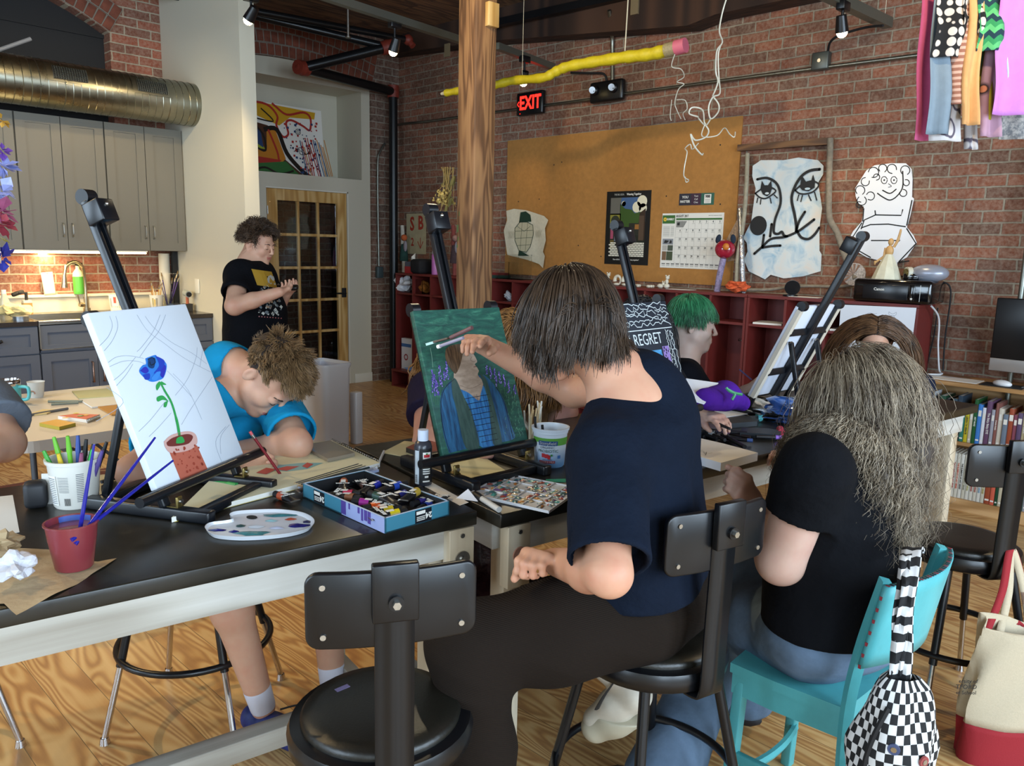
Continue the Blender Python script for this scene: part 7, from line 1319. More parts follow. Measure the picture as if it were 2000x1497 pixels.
# hair
HB = hair_mat('hair_brown', '#211812', '#4a392b'); capm = pm('hair_cap_brown', '#21170f', .6)
cap = Vol(); cap.ell(W(0, -.02, .042), A((.083, .101, .085)), FH, .02).ell(W(0, -.055, -.03), (.068, .058, .055), FH, .03)
hm = lambda x, y, z: ((z > -.55) & ~((y > .35) & (z < .55)))
cb = lambda d, rs: np.stack([d[:, 0]*.8, d[:, 1]*.8+.12, -.5+0*d[:, 2]], 1)
ln = lambda d, rs: .125+.05*np.clip(d[:, 2], 0, 1)-.045*np.clip(d[:, 1], 0, 1)+.03*np.sin(d[:, 0]*23+d[:, 1]*19)*.6
nb_ = [(W(0, -.03, -.06), nkb, .066)]
sets = [strands(9500, W(0, -.012, .036), FH, (.083, .101, .086), hm, ln, 1, 12, .4, cb, .003, .0017, .006, 30, .09, nb_, clump=.8, tang=.12)]
hair(T, HB, sets, cap, capm); brows(T, W, capm)
nl = MB(); 
for k in range(46):
    a = 2*pi*k/46; e1 = nrm(np.cross(cdn, (0, 0, 1.))); q = nkb+cdn*.032+e1*(.063*cos(a))+np.cross(cdn, e1)*(.063*sin(a)); nl.sph(tuple(q-A(T.location)), .0042, (INK if k % 4 else PAPER), 6)
nl.build('bead_necklace', T)
# knife brush in hand
c0 = at((838, 672), 1.955); c1 = at((930, 645), 1.885); cm = at((872, 660), 1.93); B = thing('palette_brush', 'flat brown tool tipped with pale paint held against the green painting', 'brush', tuple(c0))
L = lambda q: tuple(q-c0)
MB().beam(L(at((850, 668), 1.95)), L(at((880, 660), 1.925)), .030, .004, pm('tool_brown', '#5a4636', .6)).build('blade', B); MB().beam(L(at((836, 672), 1.955)), L(at((850, 668), 1.95)), .034, .006, pm('paint_pale', '#a9c9c0', .5)).build('paint_edge', B); MB().cyl(L(at((880, 660), 1.92)), L(at((922, 640), 1.87)), .005, pm('handle_mauve', '#6e4c4c', .4)).build('handle', B)
B = thing('paint_brush', 'grey-lilac brush handle held between the fingers', 'brush', tuple(at((860, 676), 1.92))); q0 = at((860, 676), 1.92); MB().cyl((0, 0, 0), tuple(at((905, 660), 1.88)-q0), .0042, pm('handle_lilac', '#8f8798', .4)).build('handle', B); MB().cyl((0, 0, 0), tuple((q0-at((905, 660), 1.88))*.12), .005, PAPER).build('tip', B)
# ---------------------------------------------------------------- the curly haired person on the turquoise chair
T = person('person with long curly grey-blond hair in a black t-shirt and jeans on a turquoise chair', (-.80, 2.03, 0))
pel = A((-.735, 1.985, .535)); hd_ = at((1683, 795), 2.06); nkb = at((1668, 885), 2.03); sL = at((1590, 915), 1.85); sm_ = at((1648, 925), 2.01); sR = at((1700, 905), 2.17)
eL = joint(sL, (1525, 1095), .255, True); wL = joint(eL, (1468, 985), .235, True)
eR = joint(sR, (1600, 905), .25, True); wR = joint(eR, (1538, 893), .22, True)
0 and print('P4', [np.round(q, 2).tolist() for q in (hd_, nkb, sL, sR, eL, wL, eR, wR)])
hL = pel+A((-.02, -.10, 0)); hR = pel+A((-.02, .10, 0)); kL = joint(hL, (1428, 1200), .42, True); aL = A((-1.02, 1.66, .09)); kR = hR+A((-.40, .06, .0)); aR = A((-1.06, 2.2, .09))
FH = frame((-.93, .22, -.5), (-.45, .1, .88)); v = Vol(.004); W = head(v, hd_, FH, 1.02, nk=nkb); v.cone(nkb, sm_, .06, .09, .04).cone(sm_, pel, .09, .1, .04).cone(sL, sR, .05, None, .05)
v.chain([sL, eL], [.064, .058], .02).chain([eL, eL+(wL-eL)*.4, wL], [.056, .050, .034], .02); v.chain([sR, eR], [.056, .05], .02).chain([eR, wR], [.048, .029], .02)
for a, b, c in ((hL, kL, aL), (hR, kR, aR)): v.chain([a, b, c], [.07, .05, .035], .03)
fR = nrm(at((1490, 875), 2.36)-wR); hand(v, wR, fR, (.1, -.3, -1), 1, (.55, .6, .6, .55), (.5, .7), .98, .08)
fL = nrm(at((1440, 938), 2.08)-wL); hand(v, wL, fL, (-.8, .5, -.2), -1, (1.2, 1.3, 1.35, 1.35), (.9, 1.), 1.0)
v.build('body', [SKIN2, LIP], T, region=lipreg(W, 1.02))
s = Vol(.0055); s.noise = wrinkle(.005, 5, 22); up_ = nrm(sm_-pel); bx_ = nrm(sR-sL)
for a, b, r0, r1 in ((sL, eL, .070, .074), (sR, eR, .066, .07)): e = a+(b-a)*(.50 if a is sL else .62); d = nrm(b-a); s.chain([a, e], [r0+.008, r1+.008], .03); s.cyl(e-d*.002, e+d*.3, .13, .004, 's'); s.cyl(e-d*.05, e+d*.02, r1-.012, .004, 's')
s.cone(sL+A((0, 0, -.01)), sR+A((0, 0, -.01)), .075, .07, .05).cone(sm_-up_*.1-bx_*.05, pel-bx_*.065+up_*.02, .135, .155, .06).cone(sm_-up_*.1+bx_*.07, pel+bx_*.08+up_*.02, .14, .155, .06).cone(nkb-up_*.03, sm_-up_*.05, .065, .13, .05).ell(pel+up_*.16-np.cross(bx_, up_)*.07, (.12, .12, .13), None, .06)
s.cyl(pel-up_*.3, pel+up_*.03, .35, .01, 's').cyl(nkb+A((-.0, 0, .02)), nkb+A((-.05, 0, .2)), .13, .005, 's'); s.build('t_shirt', BLKT, T)
p = Vol(.0055); p.noise = wrinkle(.006, 12, 20); p.ell(pel+A((0, 0, -.0)), (.16, .20, .105), None, .05); p.chain([hL, (hL+kL)/2, kL], [.105, .105, .095], .05).chain([kL, (kL+aL)/2, aL+A((0, 0, .02))], [.09, .085, .10], .03).chain([hR, kR], [.105, .09], .05).chain([kR, aR+A((0, 0, .02))], [.085, .09], .03); p.cyl(aL-A((0, 0, .15)), aL-A((0, 0, .02)), .2, .01, 's'); p.cyl(aR-A((0, 0, .15)), aR-A((0, 0, .02)), .2, .01, 's')
p.build('jeans', DENIM, T); SO = Vector(T.location)
for a in (aL, aR): MB().sph(tuple(a-A(SO)+A((-.06, 0, -.045))), (.12, .045, .042), pm('dark_shoe', '#22242a', .6), 16).build('shoe', T)
HG = hair_mat('hair_ash', '#463a31', '#a59680', .42); cp = pm('hair_cap_ash', '#3a3028', .7); cap = Vol(); cap.ell(W(0, -.02, .045), (.09, .108, .092), FH, .02).cone(W(0, -.05, .0), W(0, -.075, -.14), .075, .06, .05)
cols = [(nkb, sm_, .085), (sm_, pel, .145)]
hm = lambda x, y, z: (z > -.35) & ~((y > .45) & (z < .45)); cb = lambda d, rs: np.stack([d[:, 0]*.8, d[:, 1]*.8-.45, -.5+0*d[:, 2]], 1)
sets = [strands(7500, W(0, -.012, .038), FH, (.088, .106, .088), hm, lambda d, rs: .40-.10*(d[:, 1] > .2)+.05*rs.uniform(-1, 1, len(d)), 21, 22, .6, cb, .006, .0018, .0085, 95, .09, cols, clump=.85, tang=.2), strands(2200, W(0, -.012, .038), FH, (.10, .12, .10), hm, lambda d, rs: .36+.12*rs.uniform(-1, 1, len(d)), 22, 18, .55, cb, .007, .0008, .013, 95, .16, cols, clump=.3, tang=.3),
        strands(900, W(0, -.012, .038), FH, (.095, .115, .095), lambda x, y, z: (y > .1) & (z > -.2) & (z < .6) & (abs(x) > .5), .30, 23, 16, .4, lambda d, rs: np.stack([d[:, 0], d[:, 1]+.6, -.5+0*d[:, 0]], 1), .006, .0013, .009, 60, .2, cols[:2], clump=.7, tang=.1)]
hair(T, HG, sets, cap, cp)
# ---------------------------------------------------------------- the boy standing by the door
T = person('boy standing by the glazed door in a black graphic t-shirt, looking at a device', (-5.08, 3.07, 0)); G_ = at((500, 600), 5.1)
hd_ = at((505, 477), 5.08); nkb = at((490, 512), 5.08); FH = frame(tuple(A((RGT.x, RGT.y, 0))*.93+A((-FWD.x, -FWD.y, 0))*.35+A((0, 0, -.30))), (0, 0, 1)); v = Vol(.004); W = head(v, hd_, FH, 1.0, nk=nkb, nr=.062, chub=.008)
c_ = nkb+A((0, 0, -.06)); rx = A(_r); bk = A((FWD.x, FWD.y, 0)); sR = c_-rx*.02-bk*.17+A((0, 0, -.02)); sL = c_-rx*.0+bk*.17+A((0, 0, -.02)); pel = A((nkb[0], nkb[1], .86))
eR = joint(sR, (458, 598), .27, False); wR = joint(eR, (545, 571), .25, True); eL = joint(sL, (540, 610), .27, True); wL = joint(eL, (560, 574), .22, False)
0 and print('P1', [np.round(q, 2).tolist() for q in (hd_, nkb, sR, eR, wR, sL, eL, wL, pel)])
v.cone(nkb, c_, .07, .09, .04).cone(c_, pel, .1, .12, .04).cone(sL, sR, .05, None, .05).chain([sR, eR], [.058, .056], .02).chain([eR, eR+(wR-eR)*.4, wR], [.053, .047, .031], .02).chain([sL, eL], [.058, .052], .02).chain([eL, wL], [.046, .030], .02)
for s_ in (-.1, .1): h_ = pel+bk*s_; v.chain([h_, h_+A((.02, 0, -.42)), h_+A((0, 0, -.78))], [.08, .055, .04], .03)
hand(v, wR, at((572, 560), 5.0)-wR, (.3, -.4, .8), 1, (.6, .6, .7, .8), (.5, .6), .95); hand(v, wL, at((572, 560), 5.05)-wL, (-.3, .1, .8), -1, (.6, .6, .7, .8), (.5, .6), .95)
v.build('body', [SKIN3, LIP], T, region=lipreg(W)); s = Vol(.006); s.noise = wrinkle(.006, 2, 18)
for a, b in ((sR, eR), (sL, eL)): e = a+(b-a)*.62; d = nrm(b-a); s.chain([a, e], [.082, .092], .03); s.cyl(e-d*.002, e+d*.3, .13, .004, 's'); s.cyl(e-d*.05, e+d*.02, .08, .004, 's')
s.cone(sL, sR, .075, .075, .05).cone(c_-bk*.07-A((0, 0, .06)), pel-bk*.06, .145, .175, .06).cone(c_+bk*.07-A((0, 0, .06)), pel+bk*.06, .145, .175, .06).cone(nkb, c_, .075, .12, .05).ell((c_+pel)/2+rx*.05-A((0, 0, .05)), (.17, .17, .2), None, .06).cyl(pel-A((0, 0, .3)), pel-A((0, 0, .05)), .4, .01, 's').cyl(nkb+A((0, 0, .01)), nkb+A((.0, 0, .2)), .14, .005, 's')
sv, sf = s.mesh(); so = npmesh('t_shirt', sv, sf, BLKT, T)
# printed graphic: decal quads pushed onto the shirt front
from mathutils.bvhtree import BVHTree
bvh = BVHTree.FromPolygons([Vector(p) for p in sv], [tuple(int(i) for i in f) for f in sf])
mb = MB(); L0 = A(T.location)
def onshirt(p):
    o = Vector(at(p, 3.5)); h_ = bvh.ray_cast(o, (o-CAM).normalized()); return None if h_[0] is None else h_[0]-(h_[0]-CAM).normalized()*.006
def decal(pts, m):
    q = [onshirt(p) for p in pts]
    if None not in q: mb.add([tuple(A(p)-L0) for p in q], [tuple(range(len(q)))], m)
YG, WG, GGR = C('#b08a2c'), C('#b9bcb4'), C('#5a6468')
P6 = lambda x, y: (420+x/3.528, 420+y/3.528)
for i in range(5):
    for j in range(4): decal([P6(250+i*28+j*10, 372+i*4+j*28), P6(278+i*28+j*10, 376+i*4+j*28), P6(288+i*28+j*10, 404+i*4+j*28), P6(260+i*28+j*10, 400+i*4+j*28)], YG)
rr = random.Random(9)
for k in range(90):
    x = rr.uniform(300, 455); y = rr.uniform(470, 690)
    if x < 300+(560-y)*.3 and y < 560: continue
    r = rr.uniform(6, 15); decal([P6(x-r, y), P6(x, y-r*rr.uniform(.5, 1.6)), P6(x+r, y), P6(x+r*.3, y+r*rr.uniform(.4, 1.5))], rr.choice([WG, GGR, INK, WG, GGR, C('#a08468')]))
for x, y, r in ((385, 445, 26), (400, 475, 18)): decal([P6(x+r*cos(t), y+r*1.2*sin(t)) for t in [k*.785 for k in range(8)]], WG)
for k in range(9): decal([P6(300+k*19, 697+k*1.5), P6(308+k*19, 697+k*1.5), P6(308+k*19, 704+k*1.5), P6(300+k*19, 704+k*1.5)], C('#9c5a5a'))
mb.build('shirt_print', T)
p = Vol(.008); [p.chain([pel+bk*s_, pel+bk*s_+A((.02, 0, -.42)), pel+bk*s_+A((0, 0, -.74))], [.12, .09, .08], .04) for s_ in (-.09, .09)]; p.ell(pel, (.17, .19, .13), None, .05); p.build('trousers', SHORT, T)
for s_ in (-.1, .1): q = pel+bk*s_-L0; MB().sph((q[0]+rx[0]*.06, q[1]+rx[1]*.06, .05), (.08, .1, .045), BLKM, 14).build('shoe', T)
HC = hair_mat('hair_dark_curl', '#241811', '#5a4432', .45); cp2 = pm('hair_cap_d', '#17100c', .8); cap = Vol(); cap.ell(W(0, -.034, .048), (.084, .098, .084), FH, .02)
hm2 = lambda x, y, z: (z > -.3) & ~((y > .5) & (z < .5))
hair(T, HC, [strands(2400, W(0, -.012, .04), FH, (.087, .104, .09), hm2, .05, 41, 10, .15, lambda d, rs: d*.9, .003, .0022, .007, 150, .5, (), clump=.7)], cap, cp2); brows(T, W, cp2, lc=cp2)
B = thing('handheld_device', 'small black device in the standing boy\'s hands', 'device', tuple(at((571, 562), 4.97))); MB().box((0, 0, 0), (.07, .05, .03), BLACK, .01, rot=(.3, 0, .8)).build('case', B)
# ---------------------------------------------------------------- green haired person
T = person('person with green hair in a black cardigan, painting at the tilted easel', (-1.95, 3.1, 0)); hd_ = at((1350, 634), 3.50); nkb = at((1338, 690), 3.52); FH = frame(tuple(A(_r)*.96+A((FWD.x, FWD.y, 0))*-.02+A((0, 0, -.12))), (.02, .02, 1)); v = Vol(.0035); W = head(v, hd_, FH, .98, nk=nkb, nr=.05)
c_ = nkb+A((-.03, .0, -.07)); rx = A(_r); bk = A((FWD.x, FWD.y, 0)); sR = c_-bk*.15+rx*.0+A((0, 0, -.02)); sL = c_+bk*.15+rx*.02+A((0, 0, -.02)); pel = A((c_[0]-.05, c_[1]-.02, .68))
eR = sR+A(rx)*.12+A((0, 0, -.24)); wR = at((1455, 765), 3.35); eR = joint(wR, (1400, 800), .22, True)
v.cone(nkb, c_, .055, .08, .04).cone(c_, pel, .09, .11, .04).cone(sL, sR, .045, None, .05).chain([sR, eR], [.045, .040], .02).chain([eR, wR], [.040, .027], .02).chain([sL, sL+A((.1, .05, -.25))], [.045, .04]); hand(v, wR, at((1490, 738), 3.33)-wR, (.6, .4, -.5), 1, (.5, .6, .7, .8), (.5, .6), .95)
v.build('body', [skin_mat('skin_pale2', '#c9b0a4', '#b88478'), LIP], T, region=lipreg(W, .98)); s = Vol(.006); s.noise = wrinkle(.005, 6, 20)
s.cone(sL, sR, .065, .065, .05).cone(c_-bk*.06-A((0, 0, .06)), pel-bk*.06, .11, .13, .06).cone(c_+bk*.06-A((0, 0, .06)), pel+bk*.06, .11, .13, .06).chain([sR, eR], [.065, .06], .03).chain([sL, sL+A((.1, .05, -.25))], [.065, .06], .03).cyl(nkb+A((0, 0, -.01)), nkb+A((.0, 0, .2)), .10, .005, 's'); s.build('cardigan', cloth('black_cardigan', '#0d0f16', .2), T)
s2 = Vol(.006); s2.cone(c_+rx*.035, c_+rx*.09-A((0, 0, .3)), .06, .10, .03); s2.build('grey_t_shirt', cloth('grey_tee', '#3c4448', .1), T)
MB().sph(tuple(c_+rx*.15-bk*.09-A((0, 0, .2))-A(T.location)), (.03, .03, .06), C('#a8553c'), 10).build('shirt_print', T)
HGn = hair_mat('hair_green', '#12422c', '#3a8a5c', .4); cp3 = pm('hair_cap_g', '#123324', .8); cap = Vol(); cap.ell(W(0, -.022, .058), (.079, .092, .072), FH, .02)
hair(T, HGn, [strands(4200, W(0, -.01, .045), FH, (.081, .099, .084), lambda x, y, z: (z > .12+.4*(y > .3)), lambda d, rs: .078+.0*(d[:, 1] > 0), 51, 10, .22, lambda d, rs: np.stack([d[:, 0], d[:, 1]+.25, -.25+0*d[:, 0]], 1), .002, .0019, .003, 30, .09, tang=.1), strands(700, W(0, -.012, .02), FH, (.078, .10, .085), lambda x, y, z: (y < -.6) & (z < .2), .10, 52, 8, .4, None, .004, .0016)], cap, cp3); brows(T, W, cp3, lash=True, lc=INK)
B = thing('paint_brush', 'thin lilac brush in the hand behind the tilted easel', 'brush', tuple(wR)); q = A(T.location)*0; MB().cyl(tuple(at((1468, 742), 3.3)-wR), tuple(at((1444, 722), 3.3)-wR), .0035, C('#5c5a8c'), n=6).build('handle', B)
# ---------------------------------------------------------------- person with black hair behind the patterned canvas
T = person('person with black hair mostly hidden behind the dark patterned canvas', (-2.05, 2.75, 0)); hd_ = at((1256, 645), 3.34); nkb = hd_+A((0, -.0, -.13)); FH = frame((.8, -.35, -.45), (0, 0, 1)); v = Vol(.0045); W = head(v, hd_, FH, 1., nk=nkb); c_ = nkb+A((-.03, 0, -.05)); pel = A((c_[0]-.1, c_[1], .68)); sR = c_+A((-.05, -.17, -.02)); sL = c_+A((.05, .17, -.02)); wL = at((1372, 808), 2.78); eL = joint(wL, (1330, 790), .23, True)
v.cone(nkb, c_, .055, .08, .04).cone(c_, pel, .09, .11, .04).cone(sL, sR, .045, None, .05).chain([sL, eL], [.045, .04]).chain([eL, wL], [.038, .026], .02); hand(v, wL, at((1395, 815), 2.72)-wL, (0, 0, -1), -1, (.3, .4, .4, .4), (.4, .5), .95, .05); v.build('body', [SKIN2, LIP], T, region=lipreg(W))
s = Vol(.007); s.cone(sL, sR, .07, .07, .05).cone(c_-A((0, 0, .06)), pel, .15, .15, .06).chain([sL, sL+(eL-sL)*.8], [.07, .065], .03).cyl(nkb, nkb+A((0, 0, .2)), .1, .005, 's'); s.build('top', cloth('dark_top', '#16171c', .2), T)
HK = hair_mat('hair_black', '#0c0b0c', '#2a2628', .35); cap = Vol(); cap.ell(W(0, -.018, .045), (.087, .103, .088), FH, .02).cone(W(0, -.05, 0), W(0, -.06, -.16), .08, .07, .04)
hair(T, HK, [strands(1500, W(0, -.01, .04), FH, (.088, .106, .088), lambda x, y, z: (z > -.3) & ~((y > .5) & (z < .5)), .24, 61, 12, .6, lambda d, rs: np.stack([d[:, 0]*.8, d[:, 1]*.8, -.5+0*d[:, 0]], 1), .004, .002, .006, 30, .25)], cap, pm('hair_cap_k', '#0c0b0c', .6))
B = thing('black_pencil', 'dark pencil in the pale hand right of the patterned canvas', 'pencil', tuple(at((1380, 818), 2.72))); o = A(B.location); MB().cyl((0, 0, 0), tuple(at((1425, 838), 2.62)-o), .005, BLKM, n=8).build('shaft', B); MB().cyl(tuple(at((1345, 802), 2.5)-o), tuple(at((1368, 796), 2.55)-o), .012, BLKM, n=12).build('cap', B)
# ---------------------------------------------------------------- girl at the far end
T = person('girl with long centre-parted brown hair looking down at the far end of the tables', (-1.25, 3.95, 0)); hd_ = at((1708, 668), 3.95); nkb = hd_+A((.02, .03, -.13)); FH = frame((.32, -.78, -.60), (.1, -.15, 1)); v = Vol(.0035); W = head(v, hd_, FH, .96, nk=nkb, nr=.048); c_ = nkb+A((.02, .04, -.06)); pel = A((c_[0]+.02, c_[1]+.05, .64)); sR = c_+A((-.16, -.05, -.02)); sL = c_+A((.16, .05, -.02))
v.cone(nkb, c_, .05, .08, .04).cone(c_, pel, .08, .10, .04).cone(sL, sR, .045, None, .05)
for a, q in ((sL, 1), (sR, -1)): v.chain([a, a+A((.02*q, -.12, -.18)), a+A((-.03*q, -.34, -.18))], [.042, .037, .025], .02)
v.build('body', [SKIN3, LIP], T, region=lipreg(W, .96)); s = Vol(.007); s.cone(sL, sR, .06, .06, .05).cone(c_-A((0, 0, .06)), pel, .13, .14, .06).cyl(nkb, nkb+A((0, 0, .2)), .1, .005, 's'); [s.chain([a, a+A((.02*q, -.10, -.15))], [.06, .06], .03) for a, q in ((sL, 1), (sR, -1))]; s.build('top', cloth('navy_top', '#1c2233', .2), T)
HD = hair_mat('hair_brown2', '#2e1d12', '#7a573a', .3); cp4 = pm('hair_cap_b2', '#2a1a10', .5)
cap = Vol(); cap.ell(W(0, -.022, .038), (.079, .095, .080), FH, .02)
hair(T, HD, [strands(3200, W(0, -.016, .036), FH, (.081, .100, .084), lambda x, y, z: (z > -.2) & ~((y > .3) & (z < .72)), .34, 71, 14, .42, lambda d, rs: np.stack([np.sign(d[:, 0])*(1.7-abs(d[:, 0])*.3), d[:, 1]*.25-.55, -.12+0*d[:, 0]], 1), .004, .0017, .002, 12, .06, [(sL, sR, .06)], clump=.5)], cap, cp4); brows(T, W, cp4)
# ---------------------------------------------------------------- person with auburn curls behind the green portrait
T = person('person with auburn curls and glasses behind the green portrait canvas', (-2.5, 2.1, 0)); hd_ = at((1000, 680), 2.98); nkb = at((968, 752), 3.02); FH = frame((.85, -.45, -.45), (.2, 0, 1)); v = Vol(.004); W = head(v, hd_, FH, 1., nk=nkb); c_ = nkb+A((-.04, .02, -.05)); pel = A((c_[0]-.12, c_[1]+.06, .68)); sR = at((842, 765), 2.82); sL = c_*2-sR; eR = joint(sR, (838, 868), .26, False); wR = joint(eR, (930, 880), .22, False); eL = joint(sL, (1105, 805), .25, False); wL = joint(eL, (1040, 850), .2, False)
v.cone(nkb, c_, .055, .08, .04).cone(c_, pel, .09, .11, .04).cone(sL, sR, .05, None, .05).chain([sR, eR], [.056, .054], .02).chain([eR, wR], [.05, .028], .02).chain([sL, eL, wL], [.05, .045, .028], .02); v.ell(wR+nrm(wR-eR)*.05, (.045, .045, .02), None, .02).ell(wL+nrm(wL-eL)*.05, (.045, .045, .02), None, .02)
v.build('body', [skin_mat('skin_rosy', '#cf9f92', '#c0705c'), LIP], T, region=lipreg(W)); s = Vol(.006); s.noise = wrinkle(.005, 14, 20); up_ = nrm(c_-pel)
s.cone(sL, sR, .075, .075, .05).cone(c_-up_*.08, pel, .17, .18, .06)
for a, b in ((sR, eR), (sL, eL)): e = a+(b-a)*.5; d = nrm(b-a); s.chain([a, e], [.078, .085], .03); s.cyl(e-d*.002, e+d*.2, .12, .004, 's')
s.cyl(nkb, nkb+A((0, 0, .2)), .1, .005, 's'); s.build('t_shirt', cloth('plum_shirt', '#2c2740', .15, .4), T)
fx = FH[:, 0]
for q in (-1, 1): MB().tube([tuple(A(W(q*.033+.022*cos(t), .104, .004+.017*sin(t)))-A(T.location)) for t in [k*.52 for k in range(12)]], .0018, BLACK, 6, True).tube([tuple(A(W(q*.055, .10, .006))-A(T.location)), tuple(A(W(q*.08, .0, .004))-A(T.location))], .0016, BLACK, 6).build('eyeglasses', T)
HA = hair_mat('hair_auburn', '#3c2414', '#a0703c', .4); cp5 = pm('hair_cap_a', '#332014', .7); cap = Vol(); cap.ell(W(0, -.018, .045), (.088, .105, .09), FH, .02).cone(W(0, -.05, 0), W(0, -.10, -.18), .08, .08, .05)
hair(T, HA, [strands(3600, W(0, -.01, .04), FH, (.086, .104, .087), lambda x, y, z: (z > -.3) & ~((y > .4) & (z < .5)), .40, 81, 18, .5, lambda d, rs: np.stack([d[:, 0]*1.0, d[:, 1]-.3, -.4+0*d[:, 0]], 1), .005, .0016, .009, 60, .2, [(sL, sR, .085), (c_, pel, .19)], clump=.8)], cap, cp5)
# curls falling over the near shoulder
cv = [(at((826+rnd_[0]*12, 700+rnd_[1]*10), 2.80), rnd_) for rnd_ in [(random.uniform(-1, 1), random.uniform(-1, 1), random.random()) for _ in range(40)]]; mb = MB()
for q, r_ in cv: L0 = A(T.location); mb.tube([tuple(q-L0+A(_r)*(.012*sin(k*.9+r_[2]*6)-.004*k)+A((.01*cos(k*.9), 0, -.014*k))) for k in range(11)], .003, HA, 5)
mb.build('hair_curls', T)
# ---------------------------------------------------------------- person cropped at the left edge
T = person('person cropped at the left edge, grey sleeve and bent elbow showing', (-2.75, .32, 0)); sL = at((-35, 790), 2.35); eL = at((14, 915), 2.28); eL[2] = .915; wL = eL+A((.22, -.22, -.01)); c_ = sL+A((-.05, -.17, .03)); pel = A((-2.75, .25, .70)); v = Vol(.0045); hd_ = c_+A((.02, -.02, .27)); FH = frame((.7, .3, -.3), (0, 0, 1)); W = head(v, hd_, FH, 1., nk=c_+A((0, 0, .06)))
v.cone(c_, pel, .09, .11, .04).chain([sL, eL], [.058, .052], .02).chain([eL, wL], [.05, .028], .02).cone(sL, c_-(sL-c_), .05, None, .05); hand(v, wL, wL-eL, (0, 0, -1), -1, (.2, .3, .3, .3), (.3, .4)); v.build('body', [SKIN3, LIP], T, region=lipreg(W))
s = Vol(.006); s.noise = wrinkle(.005, 17, 18); e = sL+(eL-sL)*.62; d = nrm(eL-sL); s.chain([sL, e], [.085, .098], .03).cyl(e, e+d*.2, .14, .004, 's').cone(sL, c_*2-sL, .075, .075, .05).cone(c_-A((0, 0, .06)), pel, .17, .17, .06); s.build('t_shirt', cloth('grey_shirt', '#6f7782', .1, .4), T)
cap = Vol(); cap.ell(W(0, -.018, .045), (.09, .107, .09), FH, .02); hair(T, HC, [strands(600, W(0, -.01, .04), FH, (.09, .108, .09), hm2, .06, 91, 6, .2)], cap, cp2); brows(T, W, cp2)
# ================================================================ things on the work tables
def on_t(name, label, cat, p4, h, mt, side=None, group=None, base='sheet', z=TZ, lift=.0008): return slab(name, label, cat, p4, h, mt, z, side, group, base, lift)
tz = lambda a, b, h=0.: pz(a, b, TZ+h)
hd = Vector((RGT.x, RGT.y, 0)).normalized(); fz = Vector((-FWD.x, -FWD.y, 0)).normalized(); FRM = Matrix(((hd.x, -fz.x, 0, 0), (hd.y, -fz.y, 0, 0), (0, 0, 1, 0), (0, 0, 0, 1)))   # local x right, -y to the viewer
def here(p, rot=0): M = FRM @ Matrix.Rotation(rot, 4, 'Z'); M.translation = p; return M
WT = pm('tub_white', '#d9d6cc', .35); AV = -pi/2
# pot of pens
T = thing('yogurt_tub', 'white nutrition-labelled tub full of green and black pens on the left table', 'tub', T=here(tz(150, 985))); h = .118
MB().lathe([(0, 0), (.046, 0), (.049, .004), (.058, h*.93), (.062, h*.93), (.063, h), (.058, h), (.055, h*.9), (.047, .006), (0, .006)], WT, 36).build('tub', T)
mb = MB(); IK = C('#54585f'); F_ = lambda z0, z1, a0, a1, c, off=.0012: wrap(mb, .049, .058, z0, z1, AV+a0, AV+a1, c, 8, .11, off)
F_(.012, .085, -.75, -.28, pm('label_w', '#e6e6e2', .5))
for k in range(14): F_(.016+k*.0047, .0175+k*.0047, -.72, -.32, IK, .002)
for k in range(10): F_(.045+k*.004, .046+k*.004, -.18, .25, IK)
for k in range(9): F_(.012, .03, .02+k*.03, .035+k*.03, INK)
for k in range(16): F_(.02+k*.0045, .0215+k*.0045, .55, .85, IK)
mb.build('label_print', T)
rr = random.Random(3)
for i, (x, y, L, c, l) in enumerate(((-.02, 0, .16, '#6ab52e', 'green marker with a tapered cap at the left of the pen tub'), (.0, -.01, .165, '#6ab52e', 'green marker with a tapered cap in the middle of the pen tub'), (-.03, -.015, .135, '#3f9a3a', 'short green marker at the front left of the pen tub'), (.012, .01, .15, '#101014', 'black pen in the pen tub'), (.025, .0, .145, '#101014', 'black pen at the right of the pen tub'), (.03, -.012, .14, '#2fa84c', 'green pen at the right of the pen tub'), (.035, .015, .15, '#16161c', 'black capped pen at the back of the pen tub'), (-.01, -.02, .125, '#d8b82e', 'yellow pen in the pen tub'), (.04, -.005, .138, '#5a4a8c', 'purple ended pen in the pen tub'), (.02, -.02, .13, '#8c4a6a', 'plum pen at the front of the pen tub'), (-.002, .02, .155, '#1d3f8c', 'dark blue pen at the back of the pen tub'))):
    d = Vector((x*1.4, y, .14)).normalized(); P = thing('pen', l, 'pen', T=T.matrix_world @ Matrix.Translation((x*.6, y*.6, .01))); P['group'] = 'pens in the white tub'
    MB().cyl((0, 0, 0), d*(L-.035), .0055, C(c), n=8).build('barrel', P); MB().cyl(d*(L-.04), d*L, .0068, C(c), r2=.004, n=8).build('cap', P)
MB().bx((-.018, 0, 0), (.018, .002, .075), PAPER).build('note_card', None, 'white card standing behind the pen tub', 'card', T=here(tz(99, 985), .2) @ Matrix.Rotation(-.1, 4, 'X'))
T = thing('tape_dispenser', 'black rounded desk block left of the pen tub', 'block', T=here(tz(72, 990), .5)); MB().box((0, 0, .032), (.05, .05, .064), pm('soft_black', '#17181c', .55), .012).build('block', T)
on_t('paper_sheet', 'white sheet at the far left of the left table', 'paper', [(-40, 1060), (38, 1040), (25, 968), (-40, 975)], .001, PAPER)
n = NT('kraft_paper'); nz = n.noise(n.co(), 12, 5); n.set(Base__Color=n.ramp(nz.outputs[0], ((.3, '#a08866'), (.7, '#b8a17c'))), Roughness=.85); n.bump(nz.outputs[0], .5, .01); KP = n.m
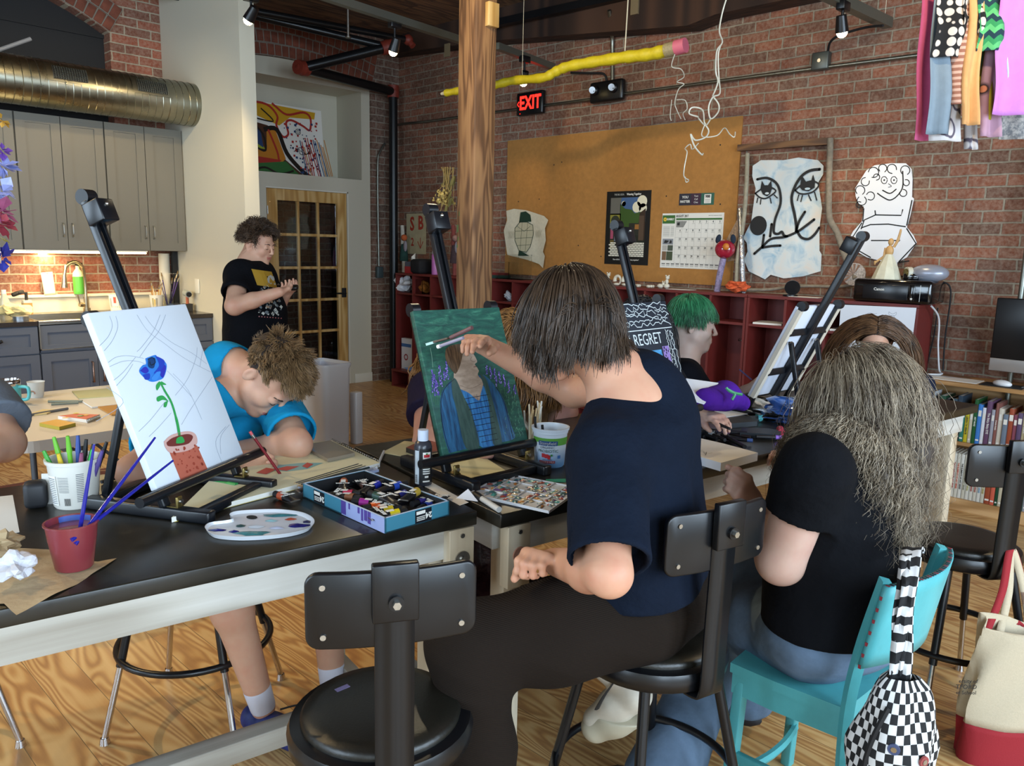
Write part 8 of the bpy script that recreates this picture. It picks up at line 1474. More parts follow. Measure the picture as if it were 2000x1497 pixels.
o = [(-30, 1100), (30, 1070), (100, 1072), (150, 1090), (190, 1095), (228, 1090), (205, 1107), (180, 1120), (150, 1140), (100, 1165), (32, 1200), (8, 1180), (-30, 1180)]; P = [tz(*q, .003) for q in o]; c = sum(P, Vector())/len(P)
T = thing('kraft_paper', 'brown kraft paper with torn edge under the maroon cup', 'paper', (c.x, c.y, TZ)); mb = MB(); b = bmesh.new(); b.faces.new([b.verts.new((p.x-c.x, p.y-c.y, 0)) for p in P])
for ax in (0, 1):
    for k in range(-12, 13): bmesh.ops.bisect_plane(b, geom=b.verts[:]+b.edges[:]+b.faces[:], plane_co=((k*.02, 0, 0) if ax == 0 else (0, k*.02, 0)), plane_no=((1, 0, 0) if ax == 0 else (0, 1, 0)))
for v in b.verts: v.co.z = .0022+.002*sin(v.co.x*60+v.co.y*30)*sin(v.co.y*55)
mb.bm(b, KP, True); mb.build('sheet', T)
lump('paper_ball', 'crumpled white paper ball on the kraft paper', 'paper', tz(35, 1140)+Vector((0, 0, .006)), (.032, .03, .022), pm('ball_paper', '#c9c9cf', .7), 21, .55); lump('paper_ball', 'crumpled brown paper at the left edge beside the ball', 'paper', tz(2, 1098)+Vector((0, 0, .006)), (.03, .03, .02), KP, 22, .55)
# maroon cup and blue brushes
T = thing('paint_water_cup', 'maroon plastic cup of paint water on the kraft paper', 'cup', T=here(tz(146, 1112)+Vector((0, 0, .005)))); MR = pm('maroon_plastic', '#7c3036', .3, coat=.2); h = .093
MB().lathe([(0, 0), (.032, 0), (.034, .003), (.042, h*.6), (.0425, h*.62), (.046, h-.004), (.049, h-.003), (.049, h), (.0455, h), (.041, h*.6), (.033, .005), (0, .005)], MR, 40).build('cup', T); MB().cyl((0, 0, h-.013), (0, 0, h-.0125), .0435, pm('dirty_water', '#7a4a58', .05), n=36).build('water', T)
mb = MB(); wrap(mb, .0331, .0455, .075, .091, 1.2, 2.6, C('#2f4fa0'), 10, .09, -.0012); mb.build('paint_smear', T); BB = pm('brush_blue', '#1d1f86', .25, coat=.5)
cupb = tz(146, 1112)
for (a, e, l) in (((157, 1030), (184, 868), 'upright blue brush in the maroon cup'), ((178, 1022), (303, 855), 'middle blue brush leaning right in the maroon cup'), ((180, 1024), (338, 900), 'lowest blue brush leaning far right out of the maroon cup')):
    P0 = A(pd(a[0], a[1], (cupb-CAM).dot(FWD)-.012)); P1 = A(joint(P0, e, .17 if e[0] < 200 else .225, e[0] > 200)); d = nrm(P1-P0); Q = P0-d*.05; T = thing('paint_brush', l, 'brush', tuple(Q)); T['group'] = 'blue brushes in the maroon cup'
    L = np.linalg.norm(P1-Q); MB().tube([(0, 0, 0), tuple(d*L*.5), tuple(d*L)], [.0042, .004, .0022], BB, 10).build('handle', T)
# palette
P = [tz(a, b, .01) for a, b in ((404, 1038), (400, 1030), (410, 1022), (440, 1018), (455, 1014), (448, 1006), (460, 1000), (495, 997), (545, 996), (590, 1002), (613, 1015), (608, 1030), (575, 1041), (520, 1048), (465, 1050), (420, 1046))]; c = sum(P, Vector())/len(P)
T = thing('paint_palette', 'white kidney-shaped palette with teal, blue and red paint', 'palette', (c.x, c.y, TZ+.001)); sh_ = [(p.x, p.y) for p in curve([(q.x-c.x, q.y-c.y, 0) for q in P]+[(P[0].x-c.x, P[0].y-c.y, 0)], 5)][:-1]
mb = MB(); PW = pm('palette_white', '#d3d6da', .25, coat=.3); mb.prism([(a*.93, b*.93) for a, b in sh_], .004, PW); N_ = len(sh_); vs = [(a*k, b*k, z_) for k, z_ in ((.93, .004), (.985, .0105), (1., .0105), (.95, .0)) for a, b in sh_]; mb.add(vs, [(j*N_+i, j*N_+(i+1) % N_, (j+1)*N_+(i+1) % N_, (j+1)*N_+i) for j in range(3) for i in range(N_)], PW, True); mb.build('palette', T)
def dab(mb, cx_, cy_, rx_, ry_, m, z_=.0065, rot=0, sd=0):
    r_ = random.Random(sd); q = []
    for k in range(14): t = 2*pi*k/14; f_ = r_.uniform(.75, 1.15); x_, y_ = rx_*f_*cos(t), ry_*f_*sin(t); q.append((cx_+x_*cos(rot)-y_*sin(rot), cy_+x_*sin(rot)+y_*cos(rot)))
    n_ = len(q); c_ = (sum(a for a, b in q)/n_, sum(b for a, b in q)/n_, z_+.002); mb.add([(a, b, z_-.002) for a, b in q]+[c_], [(i, (i+1) % n_, n_) for i in range(n_)], m, True)
mb = MB(); TEAL = pm('wet_teal', '#3f7f86', .2, var=.2, vs=80, coat=.5); WBL = pm('wet_blue', '#1d2270', .15, var=.3, vs=80, coat=.5)
for i, (a, b, rx_, ry_, m) in enumerate(((545, 1005, .030, .008, TEAL), (492, 1040, .030, .010, TEAL), (583, 1025, .018, .010, WBL), (425, 1034, .016, .005, WBL), (458, 1037, .009, .005, WBL), (568, 1013, .010, .005, C('#a8452c')), (500, 1027, .014, .007, C('#c9ced4')), (540, 1030, .014, .006, C('#b8bcd0')), (470, 1026, .008, .006, C('#2a4a4a')), (600, 1018, .008, .006, C('#23264c')), (530, 1016, .012, .004, C('#8fb8bc')))):
    q = tz(a, b, .008)-c; dab(mb, q.x, q.y, rx_*1.35, ry_*1.5, m, .0068, radians(48), i)
mb.build('paint_dabs', T); q = tz(492, 1009, .008)-c; MB().disc((q.x, q.y), .016, .0048, BLKM, 20, r2=.011).build('thumb_hole', T)
# tubes
def tube_(M, c, label, group=None, L=.095, capc=BLKM):
    T = thing('paint_tube', label, 'paint tube', T=M); 
    if group: T['group'] = group
    r = .011; mc = pm('tb'+c, c, .3, coat=.2); K = 14; Ws = ((0, 1, 1), (.35, 1., .9), (.7, 1.05, .6), (1, 1.25, .06)); vs = [(x_*L*.8+.014, r*w_*cos(2*pi*k/K), r*h_*sin(2*pi*k/K)) for x_, w_, h_ in Ws for k in range(K)]
    q = lambda i0, i1, m: MB().add(vs, [(i*K+k, i*K+(k+1) % K, (i+1)*K+(k+1) % K, (i+1)*K+k) for i in range(i0, i1) for k in range(K)], m, True)
    q(0, 1, mc).build('body', T); lb = MB().add(vs, [(i*K+k, i*K+(k+1) % K, (i+1)*K+(k+1) % K, (i+1)*K+k) for i in (1, 2) for k in range(K)], pm('tube_label', '#17171a', .35), True)
    lb.text('BLICK', .013, PAPER, T=Matrix.Translation((L*.62, 0, .0092)) @ Matrix.Rotation(-.16, 4, 'Y') @ Matrix.Rotation(-pi/2, 4, 'Z'), bold=.0004); lb.box((L*.42, 0, .0102), (.018, .012, .0006), PAPER).box((L*.8+.015, 0, 0), (.004, r*2.5, .002), STEEL).build('label', T)
    MB().cyl((.014, 0, 0), (-.006, 0, 0), .0085, capc, n=12).build('cap', T); return T
def tubeM(a, b, h, e, f_, h2=None):
    P0 = tz(a, b, h); P1 = tz(e, f_, h if h2 is None else h2); x = (P1-P0).normalized(); y = Vector((0, 0, 1)).cross(x).normalized(); return fr(P0, x, y)
tube_(tubeM(540, 966, .011, 594, 985), '#b04a28', 'loose orange paint tube between the palette and the paint box', L=.078)
# paint box: corners on the table
h = .036; cs = [tz(592, 972, 0), tz(752, 1044, 0), tz(887, 1012, 0), tz(722, 940, 0)]; o = cs[1]; ex = (cs[0]-cs[1]); ey = (cs[2]-cs[1]); Lx, Ly = ex.length, ey.length; ex.normalize(); ey = (ey-ex*ey.dot(ex)).normalized()
PB = thing('paint_box', 'blue open box full of acrylic paint tubes with a purple smear', 'paint box', T=fr(o+Vector((0, 0, .001)), ey, ex)); BX = pm('box_teal', '#3d7f96', .4); BXI = pm('box_inside', '#111215', .5); BE = pm('box_edge', '#b9c6d8', .5)
mb = MB().bx((0, 0, 0), (Ly, Lx, .003), BXI)
for a, b in (((0, 0), (.004, Lx)), ((Ly-.004, 0), (Ly, Lx)), ((0, Lx-.004), (Ly, Lx)), ((0, 0), (Ly, .004))): mb.bx((a[0], a[1], 0), (b[0], b[1], h), BX).bx((a[0], a[1], h-.0005), (b[0], b[1], h+.0008), BE)
for a, b in (((.0042, .005), (.006, Lx-.005)), ((Ly-.006, .005), (Ly-.0042, Lx-.005)), ((.005, Lx-.006), (Ly-.005, Lx-.0042)), ((.005, .0042), (Ly-.005, .006))): mb.bx((a[0], a[1], .003), (b[0], b[1], h-.001), BXI)
mb.build('box', PB); MB().bx((Ly*.5-.001, .006, .003), (Ly*.5+.001, Lx-.006, .022), BXI).build('divider', PB)
LB = pm('label_dark', '#14171f', .4); LV = C('#8f9cc8'); PP = C('#4a3a86')
def boxlabel(M):
    mb = MB(M).box((0, 0, 0), (.048, .031, .001), LB).box((-.008, .009, .0006), (.026, .008, .0006), PAPER).text('24', .019, PAPER, T=Matrix.Translation((.015, -.001, .0006)) @ Matrix.Rotation(pi, 4, 'Z'), bold=.0006)
    for k in range(3): mb.box((-.008, -.001-k*.004, .0006), (.024, .0018, .0006), PAPER)
    mb.build('box_label', PB)
boxlabel(Matrix(((1, 0, 0, Ly*.58), (0, 0, -1, -.0006), (0, 1, 0, h/2), (0, 0, 0, 1)))); boxlabel(Matrix(((0, 0, -1, -.0006), (-1, 0, 0, Lx*.78), (0, 1, 0, h/2), (0, 0, 0, 1))))
mb = MB().box((-.0004, Lx*.25, h/2), (.0006, Lx*.49, h*.98), LV)
for k, (u, w_, hh_) in enumerate(((.47, .02, .9), (.40, .006, .4), (.29, .008, .4), (.25, .008, .8), (.21, .012, .7), (.17, .012, .8))): mb.box((-.0009, Lx*u, h*(1-hh_/2)), (.0006, w_, h*hh_), PP)
mb.build('purple_smear', PB)
TB = 'acrylic tubes in the blue paint box'
for (a, b, hh_, e, f_, c, l) in ((640, 945, .02, 612, 952, '#c9ccd0', 'white paint tube at the back left of the blue box'), (672, 938, .028, 668, 962, '#b4562c', 'sienna paint tube standing at the back of the blue box'), (720, 955, .02, 690, 935, '#5c4238', 'brown labelled paint tube at the far end of the blue box'), (745, 943, .03, 715, 957, '#1c2a9c', 'small ultramarine tube in the middle of the blue box'), (790, 945, .034, 735, 960, '#2548a8', 'blue paint tube with silver label in the back compartment'), (800, 962, .026, 760, 975, '#2a36a0', 'blue tube lying under the silver labelled one'), (820, 957, .04, 775, 985, '#c2a33c', 'ochre paint tube lying across the top of the blue box'), (725, 965, .038, 782, 985, '#1c3f34', 'dark green paint tube across the divider'), (700, 965, .026, 655, 965, '#b8304c', 'crimson paint tube in the front left of the blue box'), (702, 974, .022, 650, 968, '#8c5a3c', 'brown paint tube below the crimson one'), (692, 980, .024, 735, 985, '#9c2a86', 'magenta paint tube in the front compartment'), (712, 993, .022, 765, 985, '#c8501c', 'orange paint tube beside the magenta one'), (722, 1000, .02, 770, 990, '#c4481a', 'second orange paint tube, nearer the front'), (790, 1000, .03, 742, 1010, '#d6c01c', 'lemon yellow paint tube at the front corner of the blue box'), (778, 994, .022, 735, 1002, '#c9b02a', 'yellow paint tube behind the lemon one'), (808, 985, .02, 845, 975, '#3a2f86', 'violet paint tube in the right compartment'), (822, 994, .022, 855, 980, '#1f3fae', 'bright blue paint tube at the right end of the box'), (850, 985, .016, 862, 975, '#26408c', 'blue labelled tube upright at the right end')):
    tube_(tubeM(a, b, hh_-.003, e, f_, hh_-.006), c, l, TB, .085)
# acrylic bottle
T = thing('paint_bottle', 'black acrylic paint bottle with a white cap behind the blue box', 'bottle', T=here(tz(826, 947))); h = .125
MB().lathe([(0, 0), (.021, 0), (.0245, .004), (.0245, h*.85), (.021, h*.95), (.013, h)], pm('bottle_smoke', '#35363e', .25), 30).build('bottle', T); MB().cyl((0, 0, h-.002), (0, 0, h+.028), .0145, pm('cap_pale', '#c9d3e6', .4), n=28).build('cap', T)
mb = MB(); wr = lambda z0, z1, a0, a1, c, off=.001: wrap(mb, .0245, .0245, z0, z1, AV+a0, AV+a1, c, 8, 1., off); wr(.012, .105, -.25, 1.2, INK); wr(.008, .10, -.85, -.32, C('#b9c4cc')); wr(.07, .096, .1, .95, PAPER, .002); wr(.082, .09, .2, .85, C('#b0242c'), .0026); wr(.072, .077, .12, .93, C('#b0242c'), .0026); wr(.09, .094, .4, .6, C('#2f7a3a'), .003); wr(.058, .067, -.25, 1.1, C('#b9c4cc'), .002)
for k in range(3): wr(.048-k*.006, .051-k*.006, .1, .9, PAPER, .0018)
wr(.026, .031, .3, .7, PAPER, .0018); wr(.014, .018, .1, .85, PAPER, .0018)
for k in range(7): wr(.014+k*.003, .0155+k*.003, -.75, -.5, INK, .0018)
mb.build('label', T)
# sketchbook, phone, tin, markers
T = on_t('sketchbook', 'open spiral sketchbook with a red and blue fish drawing under the boy\'s hand', 'sketchbook', [(335, 1012), (742, 905), (648, 861), (470, 880)], .012, pm('sketch_page', '#d8d2b0', .7), side=PAPER, base='pages'); o = T.location; mb = MB()
a_ = tz(648, 861, .012)-o; b_ = tz(742, 905, .012)-o
for k in range(24): q = a_.lerp(b_, (k+.5)/24); q.z = .012; mb.tube([q+Vector((.006*cos(t), 0, .007*sin(t))) for t in [j*.8 for j in range(8)]], .0008, STEEL, 4, True)
mb.build('spiral_wire', T); mb = MB(); S_ = lambda l: [((tz(a, b, .0125)-o).x, (tz(a, b, .0125)-o).y) for a, b in l]
for l, c in (([(530, 920), (540, 910), (590, 905), (632, 905), (600, 917), (560, 922)], '#7fb0b4'), ([(535, 918), (560, 912), (585, 912), (560, 921)], '#b8453c'), ([(590, 912), (600, 905), (612, 908), (600, 916)], '#b8453c'), ([(500, 925), (520, 915), (540, 918), (520, 928)], '#b8453c')): mb.flat(S_(l), .0126+.0004*len(mb.mats), C(c))
for k in range(3): mb.stroke(S_([(560+k*18, 930-k*4), (620+k*18, 921-k*4)]), .0008, .0126, PCL)
mb.stroke(S_([(340, 1011), (740, 906)]), .004, .0005, C('#c9b83c')).build('drawing', T)
T = on_t('phone_case', 'clear phone case with a grey phone lying on the sketchbook', 'phone', [(590, 870), (640, 897), (693, 885), (645, 861)], .010, pm('case_clear', '#8a7f70', .2, coat=.5), z=TZ+.013, base='phone'); 
on_t('pencil_tin', 'open white pencil tin full of dark pencils beside the sketchbook', 'tin', [(565, 945), (598, 955), (740, 918), (700, 903)], .007, pm('tin_white', '#aab6d8', .35), base='tin')
for k in range(5): A0, B0 = tz(577+k*5, 945+k*1.5, .011), tz(700+k*7, 908+k*2, .011); MB().cyl(A0, B0, .0035, C(('#3a3f44', '#2a2d30', '#50504c', '#2c3a3c', '#8f8f94')[k]), n=6).cyl(A0, A0+(A0-B0).normalized()*.012, .0035, pm('bare_wood', '#c9a87c', .6), r2=.001, n=6).build('pencil', None, 'dark drawing pencil in the white tin, %s from the sketchbook' % ('nearest', 'second', 'third', 'fourth', 'farthest')[k], 'pencil', 'pencils in the tin')
def stick(label, a, b, r, c, cap=None, name='marker', h=None, group=None):
    h = r+.0008 if h is None else h; A0, B0 = tz(*a, h), tz(*b, h); T = thing(name, label, name.replace('_', ' '), A0, 0, group); d = B0-A0; MB().cyl((0, 0, 0), d, r, C(c), n=12).build('barrel', T)
    if cap: MB().cyl(d*.70, d*1.01, r*1.12, C(cap), n=12).build('cap', T)
    return T
stick('green marker lying beside the left easel', (408, 940), (462, 950), .008, '#1f7a3c', '#2a8c48'); stick('short dark pen behind the pen tub', (198, 942), (226, 934), .005, '#16161a', name='pen'); stick('white stick leaning at the end of the pencil tin', (735, 915), (750, 882), .004, '#c9ccd0', name='stick'); stick('white marker with a black cap beside the palette tray', (975, 996), (928, 966), .0075, '#c2c2be', '#121214')
on_t('paper_sheet', 'cream sheet with a pencil sketch under the portrait easel', 'paper', [(838, 925), (902, 945), (988, 920), (945, 893), (905, 898)], .001, pm('cream_page', '#d9d0a4', .7)); on_t('paper_sheet', 'white paper at the far edge behind the paint bottle', 'paper', [(745, 885), (858, 905), (862, 870), (790, 862)], .001, pm('cream_page', '#d9d0a4', .7)); on_t('paper_strip', 'white paper strip between the two tables', 'paper', [(838, 940), (915, 982), (898, 988), (828, 950)], .001, PAPER)
on_t('marker_box', 'dark flat box with a red lid behind the paint bottle', 'box', [(793, 875), (862, 900), (872, 868), (830, 858)], .016, C('#8c3a2c'), side=C('#2a2624'), base='box')
T = thing('folded_paper', 'small folded white paper triangle beside the palette tray', 'paper', tz(912, 975)); o = T.location; P = [tz(890, 975)-o, tz(934, 981)-o, tz(914, 972)-o+Vector((0, 0, .022)), tz(925, 966)-o]; MB().add([tuple(p+Vector((0, 0, .001))) for p in P], [(0, 1, 2), (1, 3, 2), (0, 2, 3)], PAPERB).build('paper', T)
# tray palette
cs = [tz(*q, .006) for q in ((917, 965), (1072, 1000), (1135, 955), (985, 926))]; c = sum(cs, Vector())/4; T = thing('palette_tray', 'white many-welled palette tray thick with mixed paint', 'palette', (c.x, c.y, TZ+.001)); B2_ = lambda u, v: (cs[0]*(1-u)*(1-v)+cs[1]*u*(1-v)+cs[2]*u*v+cs[3]*(1-u)*v)-c
MB().prism([(B2_(*q).x, B2_(*q).y) for q in ((0, 0), (1, 0), (1, 1), (0, 1))], .005, PW).build('tray', T); mb = MB()
for k in range(7): q0, q1 = B2_(k/6, 0), B2_(k/6, 1); mb.beam((q0.x, q0.y, .0065), (q1.x, q1.y, .0065), .003, .003, PW)
for k in range(5): q0, q1 = B2_(0, k/4), B2_(1, k/4); mb.beam((q0.x, q0.y, .0065), (q1.x, q1.y, .0065), .003, .003, PW)
mb.build('rim', T); mb = MB(); rr = random.Random(12); PC_ = ['#3f6a6c', '#5f7a4a', '#2a2c26', '#6a5288', '#b5793c', '#7a8c90', '#a04a3c', '#c9b48c', '#8c9c9c', '#3a4a3a', '#4f9a94', '#c8cdd2']
for k in range(150): u, v = rr.uniform(.04, .96), rr.uniform(.05, .95); q = B2_(u, v); dab(mb, q.x, q.y, rr.uniform(.006, .016), rr.uniform(.004, .009), pm('wet'+PC_[k % 12], PC_[(int(u*5)+int(v*4)*3+k % 3) % 12], .25, coat=.4), .0075+.0002*(k % 6), rr.uniform(0, 3), k)
mb.build('mixed_paint', T)
# big yogurt tub
T = thing('yogurt_tub', 'tall blue and white strawberry yogurt tub used as a brush pot beside the portrait easel', 'tub', T=here(tz(1073, 908))); h = .118; n = NT('tub_sky'); sp = n.n('ShaderNodeSeparateXYZ', i0=n.co()); n.set(Base__Color=n.ramp(n.math('MULTIPLY', sp.outputs[2], 8.4), ((.1, '#6f9fd0'), (.5, '#c9d3de'), (.8, '#cfd8e2'))), Roughness=.35)
MB().lathe([(0, 0), (.041, 0), (.044, .004), (.051, h*.86), (.053, h*.87), (.053, h*.93), (.056, h*.94), (.057, h), (.052, h), (.049, h*.85), (.042, .006), (0, .006)], n.m, 44).build('tub', T); mb = MB(); R1 = lambda z0, z1, a0, a1, c, off=.0012: wrap(mb, .044, .051, z0, z1, AV+a0, AV+a1, c, 10, .10, off)
R1(.078, .092, -1.3, 1.3, C('#5a9a3c')); R1(.070, .079, .3, 1.2, C('#5a9a3c')); R1(.070, .084, -.75, .4, C('#234a7c'), .002); R1(.016, .024, -.72, .3, C('#8c1f3c'), .002); R1(.030, .040, .45, .65, C('#3a6aa8'), .002)
for a_, z_, r_ in ((-.45, .040, .1), (-.25, .038, .12), (-.1, .035, .08)): R1(z_-.006, z_+.006, a_-r_, a_+r_, C('#b0242c'), .0022)
R1(.038, .044, .0, .12, C('#2f7a3a'), .0026)
def wtext(s_, size, c, z_, a_, sx=1.):
    q = MB().text(s_, size, c, sx=sx, ext=.0001); r_ = .044+(.051-.044)*z_/.1+.0028; mb.add([((r_)*cos(AV+a_+x_/r_), (r_)*sin(AV+a_+x_/r_), z_+y_) for x_, y_, _ in q.v], q.f, c)
wtext('Stonyfield', .013, PAPER, .077, -.18); wtext('ORGANIC', .010, C('#3a4a6a'), .064, -.2); wtext('PROBIOTIC', .0125, C('#4a7a6a'), .053, -.16); wtext('STRAWBERRY', .005, C('#3a4a6a'), .027, -.2); wtext('WHOLE MILK', .0075, PAPER, .020, -.2)
mb.build('label_print', T)
for (dx, L, l) in ((-.035, .13, 'black stick leaning in the strawberry tub'), (-.012, .105, 'short dark brush end in the strawberry tub')): q = T.matrix_world @ Matrix.Translation((dx, .02, .012)); P = thing('paint_brush', l, 'brush', T=q); MB().cyl((0, 0, 0), (-.012, 0, L), .004, BLKM, n=8).build('handle', P)
# clear bin with brushes
T = thing('clear_bin', 'clear plastic bin of pale brushes behind the strawberry tub', 'bin', T=here(tz(1045, 868), .1)); MB().lathe([(0, .002), (.052, .002), (.056, .006), (.066, .115), (.0645, .115), (.0545, .008), (0, .006)], PLASTICC, 6).build('bin', T)
for k in range(14): rr = random.Random(k); P = thing('paint_brush', 'pale brush in the clear bin behind the strawberry tub, %s' % ('leftmost', 'second from left', 'third from left', 'left of the middle', 'in the middle', 'just right of the middle', 'fourth from right', 'third from right', 'second from right', 'rightmost', 'front left', 'front right', 'back left', 'back right')[k], 'brush', T=T.matrix_world @ Matrix.Translation((rr.uniform(-.03, .03), rr.uniform(-.03, .03), .012))); P['group'] = 'pale brushes in the clear bin'; MB().cyl((0, 0, 0), (rr.uniform(-.025, .025), rr.uniform(-.02, .02), rr.uniform(.09, .14)), .003, pm('pale_handle%d' % (k % 3), ('#d8cdb4', '#c9b48c', '#dcdcd6')[k % 3], .5), n=6).build('handle', P)
on_t('green_tape', 'strip of wavy mint green tape on the second table', 'tape', [(1066, 942), (1105, 942), (1105, 936), (1066, 937)], .001, C('#3fae7c'))
# right part of the second table
q5 = lambda l: [(1200+x/4.444, 680+y/4.444) for x, y in l]
T = on_t('drawing_book', 'thick hardback book with a white page on top and black spine at the table edge', 'book', q5([(700, 935), (925, 1000), (1245, 912), (960, 835), (700, 775)]), .026, PAPER, side=pm('book_edge', '#c3cad6', .5), base='book'); o = T.location
a_, b_ = [tz(*q, .013)-o for q in q5([(700, 962), (925, 1030)])]; M_ = fr((a_+b_)/2+Vector((0, 0, 0)), (b_-a_).normalized(), (0, 0, 1)); L = (b_-a_).length; MB(M_).bx((-L/2, -.013, -.001), (L/2, .013, .0025), INK).text('dia', .02, C('#c9b48c'), T=Matrix.Translation((-.0, 0, .003)), bold=.0004).bx((.012, -.009, .0026), (.035, .009, .003), PAPER).build('spine', T)
mb = MB(); S_ = lambda l: [((tz(a, b, .0265)-o).x, (tz(a, b, .0265)-o).y) for a, b in q5(l)]; [mb.stroke(S_(l), .0012, .0266, INK) for l in ([(730, 915), (760, 890), (800, 920), (850, 912)], [(740, 925), (790, 935), (800, 905)], [(720, 905), (770, 905), (790, 925)])]; mb.build('ink_sketch', T)
on_t('blue_notebook', 'dark blue spiral notebook right of the navy shirt', 'notebook', q5([(680, 735), (940, 705), (800, 640), (660, 625)]), .008, pm('nb_blue', '#141c4c', .35, var=.3, vs=60), base='cover')
for i, (a, b, r, c, cp_, l) in enumerate((((700, 740), (780, 775), .006, '#16161a', '#16161a', 'black marker nearest the navy shirt'), ((760, 745), (890, 790), .0062, '#16161a', '#1b1b20', 'black marker beside the white capped one'), ((960, 800), (820, 735), .0062, '#1a1a1e', '#c9cfd6', 'marker with a white cap on the table clutter'), ((900, 780), (1060, 800), .006, '#1a1a1e', '#3a3a44', 'grey capped marker above the book'), ((1130, 860), (940, 755), .0075, '#17181c', '#17181c', 'long black pen pointing at the fingers'), ((1150, 740), (940, 725), .0062, '#1c1c22', '#8c5a8a', 'marker with a mauve cap'), ((1000, 745), (1180, 775), .0055, '#2a1f1c', None, 'dark brown pencil across the markers'), ((1230, 770), (1470, 778), .0065, '#17171b', '#8a5fc0', 'marker with a violet cap at the right of the clutter'), ((1040, 790), (1200, 805), .006, '#1b1b20', '#44609c', 'marker with a slate blue cap'), ((1180, 745), (1300, 765), .005, '#8c2f3a', None, 'red pencil by the violet capped marker'))):
    a1, b1 = q5([a, b]); stick(l, a1, b1, r, c, cp_, 'marker' if cp_ else 'pencil', r+.001+.004*(i % 3), 'markers and pencils around the book')
for (p4, c, l, cc) in (([(905, 630), (1140, 590), (1265, 590), (1240, 640), (915, 665)], '#20262c', 'upper pack of paint markers with a turquoise end', '#3fa0a8'), ([(1105, 690), (1340, 700), (1450, 720), (1440, 755), (1090, 735)], '#20262c', 'lower pack of paint markers with a red end', '#b02c44')):
    T = on_t('marker_pack', l, 'marker pack', q5(p4), .018, C(c), base='card'); o = T.location; pts = q5(p4); e = tz(pts[2][0], (pts[2][1]+pts[3][1])/2, .012)-o; s_ = tz((pts[0][0]+pts[1][0])/2, (pts[0][1]+pts[1][1])/2+3, .02)-o; d = Vector((e.x, e.y, 0)).normalized()
    MB().cyl((e.x-d.x*.055, e.y-d.y*.055, .013), (e.x, e.y, .013), .0125, C(cc), n=14).build('marker_end', T); M_ = fr((s_.x*.4, s_.y*.4, .0185), d, Vector((-d.y, d.x, 0)))
    mb = MB(M_)
    for k, (ch, c3) in enumerate(zip('POSCA', ('#c93a7c', '#3a6ac9', '#c9b83a', '#3aa86a', '#c9503a'))): mb.text(ch, .013, C(c3), T=Matrix.Translation((-.02+k*.0095, 0, 0)), bold=.0006)
    mb.build('lettering', T)
on_t('paper_leaflet', 'printed leaflet sheet behind the marker packs', 'paper', q5([(845, 620), (1240, 560), (1260, 520), (850, 515)]), .003, PAPERB); lump('crumpled_paper', 'crumpled beige tissue at the foot of the tilted easel', 'paper', tz(*q5([(1080, 500)])[0]), (.07, .045, .02), pm('beige_tissue', '#a3937c', .9), 31, .5); lump('crumpled_paper', 'crumpled white paper among the plastic behind the marker packs', 'paper', tz(*q5([(1290, 560)])[0]), (.06, .035, .02), PAPER, 32, .6)
lump('plastic_bag', 'clear plastic bag with a blue, red and white star print beside the curly hair', 'bag', tz(*q5([(1560, 640)])[0]), (.13, .07, .035), pm('bag_blue', '#2f5fae', .15, coat=1., var=.4, vs=15), 33, .4, flat=False); T = bpy.data.objects['plastic_bag']; q = tz(*q5([(1640, 560)])[0]); Ts = here(q+Vector((0, 0, .055))); mb = MB(Ts @ Matrix.Rotation(pi/2-.5, 4, 'X')); st = [(.035*(1 if k % 2 == 0 else .45)*cos(pi/2+k*pi/5), .035*(1 if k % 2 == 0 else .45)*sin(pi/2+k*pi/5)) for k in range(10)]
mb.flat([(a*1.2, b*1.2) for a, b in st], 0, PAPER).flat(st, .001, C('#8c2a34')); [mb.flat([(-.02+k*.016, -.004), (-.012+k*.016, -.004), (-.01+k*.016, .02), (-.018+k*.016, .02)], .0015, PAPER) for k in range(3)]; so_ = mb.build('star_print'); so_.parent = T; so_.matrix_parent_inverse = Matrix.Translation(T.location).inverted()
lump('plastic_wrap', 'loose clear plastic wrap in front of the star print bag', 'plastic', tz(*q5([(1420, 660)])[0]), (.09, .06, .02), PLASTICC, 34, .4, flat=False)
for p4, l in (([(1420, 520), (1500, 550), (1640, 470), (1560, 450)], 'white paper slip right of the tilted easel'), ([(1470, 460), (1530, 500), (1590, 440), (1540, 430)], 'mint and white wrapper behind the paper slip')): on_t('paper_slip', l, 'paper', q5(p4), .008, PAPER if 'white paper' in l else C('#8fb8b4'))
P = [at(q, D) for q, D in zip(q5([(620, 270), (975, 320), (780, 485), (660, 450)]), (2.75, 2.85, 2.6, 2.55))]; c = sum(P)/4; T = thing('white_board', 'blank white board propped behind the dark patterned canvas', 'board', tuple(c)); mb = MB().add([tuple(p-c) for p in P], [(0, 1, 2, 3)], PAPERB); mb.build('board', T, solid=.006)
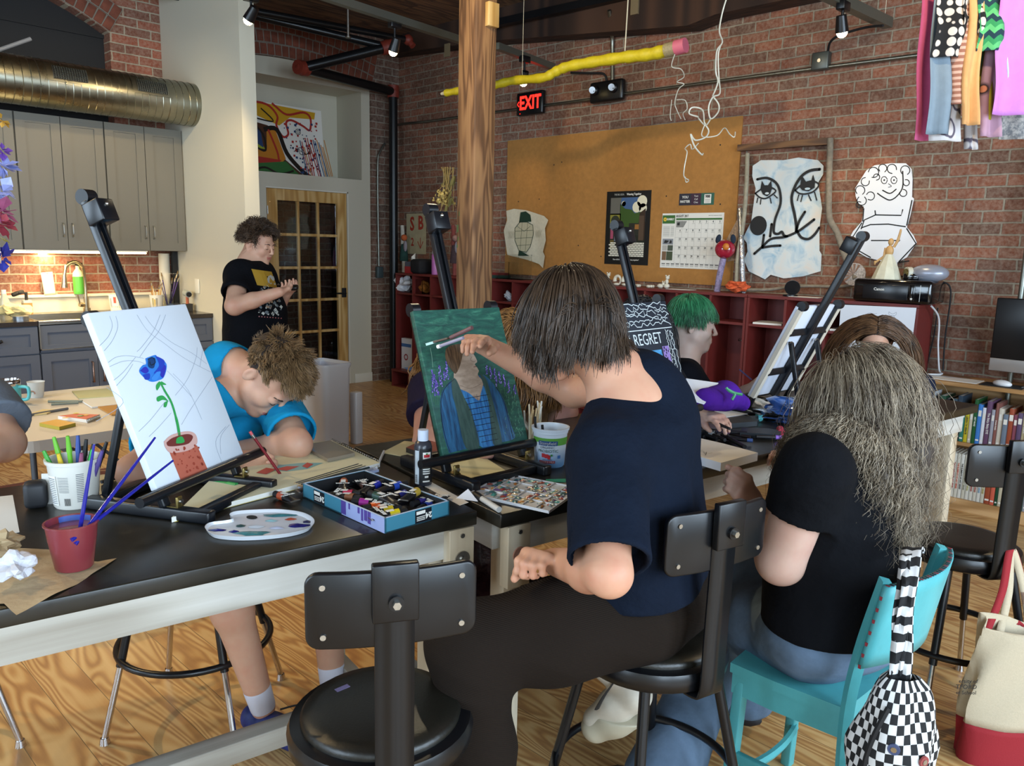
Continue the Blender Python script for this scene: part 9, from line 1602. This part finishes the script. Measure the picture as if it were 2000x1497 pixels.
PU = cloth('purple_cloth', '#4a1f8c', .2, .5); P = [at(q, D) for q, D in zip(q5([(780, 490), (960, 345), (1115, 410), (1090, 430), (960, 470), (800, 505)]), (2.65, 2.85, 2.95, 2.9, 2.75, 2.65))]; c = sum(P)/6; T = thing('purple_bag', 'purple cloth bag with green cords lying in front of the tilted easel', 'bag', tuple(c)); v = Vol(.005); v.cone(P[0]+A((0, 0, .02)), P[1]-A((0, 0, .03)), .03, .05, .03).cone(P[1]-A((0, 0, .03)), P[2]-A((0, 0, .03)), .05, .03, .03).cone(P[0]+A((0, 0, .02)), P[4], .03, .03, .03); v.noise = wrinkle(.005, 4, 30); v.build('bag_body', PU, T)
MB().tube(curve([tuple(at(q, 2.66)-c) for q in q5([(970, 345), (1000, 375), (1045, 400), (1020, 450)])], 5), .005, C('#4fa878'), 6).tube(curve([tuple(at(q, 2.66)-c) for q in q5([(985, 360), (1040, 390), (1110, 405)])], 5), .005, C('#4fa878'), 6).build('cord', T)
# tissue flowers at the left edge
rr = random.Random(5)
for (y, c, l, n_) in ((235, '#b8892a', 'ochre paper petals at the top of the left garland', 5), (295, '#6a3f9c', 'purple paper flower on the left garland', 5), (325, '#8f97cf', 'lavender paper flower, upper of two on the left garland', 9), (375, '#a3abe0', 'pale lavender paper flower, lower of two on the left garland', 10), (415, '#a8567a', 'pink paper flower on the left garland', 9), (438, '#a33c48', 'red fringed paper flower on the left garland', 9), (468, '#b5a83c', 'yellow paper bud on the left garland', 3), (505, '#3a3fa8', 'deep blue paper flower at the foot of the left garland', 6)):
    q = pd(4, y, 2.6); T = thing('paper_flower', l, 'paper flower', q, 0, 'paper flower garland'); mb = MB(); m = pm('tp'+c, c, .7, var=.15, vs=40)
    for k in range(n_*2):
        d = Vector((rr.gauss(0, 1), rr.gauss(0, 1), rr.gauss(0, .8))).normalized(); e = d.cross(Vector((rr.random(), rr.random(), 1))).normalized(); L_ = rr.uniform(.03, .062) if n_ > 5 else rr.uniform(.02, .035); f = d.cross(e)
        mb.add([tuple(d*.005), tuple(d*L_*.6+e*L_*.4), tuple(d*L_+f*.006), tuple(d*L_*.6-e*L_*.4)], [(0, 1, 2, 3)], m)
    mb.build('petals', T, solid=.0006)
q = pd(2, 515, 2.6); MB().cyl(q, (q.x, q.y, ZC), .0015, STR, n=5).build('garland_string', None, 'thin string carrying the paper flowers at the left edge', 'string')
